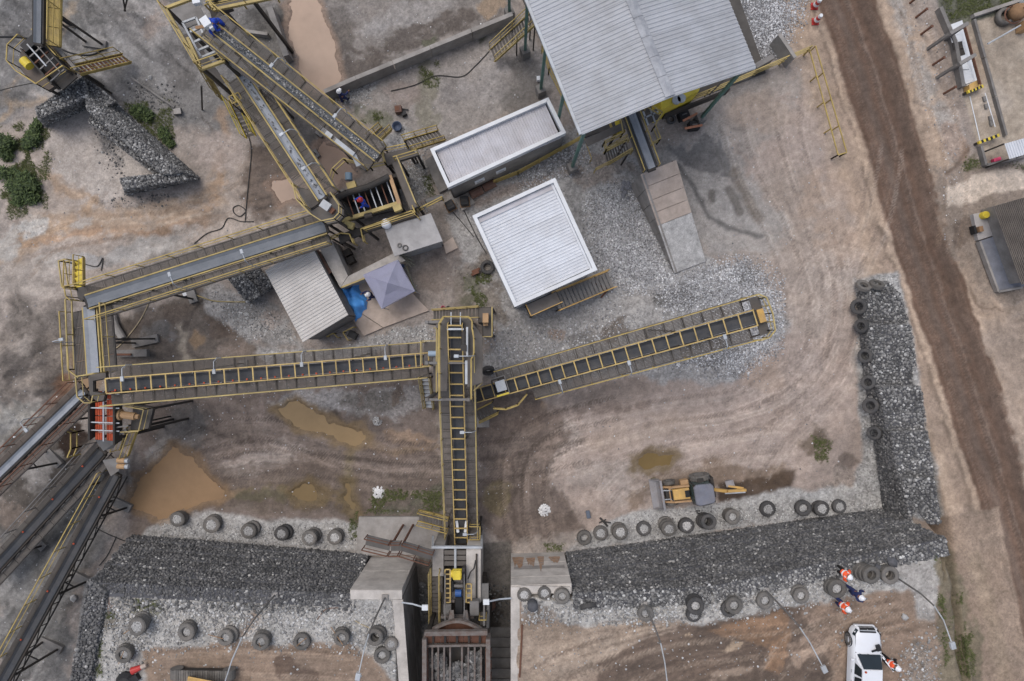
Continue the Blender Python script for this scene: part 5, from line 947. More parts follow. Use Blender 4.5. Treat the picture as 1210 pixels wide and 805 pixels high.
def conveyor(label, A, B, wb, wl, wr, belt=None, hoops=0, frame=None, rails=(1, 1), rgap=(0, 0), legs=3, lamps=(), rail_h=1.0, load=0, rollers=0, wmat=None, rail_m=None, panel=1.0, drop=0.25, name='conveyor', toe=True, mid=True, truss=0.0, wspan=((0, 1), (0, 1)), legz=0.0):
    A, B = Vector(A), Vector(B); d = (B - A).normalized(); n = UP.cross(d).normalized(); u = d.cross(n); L = (B - A).length; R = basis(d)
    belt = belt or M['belt']; frame = frame or M['yellow']; rail_m = rail_m or M['yellow']; wmat = wmat or M['grate']
    root = thing(name, label, 'conveyor', Vector(((A.x + B.x) / 2, (A.y + B.y) / 2, 0)))
    # belt with troughed section
    m = max(2, int(L / 0.8)); mb = MB(); prof = [(-wb * .5, 0.09), (-wb * .25, 0.0), (wb * .25, 0.0), (wb * .5, 0.09)]
    vs = [A + d * (L * i / m) + n * y + u * z for i in range(m + 1) for y, z in prof]
    mb.add(vs, [(i * 4 + j, (i + 1) * 4 + j, (i + 1) * 4 + j + 1, i * 4 + j + 1) for i in range(m) for j in range(3)])
    mb.beam(A - u * .22, B - u * .22, wb, 0.02, u); part('belt', mb, belt, root)
    for e, dd in ((A, -1), (B, 1)): part('pulley', MB().tube(e + d * 0.05 * dd - n * wb * .55 - u * .11, e + d * .05 * dd + n * wb * .55 - u * .11, 0.115, 12), M['dsteel'], root)
    for s in (-1, 1): part('side_frame', MB().beam(A + n * s * (wb * .5 + .07) - u * .06, B + n * s * (wb * .5 + .07) - u * .06, 0.07, 0.2, u), frame if not hoops else M['dsteel'], root)
    if truss:
        mb = MB(); k = max(2, int(L / 1.2))
        for s in (-1, 1):
            o = n * s * (wb * .5 + .06); mb.beam(A + o - u * (.2 + truss), B + o - u * (.2 + truss), .06, .08, u)
            for i in range(k): mb.beam(A + o + d * (L * i / k) - u * .16, A + o + d * (L * (i + 1) / k) - u * (.2 + truss), .04, .04).beam(A + o + d * (L * (i + 1) / k) - u * .16, A + o + d * (L * (i + 1) / k) - u * (.2 + truss), .04, .04)
        part('truss', mb, M['dsteel'], root)
    if hoops:
        w2 = wb * .5 + .09; z = 0.32
        for s in (-1, 1):
            mb = MB().beam(A + n * s * w2 + u * z, B + n * s * w2 + u * z, 0.055, 0.055, u)
            k = max(1, int(round(L / hoops)))
            for i in range(k + 1): mb.beam(A + d * (L * i / k) + n * s * w2 - u * .05, A + d * (L * i / k) + n * s * w2 + u * z, .05, .05)
            part('cover_rail', mb, M['cover'], root)
        rm = MB().box((0, 0, 0), (0.06, w2 * 2 - 0.06, 0.05)).mesh('cover_rung'); rm.materials.append(M['cover']); k = max(1, int(round(L / hoops)))
        for i in range(k + 1): inst('cover_rung', rm, root, A + d * (L * i / k) + u * (z + .004), R)
    if rollers:
        rm = MB().tube((0, -.04, 0), (0, .04, 0), 0.045, 8).mesh('idler_end'); rm.materials.append(M['screen']); k = int(L / abs(rollers))
        for i in range(k): inst('idler_end', rm, root, A + d * (L * (i + .5) / k) - n * (wb * .44) * (1 if rollers > 0 else -1) + u * .12, R)
    ins = wb * .5 + .12
    for s, wd, rl, gap, sp in ((1, wl, rails[0], rgap[0], wspan[0]), (-1, wr, rails[1], rgap[1], wspan[1])):
        if wd <= 0: continue
        s0, s1 = sp[0] * L, sp[1] * L; k = max(1, int(round((s1 - s0) / panel))); pl = (s1 - s0) / k; key = (round(pl, 3), round(wd, 3), wmat.name)
        if key not in _pc: _pc[key] = panel_mesh(pl, wd, wmat)
        c = n * s * (ins + wd / 2) - u * drop
        for i in range(k): inst('walkway_panel', _pc[key], root, A + d * (s0 + pl * i) + c, R)
        o = n * s * (ins + wd) - u * drop
        part('walkway_beam', MB().beam(A + d * s0 + o - u * .1, A + d * s1 + o - u * .1, .05, .14, u), wmat, root)
        if rl: part('handrail', rail_mb(MB(), [A + d * s0 + o, A + d * s1 + o], rail_h, 1.5, 0.03, mid, toe), rail_m, root)
        mb = MB()
        for i in range(k + 1): mb.beam(A + d * (s0 + pl * i) + n * s * ins - u * (drop + .12), A + d * (s0 + pl * i) + o - u * .12, .04, .08)
        part('bracket', mb, M['dsteel'], root, kind='stuff')
    for i in range(legs):
        t = (i + .5) / legs; c = A.lerp(B, t) - u * .3; g = gzat(c.x, c.y); mb = MB()
        for s in (-1, 1): mb.beam(c + n * s * (wb * .5 + .1), Vector((c.x + n.x * s * (wb * .5 + .3), c.y + n.y * s * (wb * .5 + .3), g - .1)), .1, .1)
        mb.beam(c + n * .4, c - n * .4, .08, .12).beam(Vector((c.x, c.y, (c.z + g) / 2)) + n * .45, Vector((c.x, c.y, (c.z + g) / 2)) - n * .45, .06, .06)
        part('trestle', mb, M['dsteel'], root)
        part('footing', MB().box((c.x, c.y, g + .08), (0.5, wb + 1.0, .25), math.atan2(d.y, d.x)), M['concd'], root)
    for t, s in lamps:
        wd = wl if s > 0 else wr; p = A + d * (L * t) + n * s * (ins + wd) - u * drop; lamp_part(root, p, -n * s)
    if load:
        st = MB()
        for i in range(int(L * load)):
            t = RNG.random(); y = RNG.gauss(0, .16) * wb; st.rock(A.lerp(B, t) + n * y + u * (.05 + .04 * (1 - abs(y) / wb)), RNG.uniform(.025, .06), RNG)
        part('ore_load', st, M['gabl'], root, kind='stuff')
    return root
def stair(label, A, B, wd, n=10, mt=None, tread=None, rails=(1, 1), name='stairs', rh=0.95):
    A, B = Vector(A), Vector(B); h = Vector((B.x - A.x, B.y - A.y, 0)); d = h.normalized(); nn = UP.cross(d); mt = mt or M['yellow']; tread = tread or M['grate']
    root = thing(name, label, 'stairs', Vector((A.x, A.y, min(A.z, B.z))))
    R = basis(d); run = h.length / n; tm = MB().box((0, 0, 0), (run * 0.72, wd - .06, .04)).mesh('tread'); tm.materials.append(tread)
    for i in range(n): inst('tread', tm, root, A.lerp(B, (i + .5) / n), R)
    for k, s in enumerate((1, -1)):
        o = nn * s * wd / 2; part('stringer', MB().beam(A + o, B + o, .05, .2), mt, root)
        if rails[k]: part('handrail', rail_mb(MB(), [A + o + nn * s * .03, B + o + nn * s * .03], rh, 1.0, 0.026), mt, root)
    if max(A.z, B.z) - gzat(B.x, B.y) > .8:
        t = B if B.z > A.z else A; mb = MB()
        for s in (1, -1): q = t + nn * s * wd * .45; mb.beam(Vector((q.x, q.y, gzat(q.x, q.y) - .1)), q, .08, .08)
        part('support_post', mb, M['dsteel'], root)
    return root
def platform(label, pts, rails=None, mt=None, deck=None, name='platform', th=.05, legs=True, rh=1.0, rmid=True, panels=0):
    """pts world points (same z); rails: list of (start, end) vertex index runs"""
    pts = [Vector(p) for p in pts]; c = sum(pts, Vector((0, 0, 0))) / len(pts); mt = mt or M['yellow']; deck = deck or M['grate']
    root = thing(name, label, 'platform', Vector((c.x, c.y, 0)))
    part('deck', MB().slab(pts, th), deck, root)
    n = len(pts); mb = MB()
    for i in range(n): mb.beam(pts[i] - UP * (th + .08), pts[(i + 1) % n] - UP * (th + .08), .08, .14)
    part('deck_beam', mb, M['dsteel'], root)
    for run in (rails or []):
        q = [pts[i % n] for i in range(run[0], run[1] + 1)]; part('handrail', rail_mb(MB(), q, rh, 1.3, 0.03, rmid, True), mt, root)
    if legs:
        for p in pts[:: max(1, n // 4)]: q = p.lerp(c, .06); part('leg', MB().beam(Vector((q.x, q.y, gzat(q.x, q.y) - .1)), q - UP * (th + .02), .12, .12), M['dsteel'], root)
    return root
def fence(label, pts, mt=None, h=1.05, name='railing', step=1.4, z=None, cat='railing', r=.03, bars=2):
    w_ = [G(*p) if z is None else P(p[0], p[1], z) for p in pts]; root = thing(name, label, cat, w_[0]); mt = mt or M['yelpale']
    for a, b in zip(w_[:-1], w_[1:]):
        for k in range(bars): part('rail', MB().beam(a + UP * h * (k + 1) / bars, b + UP * h * (k + 1) / bars, r * 2, r * 2), mt, root)
        n = max(1, int((b - a).length / step))
        for i in range(n + 1): p = a.lerp(b, i / n); part('post', MB().beam(p - UP * .1, p + UP * (h - r - .002), r * 2, r * 2), mt, root)
    return root
# --- gallery going left (feeds the orange screen)
conveyor('long yellow-hooped conveyor gallery running left from the central tower to the orange screen', P(506, 425, 4.6), P(128, 456, 7.6), 0.56, 0.55, 0.55, hoops=0.68, legs=2, lamps=((0.12, -1), (0.38, -1), (0.64, -1), (0.9, -1)), rollers=-0.68, rail_m=M['yelpale'])
# --- central conveyor from the crusher to the tower
conveyor('central vertical yellow-hooped conveyor rising from the crusher to the tower', P(545.5, 642, 1.3), P(538, 382, 6.6), 0.56, 0.5, 0.58, hoops=0.66, legs=3, lamps=((0.08, -1), (0.55, -1)), rail_m=M['yelpale'], wspan=((0.03, 0.97), (0.03, 0.9)))
# --- stockpile conveyor to the right
conveyor('yellow-hooped stockpile conveyor reaching right over the grey gravel heap', P(560, 468, 2.1), P(893, 375, 8.4), 0.60, 0.62, 0.62, hoops=0.72, legs=2, lamps=((0.32, -1), (0.56, -1), (0.86, -1)), rail_m=M['yellow'], mid=False, toe=False, wspan=((0.1, 0.97), (0.22, 0.97)))
e0 = P(893, 375, 8.4); dR = (P(893, 375, 8.4) - P(560, 468, 2.1)); dR.z = 0; dR.normalize(); nR = UP.cross(dR)
pr = thing('head_platform', 'rounded yellow head guard at the free end of the stockpile conveyor', 'platform', Vector((e0.x, e0.y, 0)))
rp_ = [e0 - dR * .35 + nR * 1.07, e0 + dR * .2 + nR * 1.05, e0 + dR * .5 + nR * .8, e0 + dR * .56, e0 + dR * .45 - nR * .8, e0 + dR * .1 - nR * 1.05, e0 - dR * .35 - nR * 1.07]
rp_ = [p - UP * .25 for p in rp_]; part('handrail', rail_mb(MB(), rp_, 1.0, .4, .035, True, True), M['yelpale'], pr); part('deck', MB().beam(e0 + dR * .3 + nR * .95 - UP * .3, e0 + dR * .3 - nR * .95 - UP * .3, .5, .04), M['grate'], pr)
part('head_chute', MB().prism([e0 + dR * .1 + nR * .33 + UP * .1, e0 + dR * .42 + nR * .33 + UP * .1, e0 + dR * .42 - nR * .33 + UP * .1, e0 + dR * .1 - nR * .33 + UP * .1], [e0 + dR * .15 + nR * .25 - UP * .9, e0 + dR * .4 + nR * .25 - UP * .9, e0 + dR * .4 - nR * .25 - UP * .9, e0 + dR * .15 - nR * .25 - UP * .9]), M['orangeyel'], pr)
part('arm_bracket', MB().beam(e0 - dR * .4 - nR * .9 - UP * .4, e0 + dR * .4 - nR * .9 - UP * .4, .08, .12).beam(e0 - dR * .4 + nR * .9 - UP * .4, e0 + dR * .4 + nR * .9 - UP * .4, .08, .12), M['dsteel'], pr)
for sgn, off in ((1, 0.2), (-1, 0.0)):
    pass
# feeder box at the low end of the stockpile conveyor
fx = thing('feed_hopper', 'small feed hopper with yellow lip at the low end of the stockpile conveyor', 'hopper', G(590, 455))
p = P(591, 456, 3.2); rz = math.atan2(dR.y, dR.x); Rz = Matrix.Rotation(rz, 3, 'Z')
for s in (-1, 1): part('side_plate', MB().box(p + Rz @ Vector((0, .42 * s, -.2)), (.75, .06, .9), rz), M['dsteel'], fx)
part('back_plate', MB().box(p + Rz @ Vector((-.4, 0, -.2)), (.06, .78, .9), rz), M['dsteel'], fx); part('lip', MB().box(p + Rz @ Vector((.02, -.5, .2)), (.72, .1, .12), rz), M['yelbright'], fx); part('cover', MB().box(p + Rz @ Vector((0.05, .0, .22)), (.55, .6, .05), rz), M['lsteel'], fx)
part('frame', MB().beam(p + Rz @ Vector((-.38, .5, .3)), p + Rz @ Vector((.38, .5, .3)), .05, .05).beam(p + Rz @ Vector((.4, .5, .3)), p + Rz @ Vector((.4, -.5, .3)), .05, .05).beam(p + Rz @ Vector((-.3, 0, -.6)), Vector((p.x - .3, p.y, 0)), .1, .1).beam(p + Rz @ Vector((.3, 0, -.6)), Vector((p.x + .3, p.y, 0)), .1, .1), M['steel'], fx)
# --- central transfer tower
tw = thing('transfer_tower', 'central transfer tower with tall yellow frame rails around the conveyor head', 'tower', P(540, 430))
zt = 6.3
part('deck', MB().slab([P(515, 384, zt), P(525, 376, zt), P(553, 376, zt), P(563, 388, zt), P(570, 398, zt), P(570, 452, zt), P(552, 458, zt), P(552, 372 + 20, zt), P(530, 392, zt), P(528, 462, zt), P(517, 462, zt)], .05), M['grate'], tw)
q = [P(521, 470, zt), P(521, 383, zt), P(526, 375, zt), P(555, 375, zt), P(559, 380, zt), P(559, 388, zt), P(561, 400, zt), P(561, 418, zt), P(558, 424, zt), P(558, 470, zt)]
part('handrail', rail_mb(MB(), q, 1.0, 1.2, .035, True, True), M['yellow'], tw)
for a, b in (((518, 388), (518, 462)), ((502, 403), (517, 403)), ((500, 403), (500, 432)), ((502, 432), (512, 432)), ((570, 400), (570, 450)), ((560, 400), (570, 400)), ((561, 460), (570, 452)), ((515, 388), (520, 388))):
    part('side_rail', rail_mb(MB(), [P(*a, 5.0), P(*b, 5.0)], 1.0, 1.2, .028), M['yelpale'], tw)
part('side_deck', MB().slab([P(501, 404, 4.9), P(519, 404, 4.9), P(519, 463, 4.9), P(512, 463, 4.9), P(512, 433, 4.9), P(501, 433, 4.9)], .05), M['grate'], tw); part('side_deck', MB().slab([P(559, 401, 4.9), P(570, 401, 4.9), P(570, 451, 4.9), P(559, 460, 4.9)], .05), M['grate'], tw)
for x, y in ((519, 384), (561, 384), (519, 462), (561, 462), (519, 425), (561, 425)): part('column', MB().beam(P(x, y, 0), Vector((*P(x, y, 0)[:2], zt - .1)), .16, .16), M['steel'], tw)
for y in (384, 425, 462): part('cross_beam', MB().beam(Vector((*P(519, y, 0)[:2], zt - .25)), Vector((*P(561, y, 0)[:2], zt - .25)), .12, .16), M['steel'], tw)
for x, y, dx, dy in ((538, 389, .85, .1), (533, 377, .05, .7), (544, 377, .05, .7), (552, 404, .1, 1.5), (551, 440, .12, 1.2)): part('head_frame', MB().box(P(x, y, zt + .5), (dx, dy, .08)), M['lsteel'], tw)
c = P(548, 402, 6.8); part('drive_motor', MB().tube(c + Vector((0, .45, 0)), c - Vector((0, .25, 0)), .13, 12).box(c + Vector((0, -.4, 0)), (.3, .3, .3)), M['dsteel'], tw)
c = P(513, 418, 5.5); part('junction_motor', MB().tube(c + Vector((-.3, 0, 0)), c + Vector((.15, 0, 0)), .15, 12).box(c + Vector((.3, 0, 0)), (.25, .3, .26)), mat('pale_blue_motor', (150, 168, 186), .5), tw)
lamp_part(tw, P(561, 420, 6.4), Vector((-1, 0, 0)), 1.8, .7); part('chute', MB().prism([P(519, 420, 5.4), P(512, 420, 5.4), P(512, 433, 5.4), P(519, 433, 5.4)], [P(521, 422, 3.9), P(510, 422, 3.9), P(510, 431, 3.9), P(521, 431, 3.9)]), M['steel'], tw)
stair('dark-treaded yellow stairs at the top of the central tower', P(512, 372.5, 1.2), P(566, 369, 4.4), 0.55, 14, M['yelpale'])
platform('small yellow landing at the upper right of the central tower', [P(566, 364, 4.5), P(582, 364, 4.5), P(582, 398, 4.5), P(571, 398, 4.5), P(571, 381, 4.5), P(566, 381, 4.5)], [(1, 2), (2, 3)], M['yelpale']); solo('control_cabinet', MB().box(P(574, 376, 5.0), (.3, .5, .8)).box(P(574, 383, 4.8), (.25, .2, .4)), M['motor'], 'tan control cabinet on the landing at the upper right of the tower', 'cabinet')
stair('short steep yellow stairs hanging below the left gallery end', P(508, 482, .5), P(503, 446, 4.3), 0.5, 8, M['yelpale'], M['lsteel'])
stair('low yellow stairs under the stockpile conveyor feed box', P(563, 492, 0.4), P(585, 481, 1.5), 0.7, 6, M['yellow'])
fence('cranked yellow handrail along the foot of the stockpile conveyor', [(584, 481), (598, 482), (612, 477), (622, 465)], M['yellow'], z=2.0)
stair('yellow stairs beside the crusher at the foot of the central conveyor', P(495, 609, .6), P(530, 618, 1.8), 0.65, 9, M['yellow'])
platform('small yellow landing right of the central conveyor foot', [P(556, 617, 1.3), P(568, 617, 1.3), P(568, 632, 1.3), P(556, 632, 1.3)], [(0, 1), (1, 2), (2, 3)], M['yellow'])
for x, y in ((540.5, 622), (550.5, 622)): solo('skirt_plate', MB().box(P(x, y, 1.9), (.16, .7, .22), .12 if x < 545 else -.12), M['white'], 'white skirt plate on the ' + ('left' if x < 545 else 'right') + ' side of the central conveyor foot', 'skirt plate', 'conveyor skirt plates', bevel=.03)
# --- grey belt from the screen house down to the west corner
conveyor('long grey-belted conveyor slanting down-left from the screen house', P(384, 268, 4.3), P(103, 357, 5.2), 0.62, 0.55, 0.5, belt=M['beltg'], legs=2, frame=M['yelpale'], lamps=((0.31, 1), (0.6, 1)), rgap=(0, 0))
conveyor('short pale-belted conveyor running down the west corner', P(106, 362, 4.9), P(111.5, 442, 5.8), 0.62, 0.55, 0.75, belt=M['beltl'], legs=1, frame=M['yelpale'], lamps=((0.45, -1),))
fence('thin outer yellow railing left of the short west corner conveyor', [(92, 355), (95, 436), (107, 445)], M['yelpale'], z=4.5)
stair('yellow steps at the top of the west corner', P(94, 306, 3.8), P(94, 340, 5.0), 0.5, 5, M['yellow'], M['yelbright']); fence('thin yellow loop rail beside the west corner steps', [(88, 341), (84, 311), (93, 309)], M['yelpale'], z=3.9)
platform('small yellow corner platform where the grey belt meets the short conveyor', [P(90, 340, 4.9), P(101, 338, 4.9), P(104, 349, 4.9), P(97, 356, 4.9), P(92, 352, 4.9)], [(0, 1), (3, 5)], M['yellow'])
# --- orange screen machine
zs = 6.2
os_ = thing('vibrating_screen', 'big vibrating screen with rows of orange panels under the left gallery end', 'screen machine', P(127, 500))
def up_(px, py, z): return P(px, py, z)
X0, X1, Y0, Y1 = 111, 138, 462, 523
part('body_frame', MB().beam(P(X0 - 1, Y0, zs - .2), P(X0 - 1, Y1 - 6, zs - 1.0), .1, .7).beam(P(X1 + 1, Y0, zs - .2), P(X1 + 1, Y1, zs - 1.0), .1, .7), M['dsteel'], os_)
rows = 6; sw = MB()
a0, a1, b0, b1 = P(X0 + 1, Y0, zs - .1), P(X1 - 1, Y0, zs - .1), P(X0 + 1, Y1 - 3, zs - 1.0), P(X1 - 1, Y1 - 1, zs - 1.0)
for r in range(rows):
    for c_ in range(2):
        f0, f1 = (r + .04) / rows, (r + .93) / rows; g0, g1 = (.02 + .5 * c_, .46 + .5 * c_) if c_ == 0 else (.56, .98)
        def bl(g, f): return (a0.lerp(a1, g)).lerp(b0.lerp(b1, g), f)
        pm = MB()
        for s in range(4):
            x0, x1 = g0 + (g1 - g0) * s / 4, g0 + (g1 - g0) * (s + .82) / 4; pm.slab([bl(x0, f0), bl(x1, f0), bl(x1, f1), bl(x0, f1)], .06)
        part('screen_panel', pm, M['screen'], os_)
for f in (.05, .33, .62, .78): p, q = a0.lerp(b0, f) + UP * .2, a1.lerp(b1, f) + UP * .2; part('cross_bar', MB().beam(p - Vector((.2, 0, 0)), q + Vector((.3, 0, 0)), .06, .06), M['lsteel'], os_)
part('centre_bar', MB().beam(a0.lerp(a1, .5) + UP * .16, b0.lerp(b1, .5) + UP * .16, .07, .06), M['lsteel'], os_); part('discharge_lip', MB().slab([b0 + Vector((-.05, 0, -.1)), b1 + Vector((.05, 0, -.1)), P(133, 530, 4.6), P(122, 533, 4.6)], .06), M['steel'], os_)
c = P(143, 490, 5.6); part('drive_motor', MB().tube(c, c + Vector((.75, -.1, 0)), .2, 14).tube(c + Vector((.75, -.1, 0)), c + Vector((.95, -.12, 0)), .13, 12).tube(c + Vector((-.1, 0, 0)), c + Vector((.02, 0, 0)), .3, 14), M['motor'], os_)
for x, y in ((112, 465), (138, 465), (114, 518), (137, 518)): part('leg', MB().beam(P(x, y, 5.0), Vector((*P(x, y, 5.0)[:2], 0)), .14, .14), M['dsteel'], os_)
part('pipe', MB().beam(P(138, 505, 5.6), P(152, 503, 5.6), .08, .08), M['steel'], os_); part('pipe', MB().beam(P(138, 514, 5.2), P(150, 508, 5.2), .16, .16), M['steel'], os_); part('pipe', MB().beam(P(138, 480, 5.6), P(155, 476, 5.6), .07, .07), M['steel'], os_)
platform('yellow-railed motor platform right of the orange screen', [P(158, 478, 4.6), P(181, 482, 4.6), P(175, 507, 4.6), P(154, 508, 4.6)], [(0, 3)], M['yelpale'], rh=.95)
stair('narrow yellow stairs with a pale runner below the motor platform', P(147, 535, 3.4), P(157, 506, 4.5), 0.55, 8, M['yellow'], M['concp'])
platform('yellow end guard where the left gallery overhangs the orange screen', [P(104, 444, 6.9), P(125, 440, 6.9), P(125, 447, 6.9), P(110, 450, 6.9), P(110, 463, 6.9), P(124, 466, 6.9), P(122, 474, 6.9), P(114, 474, 6.9), P(106, 467, 6.9)], [(8, 9), (0, 1), (5, 8)], M['yelpale'], legs=False)
part_h = thing('discharge_hopper', 'grey funnel with twin beige motors below the orange screen', 'hopper', P(136, 550)); part('funnel', MB().prism([P(121, 544, 3.6), P(139, 541, 3.6), P(141, 556, 3.6), P(131, 563, 3.6)], [P(128, 549, 2.3), P(137, 548, 2.3), P(138, 556, 2.3), P(133, 559, 2.3)]), M['steel'], part_h)
for k, y in enumerate((544, 551)): c = P(139, y, 3.8); part('motor', MB().tube(c, c + Vector((.42, -.02, 0)), .15, 12), M['motor'], part_h); part('motor_cap', MB().tube(c + Vector((.42, -.02, 0)), c + Vector((.6, -.03, 0)), .13, 12), M['lsteel'], part_h)
part('stand', MB().beam(P(131, 552, 2.3), P(128, 550, 0), .12, .12).beam(P(138, 553, 2.3), P(141, 551, 0), .12, .12), M['dsteel'], part_h)
# --- three belts leaving to the lower left
conveyor('pale grey-covered belt leaving the west corner towards the left edge, uppermost of three', P(99, 463, 5.4), P(-26, 585, 4.4), 0.36, 0.42, 0.36, belt=M['beltl'], legs=2, frame=M['dsteel'], rail_m=M['rust'], rails=(1, 1), wmat=mat('muddy_grating', (116, 106, 98), .85), lamps=((.33, -1),), truss=.5)
conveyor('black belt leaving from under the orange screen to the left edge, middle of three', P(120, 534, 3.0), P(-20, 688, 2.4), 0.46, 0.36, 0.36, belt=M['belt'], legs=2, frame=M['dsteel'], rail_m=M['steel'], rails=(0, 1), wmat=mat('dusty_plate', (112, 106, 100), .85), truss=.4, rollers=2.2)
conveyor('dark belt with yellow rails running to the bottom left corner, lowest of three', P(137, 562, 2.3), P(-18, 845, 4.2), 0.44, 0.0, 0.34, belt=M['belt'], legs=3, frame=M['dsteel'], rails=(0, 1), rail_m=M['yellow'], truss=.6, rollers=2.4)
fence('short yellow bracket rail between the upper and middle left belts', [(78, 500), (98, 509), (98, 527), (94, 537)], M['yellow'], z=3.4)
# --- north-west twin conveyors
conveyor('ore-laden conveyor with yellow rails slanting from the top tower to the screen house', P(246, 27, 7.2), P(446, 186, 4.6), 0.36, 0.5, 0.55, belt=M['beltg'], legs=3, frame=M['yelpale'], load=90, lamps=((.42, 1), (.78, 1)), mid=False)
conveyor('pale-belted conveyor left of the ore-laden one, ending in an octagonal head guard', P(283, 84, 4.2), P(381, 234, 6.0), 0.40, 0.55, 0.55, belt=M['beltl'], legs=3, frame=M['yelpale'], lamps=((.6, 1), (.85, 1)), load=8)
dc = thing('cable_duct', 'straight pale cover duct lying between the twin north-west conveyors', 'duct', P(350, 130))
for i, (a, b) in enumerate((((266, 70), (308, 102)), ((314, 104), (350, 130)), ((352, 132), (392, 162)), ((394, 164), (418, 183)), ((418, 183), (424, 196)))): part('duct_cover', MB().beam(P(*a, 5.8 - i * .3), P(*b, 5.6 - i * .3), .26 if i else .22, .12), M['steel'] if i == 0 else M['lsteel'], dc)
part('duct_support', MB().beam(P(310, 102, 5.2), Vector((*P(310, 102, 5.2)[:2], 0)), .1, .1).beam(P(392, 162, 4.7), Vector((*P(392, 162, 4.7)[:2], 0)), .1, .1), M['dsteel'], dc)
hd = [P(x, y, 5.6) for x, y in ((353, 222), (357, 240), (372, 256), (386, 265), (400, 262), (406, 256), (406, 247), (396, 232))]
platform('octagonal head platform with tall rails at the end of the pale-belted conveyor', hd, [(0, 7)], M['yelpale'], M['grate'])
solo('head_cover', MB().box(P(385, 243, 6.3), (.5, .42, .25), -.6), M['lsteel'], 'square grey cover plate on the octagonal head platform', 'cover plate'); solo('head_gearbox', MB().box(P(391, 248, 6.1), (.3, .4, .3), .9), M['rust'], 'rusty gearbox beside the square plate on the octagonal platform', 'gearbox')
stair('upper narrow yellow stairs left of the pale-belted conveyor', P(276, 118, 2.6), P(297, 162, 1.2), 0.55, 9, M['yelbright']); stair('steep dark stairs below the top left tower', P(260, 115, .8), P(242, 84, 3.8), 0.5, 8, M['yelpale'])
platform('tiny yellow gate landing at the head of the narrow yellow stairs', [P(279, 122, 3.2), P(290, 117, 3.2), P(294, 124, 3.2), P(283, 130, 3.2)], [(0, 4)], M['yellow'])
# top tower
tt = thing('transfer_tower', 'top left transfer tower of yellow beams and pale open frames', 'tower', P(250, 40)); zz = 6.2
for a, b in (((196, 10), (245, -8)), ((196, 10), (238, 82)), ((238, 82), (266, 72)), ((222, 45), (236, 76)), ((245, -8), (252, 12)), ((252, 12), (330, -4)), ((265, 72), (240, 40)), ((240, 40), (268, 62))): part('frame_beam', MB().beam(P(*a, zz), P(*b, zz), .14, .18), M['yelpale'], tt)
for a, b in (((196, 10), (239, 82)), ((238, 82), (266, 72)), ((252, 12), (330, -4))): part('handrail', rail_mb(MB(), [P(*a, zz), P(*b, zz)], .9, 1.2, .028), M['yellow'], tt)
for a, b in (((216, 27), (232, 21)), ((216, 27), (238, 68)), ((225, 38), (237, 33)), ((230, 50), (242, 44)), ((234, 60), (248, 54)), ((238, 68), (258, 60)), ((232, 21), (242, 44))): part('pale_frame', MB().beam(P(*a, 5.6), P(*b, 5.6), .1, .12), M['lsteel'], tt)
part('deck', MB().slab([P(243, -10, 5.5), P(262, -14, 5.5), P(276, 12, 5.5), P(250, 22, 5.5)], .1), M['dsteel'], tt); part('floor_deck', MB().slab([P(199, 12, 4.6), P(232, 0, 4.6), P(244, 24, 4.6), P(218, 34, 4.6)], .08), M['concd'], tt)
part('walkway', MB().slab([P(252, 6, 5.9), P(330, -14, 5.9), P(331, -4, 5.9), P(255, 13, 5.9)], .08), M['grate'], tt); part('gangway', MB().beam(P(220, 40, 4.4), P(262, 100, 3.4), .5, .06), M['grate'], tt)
for x, y in ((197, 11), (238, 80), (265, 72), (250, -5), (300, 2)): part('column', MB().beam(P(x, y, zz), Vector((*P(x, y, zz)[:2], 0)), .16, .16), M['dsteel'], tt)
solo('drive_box', MB().box(P(244, 27, 7.6), (.42, .5, .35), .6).box(P(249, 31, 7.5), (.2, .4, .3), .6), M['white'], 'white drive box at the top end of the ore-laden conveyor', 'drive box', bevel=.02); solo('electric_box', MB().box(P(233, 2, 6.8), (.4, .3, .3), .2), M['white'], 'white electrical box at the top edge above the top left tower', 'box', bevel=.02)
solo('timber_plank', MB().beam(P(231, 33, 6.4), P(243, 31, 6.4), .16, .05), M['wood'], 'short timber plank on the top left tower', 'plank')
fence('long yellow railing over the muddy corner at the very top', [(252, 17), (330, 2)], M['yellow'], z=4.6)
lowwall('leaning dark concrete buttress beneath the twin conveyors at the top', [(318, 8), (338, 66)], 1.0, .35, M['concd']); lowwall('small concrete sill in the shaded corner left of the pink pond', [(288, 36), (316, 40)], .5, .18, M['conc'])
# --- north-west corner machine
conveyor('grey belt coming down from the top edge at the far left', P(46, -40, 5.4), P(45, 51, 4.6), 0.42, 0.66, 0.0, belt=M['beltg'], legs=1, frame=M['dsteel'], rail_m=M['yellow'], wmat=M['yellow'], rails=(1, 0), lamps=())
cm = thing('screening_machine', 'dark screening machine with yellow drum in the top left corner', 'screen machine', P(58, 72)); Rc = Matrix.Rotation(-.85, 3, 'Z'); cc = P(57, 74, 3.6)
def lb(x, y, z, dx, dy, dz, mt, nm): part(nm, MB().box(cc + Rc @ Vector((x, y, z)), (dx, dy, dz), -.85), mt, cm)
lb(0, .55, 0, 2.6, .08, .8, M['dsteel'], 'side_plate'); lb(0, -.55, 0, 2.6, .08, .8, M['dsteel'], 'side_plate'); lb(0, 0, -.3, 2.5, 1.0, .06, M['black'], 'screen_deck')
for k in range(6): lb(-1.1 + k * .44, 0, .3, .07, 1.05, .08, M['steel'] if k % 2 else M['rust'], 'cross_bar')
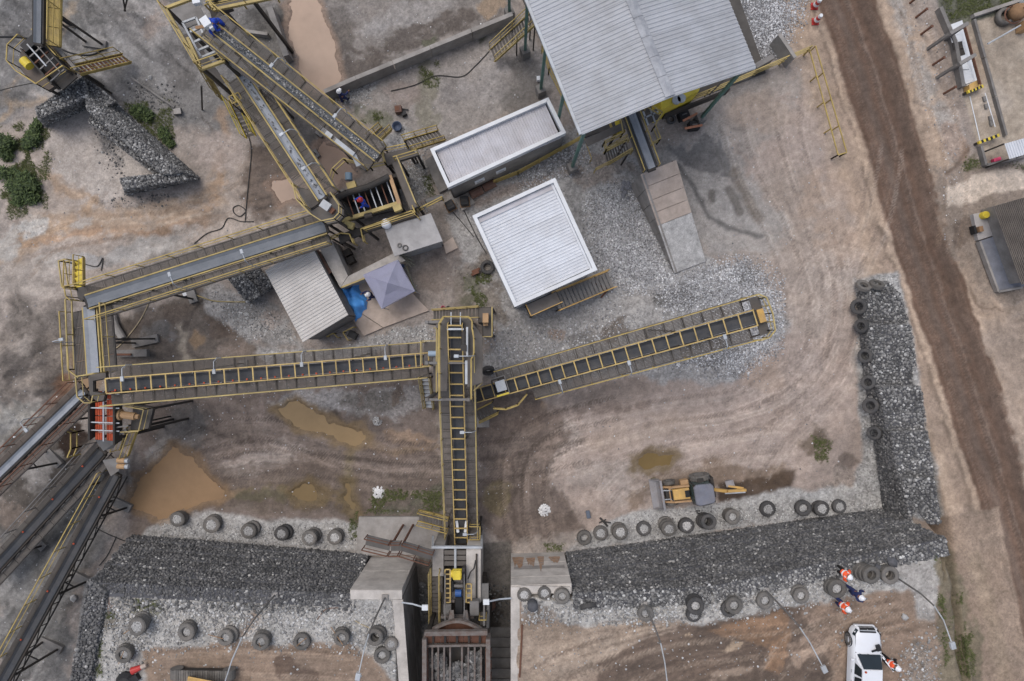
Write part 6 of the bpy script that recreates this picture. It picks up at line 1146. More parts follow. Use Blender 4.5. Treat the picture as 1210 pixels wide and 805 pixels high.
lb(.2, .9, -.1, 2.2, .18, .25, M['steel'], 'pipe_duct'); lb(-1.2, 0, .15, .5, .9, .5, M['black'], 'feed_box'); lb(1.3, .1, -.2, .5, 1.1, .1, M['dsteel'], 'discharge_lip'); lb(-.4, -.1, .42, 1.6, .07, .07, M['lsteel'], 'brace_bar'); lb(.2, .25, .4, 1.9, .06, .06, M['steel'], 'brace_bar')
c = P(28, 71, 3.8); part('drive_drum', MB().tube(c, c + Vector((.35, -.35, 0)), .26, 14), M['yelbright'], cm); part('leg', MB().beam(P(40, 66, 3.2), P(40, 66, 0), .14, .14).beam(P(76, 84, 3.2), P(76, 84, 0), .14, .14), M['dsteel'], cm)
platform('yellow-railed walkway deck wrapped round the top left screening machine', [P(36, 50, 3.2), P(24, 62, 3.2), P(23, 80, 3.2), P(34, 92, 3.2), P(57, 107, 3.2), P(88, 86, 3.2), P(80, 74, 3.2), P(52, 44, 3.2)], [(0, 5), (6, 7)], M['yellow'], mat('brown_grating', (104, 94, 86), .85))
stair('brown-treaded yellow stairs leading right from the top left machine', P(150, 69, .6), P(90, 83, 3.0), 0.72, 13, M['yellow'], M['rust'])
# --- screen house
sw_ = thing('screen_house', 'open dark screen pit with pale cross bars where the blue worker stands', 'screen machine', P(436, 238)); zq = 3.2
part('pit_floor', MB().slab([P(400, 232, 1.0), P(468, 208, 1.0), P(476, 246, 1.0), P(408, 262, 1.0)], .3), M['black'], sw_)
for k in range(8):
    t = (k + .5) / 8; a = P(406, 231, zq).lerp(P(460, 213, zq), t); b = P(416, 260, zq).lerp(P(470, 240, zq), t); part('cross_bar', MB().beam(a, b, .06, .12), M['rust'] if k % 3 == 0 else M['lsteel'], sw_)
part('side_beam', MB().beam(P(402, 262, 3.4), P(472, 240, 3.4), .2, .3), M['yelpale'], sw_); part('side_beam', MB().beam(P(461, 208, 3.5), P(473, 244, 3.5), .2, .3), M['motor'], sw_); part('side_beam', MB().beam(P(400, 234, 3.3), P(412, 264, 3.3), .2, .3), M['dsteel'], sw_)
pp = [P(390, 238, 3.5), P(410, 228, 3.6), P(435, 221, 3.6), P(460, 209, 3.6)]; part('slurry_pipe', MB().path(pp, .19, 12), M['dsteel'], sw_)
part('wall', MB().slab([P(398, 230, 3.0), P(470, 204, 3.0), P(470, 208, 3.0), P(399, 234, 3.0)], 2.8), M['dsteel'], sw_)
c = P(412, 213, 3.6); part('drive_motor', MB().tube(c + Vector((0, .4, 0)), c, .2, 12), mat('grey_blue_motor', (104, 124, 140), .5), sw_); part('motor_mount', MB().box(P(416, 220, 3.4), (.5, .4, .4), .3), M['yelpale'], sw_); part('end_box', MB().box(P(470, 246, 3.7), (.45, .36, .4), .35), M['yelpale'], sw_); part('beam_motor', MB().tube(P(431, 256, 3.8), P(440, 254, 3.8), .16, 10), M['dsteel'], sw_); part('beam_motor', MB().tube(P(408, 264, 3.6), P(418, 268, 3.6), .2, 10), M['yelpale'], sw_)
for x, y in ((402, 234), (470, 208), (474, 246), (410, 264)): part('leg', MB().beam(P(x, y, 3.1), Vector((*P(x, y, 3.1)[:2], 0)), .16, .16), M['dsteel'], sw_)
platform('long grated walkway with yellow rail south of the screen house', [P(400, 278, 3.0), P(490, 247, 3.0), P(493, 255, 3.0), P(434, 274, 3.0), P(402, 287, 3.0)], [(1, 3)], M['yellow'], M['dsteel'])
platform('narrow walkway with a yellow rail along the right end of the screen house', [P(463, 192, 3.2), P(472, 190, 3.2), P(494, 244, 3.2), P(485, 248, 3.2)], [(1, 2)], M['yelpale'], M['grate'])
fence('cranked yellow rail round the motor corner of the screen house', [(394, 220), (398, 205), (411, 193), (440, 201), (458, 197), (454, 182)], M['yelpale'], z=3.0)
platform('yellow landing above the right end of the screen house', [P(453, 182, 3.0), P(482, 176, 3.0), P(495, 183, 3.0), P(468, 191, 3.0), P(458, 196, 3.0)], [(0, 1), (2, 3)], M['yellow'])
stair('yellow stairs rising right from the screen house landing', P(522, 160, .6), P(482, 172, 2.8), 0.7, 10, M['yellow'])
stair('short mossy-yard stairs beside the lower end of the ore-laden conveyor', P(457, 152, .8), P(443, 165, 3.0), 0.6, 6, M['yellow'])
fence('yellow rail steps below the screen house walkway', [(386, 287), (408, 279), (418, 280), (422, 290)], M['yellow'], z=2.4); fence('yellow L-shaped rail above the grey yard by the flat-roofed hut', [(434, 288), (431, 274), (490, 253), (498, 262)], M['yellow'], z=2.2); stair('brown yellow-railed steps beside the beige shed top corner', P(368, 286, 2.4), P(388, 276, 3.0), .5, 5, M['yellow'])
fence('short yellow railing between the screen house and electrical room', [(495, 252), (524, 237)], M['yellow'], z=1.6)
solo('white_dome', MB().lathe([(0, .5), (.15, .46), (.26, .34), (.3, .18), (.28, 0)], P(457, 265, 2.8), 16), M['whitep'], 'white dome tank at the left corner of the flat-roofed hut', 'tank', smooth=True)
# --- big shed south side: chute conveyor, stairs, rails
conveyor('short grey belt coming out from under the big shed above the loading ramp', P(740, 118, 4.8), P(770, 199, 4.5), 0.4, 0.12, 0.12, belt=M['beltl'], legs=0, frame=M['belt'], rails=(1, 1), rail_h=.5, mid=False)
stair('yellow and dark stairs left of the belt under the big shed', P(716, 188, 1.2), P(742, 172, 3.0), 0.75, 9, M['yelpale']); fence('pale yellow rail loop left of the shed belt', [(742, 168), (714, 182), (712, 173), (733, 163), (730, 148)], M['yelpale'], z=2.4); fence('pale yellow rail loop right of the shed belt', [(762, 130), (778, 140), (770, 155), (776, 170), (768, 174)], M['yelpale'], z=3.0); fence('sloping pale yellow guide rail below the stairs by the shed', [(702, 204), (745, 182)], M['yelpale'], z=.9)
bf = thing('bucket_frame', 'yellow steel frame under the shed eave left of the belt', 'frame', P(728, 152)); part('frame', MB().beam(P(720, 144, 3), P(726, 160, 3), .12, .12).beam(P(726, 160, 3), P(738, 156, 3), .12, .12).beam(P(738, 156, 3), P(732, 142, 3), .12, .12), M['yellow'], bf); part('brace', MB().beam(P(729, 143, 3.1), P(732, 158, 3.1), .25, .08), M['yelbright'], bf); part('leg', MB().beam(P(726, 160, 3), Vector((*P(726, 160, 3)[:2], 0)), .12, .12), M['dsteel'], bf)
mt_ = thing('shed_walkway', 'dark grated walkway with yellow rails under the shed eave', 'platform', P(765, 138)); part('deck', MB().slab([P(690, 165, 3.2), P(740, 143, 3.2), P(744, 150, 3.2), P(694, 173, 3.2)], .06).slab([P(757, 138, 3.2), P(776, 128, 3.2), P(780, 140, 3.2), P(763, 148, 3.2)], .06), M['grate'], mt_); part('frame_bar', MB().beam(P(760, 132, 3.4), P(766, 148, 3.4), .08, .08).beam(P(768, 128, 3.4), P(774, 144, 3.4), .08, .08).beam(P(760, 140, 3.4), P(778, 132, 3.4), .08, .08), M['lsteel'], mt_)
fence('long yellow pipe fence from the belt below the big shed to its far corner', [(778, 136), (860, 103), (950, 64)], M['yelpale'], h=1.2, bars=3)
fence('double yellow fence strip running down-right beside the haul road verge', [(949, 66), (982, 188), (992, 185), (956, 62)], M['yellow'], h=.9, bars=1); fence('yellow cable rail fence along the electrical room wall', [(584, 218), (612, 207), (688, 165)], M['yellow'], h=1.0, bars=3); fence('short yellow rail stub below the left corner of the big shed', [(686, 162), (697, 192)], M['yelpale'], h=.9, bars=1)
fence('yellow walkway rail under the left eave of the big shed', [(640, 62), (648, 88), (683, 158)], M['yellow'], z=3.0, bars=2)
stair('yellow cranked access stairs at the left corner of the big shed', P(582, 66, .5), P(608, 42, 2.0), 0.75, 8, M['yelpale']); stair('upper flight of yellow stairs against the left side of the big shed', P(608, 42, 2.05), P(630, 22, 3.4), 0.75, 7, M['yelpale'])
# --- control building stairs
stair('wide grey stairs with orange-yellow rails on the lower side of the white-roofed building', P(722, 330, .3), P(656, 357, 2.0), 1.05, 15, M['orangeyel'], M['concd'])
platform('brown landing with orange-yellow rail below the white-roofed building', [P(657, 345, 2.1), P(663, 358, 2.1), P(627, 374, 2.1), P(621, 361, 2.1)], [(1, 3)], M['orangeyel'], mat('brown_deck', (138, 130, 122), .85, dirt=(110, 102, 96)))
solo('steel_angle', MB().beam(P(699, 333, .15), P(718, 342, .15), .1, .1).beam(P(718.4, 342, .15), P(710, 352, .15), .1, .1), M['rust'], 'rusty bent steel angle at the foot of the wide grey stairs', 'steel angle')
# ------------------------------------------------------------------ crusher in the pit
cz = 3.6
cr_ = thing('jaw_crusher', 'crusher plant with yellow motor standing between the two wing walls', 'crusher', P(540, 690))
def rect(x0, y0, x1, y1, z): return [P(x0, y0, z), P(x1, y0, z), P(x1, y1, z), P(x0, y1, z)]
part('concrete_block', MB().slab(rect(511, 648, 524, 681, cz), cz), M['conc'], cr_); part('concrete_block', MB().slab(rect(551, 648, 568, 712, cz), cz), M['concl'], cr_)
part('top_beam', MB().beam(P(510, 646.5, cz + .1), P(570, 646.5, cz + .1), .12, .2), M['lsteel'], cr_)
for y in (653, 659.5, 666): part('deck_grate', MB().slab(rect(525, y - 2.6, 537, y + 2.6, cz), .05).slab(rect(539, y - 2.6, 550.5, y + 2.6, cz), .05), M['grate'], cr_)
part('centre_post', MB().beam(P(538, 648, cz + .06), P(538, 672, cz + .06), .12, .1), M['lsteel'], cr_)
part('crusher_body', MB().slab(rect(522, 672, 552, 734, 3.0), 2.9), M['dsteel'], cr_)
c = P(535, 678, 4.1); part('yellow_motor', MB().tube(c, c + Vector((.5, 0, 0)), .27, 16).box(c + Vector((.25, 0, .22)), (.42, .5, .14)).tube(c - Vector((.1, 0, 0)), c, .2, 14), M['yelbright'], cr_, bevel=.02)
c = P(538, 701, 3.9); part('blue_motor', MB().tube(c, c + Vector((.34, 0, 0)), .2, 14), M['blue'], cr_); part('motor_bed', MB().box(P(542, 688, 3.3), (.8, .7, .4)).box(P(542, 701, 3.4), (.7, .6, .4)), M['steel'], cr_)
for x, y0, y1, nm in ((529, 673, 712, 'left'), (554, 690, 712, 'right')):
    mb = MB()
    for s in (-1, 1): mb.beam(P(x + s * 3, y0, 4.2), P(x + s * 3, y1, 4.2), .07, .12)
    part('walkway_frame', mb, M['cover'], cr_); k = int((y1 - y0) / 5)
    for i in range(k + 1): y = y0 + (y1 - y0) * i / k; part('walkway_rung', MB().beam(P(x - 2.4, y, 4.2), P(x + 2.4, y, 4.2), .06, .05), M['cover'], cr_)
part('feed_chute', MB().slab(rect(538, 706, 546.5, 734, 3.9), .2), M['black'], cr_)
for s, x in ((-1, 533), (1, 551)): part('chute_cheek', MB().prism([P(x - 4 + (1 if s < 0 else 0), 733, 4.9), P(x + 4 - (1 if s > 0 else 0), 733, 4.9), P(x + 2 - s, 721, 4.5), P(x - 2 - s, 721, 4.5)], [P(x - 4, 733, 4.5), P(x + 4, 733, 4.5), P(x + 2, 721, 4.1), P(x - 2, 721, 4.1)]), M['brst'], cr_)
part('control_box', MB().slab(rect(555, 711, 566, 728, 4.4), .5), M['steel'], cr_, bevel=.03)
mb = MB(); arc = [P(511 + i * 5.8, 744 - 10.5 * math.sin(math.pi * i / 10), 5.6) for i in range(11)]
for a, b in zip(arc[:-1], arc[1:]): mb.beam(a, b, .14, .3)
part('hood_arch', mb, M['brst'], cr_)
mb = MB(); bk = [P(511 + i * 5.8, 747, 5.2) for i in range(11)]
for i in range(10): mb.quad(arc[i] - UP * .1, arc[i + 1] - UP * .1, bk[i + 1], bk[i])
part('hood_plate', mb, M['rust'], cr_)
part('side_stand', MB().beam(P(572, 712, 4.2), P(572, 740, 5.2), .1, .1), M['steel'], cr_); part('side_step', MB().box(P(572, 700, 3.4), (.5, 1.0, .1)), M['steel'], cr_)
def cbox(nm, x0, y0, x1, y1, z, h, m, bev=0): part(nm, MB().slab(rect(x0, y0, x1, y1, z), h), m, cr_, bevel=bev)
cbox('belt_guard', 546, 671, 549.5, 687, 4.3, .5, M['dsteel'], .03); cbox('flywheel_guard', 533, 687, 536, 700, 4.1, .5, M['black'], .03); cbox('flywheel_guard', 547, 687, 550, 703, 4.1, .5, M['black'], .03); cbox('side_plate', 524, 714, 533, 726, 3.8, .5, M['steel']); cbox('jaw_plate', 536, 684, 549, 687, 3.9, .3, M['brst']); cbox('toggle_beam', 534, 691, 549, 694, 4.0, .2, M['steel']); cbox('cable_tray', 562, 655, 564, 708, cz + .12, .1, M['dsteel']); cbox('support_beam', 521, 728, 560, 731, 4.2, .25, M['brst']); cbox('jaw_frame', 524.5, 709, 537, 712, 4.0, .2, M['brst']); cbox('jaw_frame', 548, 709, 554.5, 712, 4.0, .2, M['brst']); cbox('floor_plate', 515, 682, 523, 700, 3.4, .1, M['grate'])
for x in (527, 549.5): part('side_rail', rail_mb(MB(), [P(x, 674, 4.0), P(x, 730, 4.2)], .7, .8, .022), M['steel'], cr_)
part('v_belt', MB().beam(P(548, 676, 4.55), P(548.5, 697, 4.2), .12, .05), M['black'], cr_); part('hydraulic_hose', MB().path([P(553, 684, 4.1), P(556, 676, 4.2), P(560, 672, 3.9), P(562, 662, 3.7)], .035, 6), M['cable'], cr_)
gzz = 6.0
hp = thing('grizzly_hopper', 'rusty grizzly hopper with steel bars and rubble at the bottom of the pit', 'hopper', P(540, 790, 0))
part('headboard', MB().beam(P(502, 748, gzz + .2), P(576, 747, gzz + .2), .22, .3), M['brst'], hp)
mb = MB()
for i in range(8):
    x0 = 503 + i * 9; mb.prism([P(x0, 750, gzz + .1), P(x0 + 8.6, 750, gzz + .1), P(x0 + 8.6, 761 - 2.5 * math.sin(math.pi * (i + 1) / 8), gzz - .3), P(x0, 761 - 2.5 * math.sin(math.pi * i / 8), gzz - .3)][::-1], [P(x0, 750, gzz - .1), P(x0 + 8.6, 750, gzz - .1), P(x0 + 8.6, 760, gzz - .5), P(x0, 760, gzz - .5)][::-1])
part('curved_plate', mb, M['rust'], hp)
for x in (512, 526, 540, 554, 567): part('stiffener', MB().beam(P(x, 750, gzz + .14), P(x, 759, gzz - .2), .1, .12), M['dsteel'], hp)
for y in (770, 784, 798):
    for x in (500.5, 579): part('wear_plate', MB().slab([P(x - 1.5, y, gzz + .1), P(x + 1.5, y, gzz + .1), P(x + 1.5, y + 7, gzz + .1), P(x - 1.5, y + 7, gzz + .1)], .4), M['rust'], hp)
part('lower_beam', MB().beam(P(503, 763, gzz - .2), P(575, 762, gzz - .2), .12, .16), M['brst'], hp)
for x in (502.5, 577): part('side_wall', MB().beam(P(x, 752, gzz - .1), P(x + (.4 if x > 540 else -.4), 900, gzz - .1), .22, .8), M['brst'], hp); part('rust_lining', MB().beam(P(x + (2.6 if x < 540 else -2.6), 764, gzz - .2), P(x + (2.6 if x < 540 else -2.6), 900, gzz - .2), .05, .5), M['rust'], hp)
for x in (511, 518, 525, 532, 546, 553.5, 561, 568.5): part('grizzly_bar', MB().beam(P(x, 764, gzz - .35), P(540 + (x - 540) * 1.0, 900, gzz - .35), .09, .2), M['brst'], hp)
part('hopper_slope', MB().quad(P(503, 764, gzz - .9), P(577, 764, gzz - .9), P(577, 900, gzz - 1.6), P(503, 900, gzz - 1.6)), M['dsteel'], hp); part('hopper_back', MB().quad(P(503, 763, gzz - .3), P(577, 763, gzz - .3), P(577, 764, gzz - 1.8), P(503, 764, gzz - 1.8)), M['dsteel'], hp)
for x, y in ((504, 756), (576, 756)): part('leg', MB().beam(P(x, y, gzz - .4), Vector((*P(x, y, gzz)[:2], 0)), .2, .2), M['dsteel'], hp)
mb = MB()
for k in range(1100):
    cx, cy, rx, ry = RNG.choice(((518, 782, 9, 9), (540, 790, 8, 7), (560, 778, 9, 8), (555, 792, 14, 9), (545, 803, 26, 8), (525, 798, 12, 8))); a = RNG.uniform(0, 6.28); q = math.sqrt(RNG.random())
    mb.rock(P(cx + rx * q * math.cos(a), cy + ry * q * math.sin(a), gzz - .55 + RNG.uniform(0, .3) * (1 - q)), RNG.choice((.05, .07, .09, .12, .17)), RNG)
setting('hopper_rubble', mb, M['gab'], 'stuff')
mb = MB()
for k in range(150): mb.rock(P(RNG.uniform(496, 509), RNG.uniform(690, 748), .05), RNG.uniform(.06, .2), RNG)
for k in range(60): mb.rock(P(RNG.uniform(577, 602), RNG.uniform(690, 735), .03), RNG.uniform(.04, .1), RNG)
setting('pit_rubble', mb, M['gab'], 'stuff')
stair('yellow-railed steel stairs on the left flank of the crusher', P(515, 738, 2.0), P(514.5, 672, 3.6), .5, 14, M['yelpale'], M['grate']); platform('tiny yellow step platform on the right flank of the crusher', rect(567, 724, 575, 739, 4.0), [(0, 1), (2, 3)], M['yellow'])
bg = thing('gangway', 'rusty gangway crossing above the left wing wall to the crusher', 'gangway', P(470, 650)); gpts = [P(433, 638, 4.4), P(462, 645, 4.4), P(475, 645, 4.4), P(511, 656, 4.0)]
for a, b in zip(gpts[:-1], gpts[1:]):
    part('gangway_deck', MB().beam(a, b - (b - a).normalized() * .02, .55, .05), M['mesh'], bg); nn = UP.cross((b - a).normalized()).normalized()
    for s in (1, -1): part('handrail', rail_mb(MB(), [a + nn * s * .3, b + nn * s * .3], .9, .7, .03, True, True), M['rust'], bg)
part('support_post', MB().beam(gpts[1] - UP * .05, Vector((*gpts[1][:2], 0)), .1, .1).beam(gpts[2] - UP * .05, Vector((*gpts[2][:2], 0)), .1, .1), M['rust'], bg)
solo('oil_tank', MB().lathe([(0, .8), (.25, .78), (.27, .7), (.27, 0)], P(581, 711, 0), 18), M['brown'], 'brown round tank in the pit right of the crusher', 'tank', smooth=True); solo('vent_pipe', MB().tube(P(577, 716, 3.5), P(576, 748, 4.6), .1, 10), M['steel'], 'grey pipe running down beside the right edge of the crusher', 'pipe')
solo('side_cabinet', MB().box(P(572, 690, 1.2), (.35, 1.1, .9)).box(P(572, 690, 1.7), (.3, .9, .06)), M['dsteel'], 'dark cabinet on the right wall of the crusher block', 'cabinet')
for x in (511.5, 569): solo('guide_post', MB().beam(P(x, 634, 1.8), P(x, 646, 3.4), .12, .12), M['lsteel'], 'upright pale post at the ' + ('left' if x < 540 else 'right') + ' top corner of the crusher block', 'post', 'crusher corner posts')
# ------------------------------------------------------------------ lamp posts
def lamp_post(label, foot, zb, top, zt):
    a, b = P(*foot, zb), P(*top, zt); r = thing('lamp_post', label, 'lamp post', a); d = Vector((b.x - a.x, b.y - a.y, 0)); s = zt - zb
    pts = [a, a + UP * s * .55 + d * .04, a + UP * s * .8 + d * .16, a + UP * s * .93 + d * .42, b - UP * .02]
    part('base_plate', MB().box(a + UP * .04, (.32, .32, .08)), M['conc'], r)
    for i, (p, q) in enumerate(zip(pts[:-1], pts[1:])): part('pole' if i < 2 else 'arm', MB().tube(p, q, 0.046 - i * .006, 8), M['steel'] if i < 2 else M['lsteel'], r)
    rz = math.atan2(d.y, d.x); h = part('lamp_head', MB().box(b, (.34, .24, .12), rz), M['lsteel'], r, bevel=.03); part('lens', MB().box(b - UP * .08, (.3, .22, .02), rz), M['white'], h)
lamp_post('tall lamp post with its head right of the brown puddle', (905, 698), PLZ, (974, 791), 10.4)
lamp_post('tall lamp post leaning past the single tyre on the dark dirt right of the pit', (761, 714), PLZ, (790, 818), 10.4)
lamp_post('tall curved lamp post in the lower right corner by the weedy edge', (1057, 681), PLZ, (1126, 763), 9.6)
lamp_post('tall lamp post by the left wing wall with its head at the bottom edge', (455, 706), PLZ + .12, (423, 800), 10.4)
lamp_post('tall lamp post rising from the middle of the left gabion wall top', (325, 703), PLZ, (258, 830), 10.6)
def wall_lamp(label, foot, tip, z0, z1):
    a, b = P(*foot, z0), P(*tip, z1); r = thing('wall_lamp', label, 'lamp', a); part('arm', MB().path([a, a.lerp(b, .5) - UP * .1, b], .045, 8), M['lsteel'], r); part('lamp_head', MB().box(b + (b - a).normalized() * .12, (.32, .28, .14)), M['white'], r, bevel=.02)
wall_lamp('white-headed lamp arm reaching into the pit from the left wing wall', (475, 712), (500, 717.5), 5.6, 6.3); wall_lamp('white-headed lamp arm reaching into the pit from the right wing wall', (604, 707), (577, 711), 5.6, 6.3)
# ------------------------------------------------------------------ tyres
def tyre_mesh(R, wd, name):
    mb = tyre_lathe(MB(), (0, 0, 0), R, R * .52, wd, 'Z', 28)
    for i in range(22):
        t = 2 * math.pi * i / 22; c = Vector((math.cos(t) * R * .97, math.sin(t) * R * .97, 0)); mb.box(c, (R * .09, R * .13, wd * .8), t)
    return mb
TM = {}
for nm, mt in (('a', M['tyre']), ('b', M['tyred'])):
    me = tyre_mesh(.46, .3, 'tyre').mesh('tyre'); me.materials.append(mt); TM[nm] = me
fm = MB(); fm.lathe([(0, .04), (.2, .03), (.3, 0), (.31, -.1)], (0, 0, 0), 18)
for k in range(60):
    a, q = RNG.uniform(0, 6.28), .3 * math.sqrt(RNG.random()); fm.rock((q * math.cos(a), q * math.sin(a), .03), RNG.uniform(.02, .045), RNG)
FM = fm.mesh('gravel_fill'); FM.materials.append(M['gravw'])
HT = {0: 'empty', 1: 'gravel-filled'}
def tyre(label, loc, group, m='a', fill=0, tilt=None, sc=1.0):
    o = bpy.data.objects.new('tyre', TM[m]); COL.objects.link(o); o.location = loc; sc *= RNG.uniform(.93, 1.08); o.scale = (sc, sc, RNG.uniform(.85, 1.1))
    o.rotation_euler = tilt if tilt else (RNG.uniform(-.09, .09), RNG.uniform(-.09, .09), RNG.uniform(0, 6))
    tag(o, label, 'tyre', group)
    if fill:
        f = bpy.data.objects.new('gravel_fill', FM); COL.objects.link(f); f.parent = o; f.location = (0, 0, .11 if fill == 1 else -.02); f.scale = (1.0 if fill == 1 else .8,) * 2 + (1,)
    return o
LEV = {1: ['single'], 2: ['lower', 'upper'], 3: ['bottom', 'middle', 'top']}
def row(desc, group, items, z0):
    for i, (x, y, n, fill, m, sc) in enumerate(items):
        top = z0 + .3 * n; c = P(x, y, top); off = Vector((RNG.uniform(-.06, .06), RNG.uniform(-.06, .06), 0)); zg = max(gzat(c.x, c.y), z0 - .2)
        for k in range(n):
            l = f"{LEV[n][k]} {'gravel-filled ' if fill and k == n - 1 else ''}tyre, {ORD[i]} {'stack' if n > 1 else 'spot'} from left {desc}"
            tyre(l, (c.x + off.x * (n - 1 - k) * 2, c.y + off.y * (n - 1 - k), zg + .15 + .29 * k), group, m, fill if k == n - 1 else 0, sc=sc)
row('before the left gabion wall', 'tyre stacks before the left gabion wall', [(209, 614, 2, 1, 'a', 1), (249, 620.5, 2, 1, 'a', 1.02), (293, 628, 2, 1, 'a', 1.05), (332, 631, 2, 1, 'b', 1), (365, 636.5, 3, 1, 'a', 1), (395, 635.5, 2, 1, 'a', 1)], 0)
row('before the right gabion wall', 'tyre stacks before the right gabion wall', [(690.5, 636, 1, 0, 'a', 1), (710, 630.5, 1, 1, 'a', 1), (733, 629.5, 2, 1, 'a', .95), (761, 625, 1, 1, 'b', .98), (790.5, 625.5, 3, 1, 'a', .95), (812, 622, 2, 1, 'b', .95), (838, 617.5, 3, 0, 'b', .98), (866.5, 611.5, 3, 2, 'a', .98), (908, 602, 1, 1, 'b', 1), (950, 601, 2, 2, 'b', 1), (971.5, 601.5, 2, 1, 'b', .95), (992.5, 599, 1, 1, 'b', .95)], 0)
row('on the upper left platform', 'tyre stacks on the upper left platform', [(144.5, 775, 2, 2, 'a', .96), (161, 741.5, 3, 1, 'a', .95), (219.5, 748, 2, 2, 'a', .95), (265.5, 754.5, 2, 2, 'a', .95), (307.5, 759.5, 2, 2, 'a', .95), (356, 759, 1, 2, 'a', .95), (403, 755, 2, 2, 'a', .9)], PLZ)
row('beside the left wing wall', 'tyre group beside the left wing wall', [(442.5, 754, 2, 0, 'a', .98), (451, 775.5, 1, 2, 'a', .92), (462, 762, 1, 1, 'a', .8)], PLZ)
row('along the upper right platform', 'tyre stacks on the upper right platform', [(619.5, 705, 1, 1, 'a', .8), (643.5, 703, 1, 1, 'a', .8), (665, 707.5, 2, 2, 'a', .92), (763.5, 726, 1, 2, 'a', .98), (822.5, 717, 3, 2, 'b', .92), (868, 716.5, 2, 2, 'a', .9), (904.5, 710.5, 1, 2, 'a', .95), (947.5, 705, 2, 2, 'a', .92), (990, 696.5, 2, 2, 'a', 1.0), (1030.5, 680, 3, 0, 'a', .95), (1052.5, 680.5, 2, 0, 'a', .95)], PLZ)
tyre('displaced pale-filled tyre under the fifth stack on the upper right platform', P(819.5, 725.5, PLZ + .16), 'loose platform tyres', 'b', 1, sc=.9); tyre('displaced lower tyre left of the sixth stack on the upper right platform', P(861, 719.5, PLZ + .16), 'loose platform tyres', 'b', 0, sc=.9)
tyre('half-buried tyre edge sticking out of the gravel right of the right wing wall', P(695, 716.5, PLZ - .12), 'loose platform tyres', 'b', 0, (1.1, 0, .2))
for i, (x, y, rx, ry, l) in enumerate(((1020.5, 338, -.75, 0, 'left one of two tyres lying over the rounded north end of the gabion arm'), (1036, 336.5, -.9, .1, 'right one of two tyres lying over the rounded north end of the gabion arm'), (1015, 362.5, 0, -.75, ''), (1018, 385.5, 0, -.9, ''), (1022.8, 420.5, 0, -.85, ''), (1026.3, 452, 0, -.85, ''), (1029, 479.5, 0, -.8, ''), (1033, 512, 0, -.8, ''))):
    tyre(l or f'tyre leaning on the inner face of the gabion arm, {ORD[i - 2]} from its north end', P(x, y, .5 + .06 * i), 'tyres leaning on the gabion arm', 'a' if i < 2 else 'b', 0, (rx, ry, RNG.uniform(-.1, .1)), .95)
tyre('single tyre lying by the south-west corner of the white-roofed building', P(576, 316, .15), 'loose yard tyres', 'b', 0, sc=.9); tyre('small dark tyre by the long yellow fence below the big shed', P(793, 141, .15), 'loose yard tyres', 'b', 0, sc=.6); tyre('dark tyre wedged under the right rail of the central tower', P(577, 438, .6), 'loose yard tyres', 'b', 0, (.9, .2, 0), .8)
for (x0, y0), (x1, y1), l in (((146, 749), (158, 741), 'thin stick across the second tyre stack of the left platform'), ((140, 785), (146, 770), 'thin stick leaning on the first tyre stack of the left platform'), ((310, 772), (306, 760), 'thin stick standing in the fifth tyre stack of the left platform'), ((350, 764), (362, 754), 'thin stick across the single tyre of the left platform'), ((391, 741), (405, 762), 'long thin stick leaning into the seventh tyre stack of the left platform'), ((246, 750), (264, 755), 'thin stick leaning into the fourth tyre stack of the left platform')):
    solo('stick', MB().tube(P(x0, y0, PLZ + .3), P(x1, y1, PLZ + .75), .022, 6), M['wood'], l, 'stick')
solo('barrel', MB().lathe([(0, .55), (.26, .55), (.28, .5), (.26, .28), (.28, .05), (.26, 0)], P(629, 713, PLZ), 16), M['stone'], 'grey barrel behind the right wing wall coping', 'barrel', smooth=True)
# ------------------------------------------------------------------ backhoe loader
def wheel(root, c, R, wd, rimm, axis='Y', name='wheel'):
    w_ = bpy.data.objects.new(name, MB().lathe([(.05 * R, -wd * .2), (R * .5, -wd * .35), (R * .5, wd * .35), (.05 * R, wd * .2)], (0, 0, 0), 14, False, axis).mesh(name)); w_.data.materials.append(rimm); COL.objects.link(w_); w_.parent = root; w_.location = c
    mb = tyre_lathe(MB(), (0, 0, 0), R, R * .55, wd, axis, 24)
    for i in range(20):
        t = 2 * math.pi * i / 20; q = Vector((math.cos(t) * R * .98, 0, math.sin(t) * R * .98)) if axis == 'Y' else Vector((0, math.cos(t) * R * .98, math.sin(t) * R * .98))
        for s in (-1, 1):
            a = q + (Vector((0, .02 * s, 0)) if axis == 'Y' else Vector((.02 * s, 0, 0))); dt = Vector((0, wd * .42 * s, 0)) if axis == 'Y' else Vector((wd * .42 * s, 0, 0)); mb.beam(a, a + dt, R * .07, R * .07)
    lpart('tyre', mb, M['tyre'], w_, True); return w_
bl_ = thing('backhoe_loader', 'dusty yellow backhoe loader parked by the tyre row with its front bucket to the left', 'backhoe loader', Vector((10.6, -8.98, 0)), None, math.radians(180 + 9)); bl_.location.z = gzat(10.6, -8.98); bl_.scale = (.80, .80, .86)
for s in (1, -1): wheel(bl_, (-.9, s * .88, .74), .74, .44, M['steel']); wheel(bl_, (1.35, s * .78, .45), .45, .3, M['steel'])
lpart('chassis', MB().box((.35, 0, .75), (2.9, .6, .35)).beam((1.35, -.75, .45), (1.35, .75, .45), .14, .14), M['dsteel'], bl_)
hood = MB().prism([Vector((.15, .42, 1.5)), Vector((1.35, .38, 1.38)), Vector((1.35, -.38, 1.38)), Vector((.15, -.42, 1.5))][::-1], [Vector((.15, .45, .85)), Vector((1.4, .42, .85)), Vector((1.4, -.42, .85)), Vector((.15, -.45, .85))][::-1]); h_ = lpart('hood', hood, M['orangeyel'], bl_, bevel=.05)
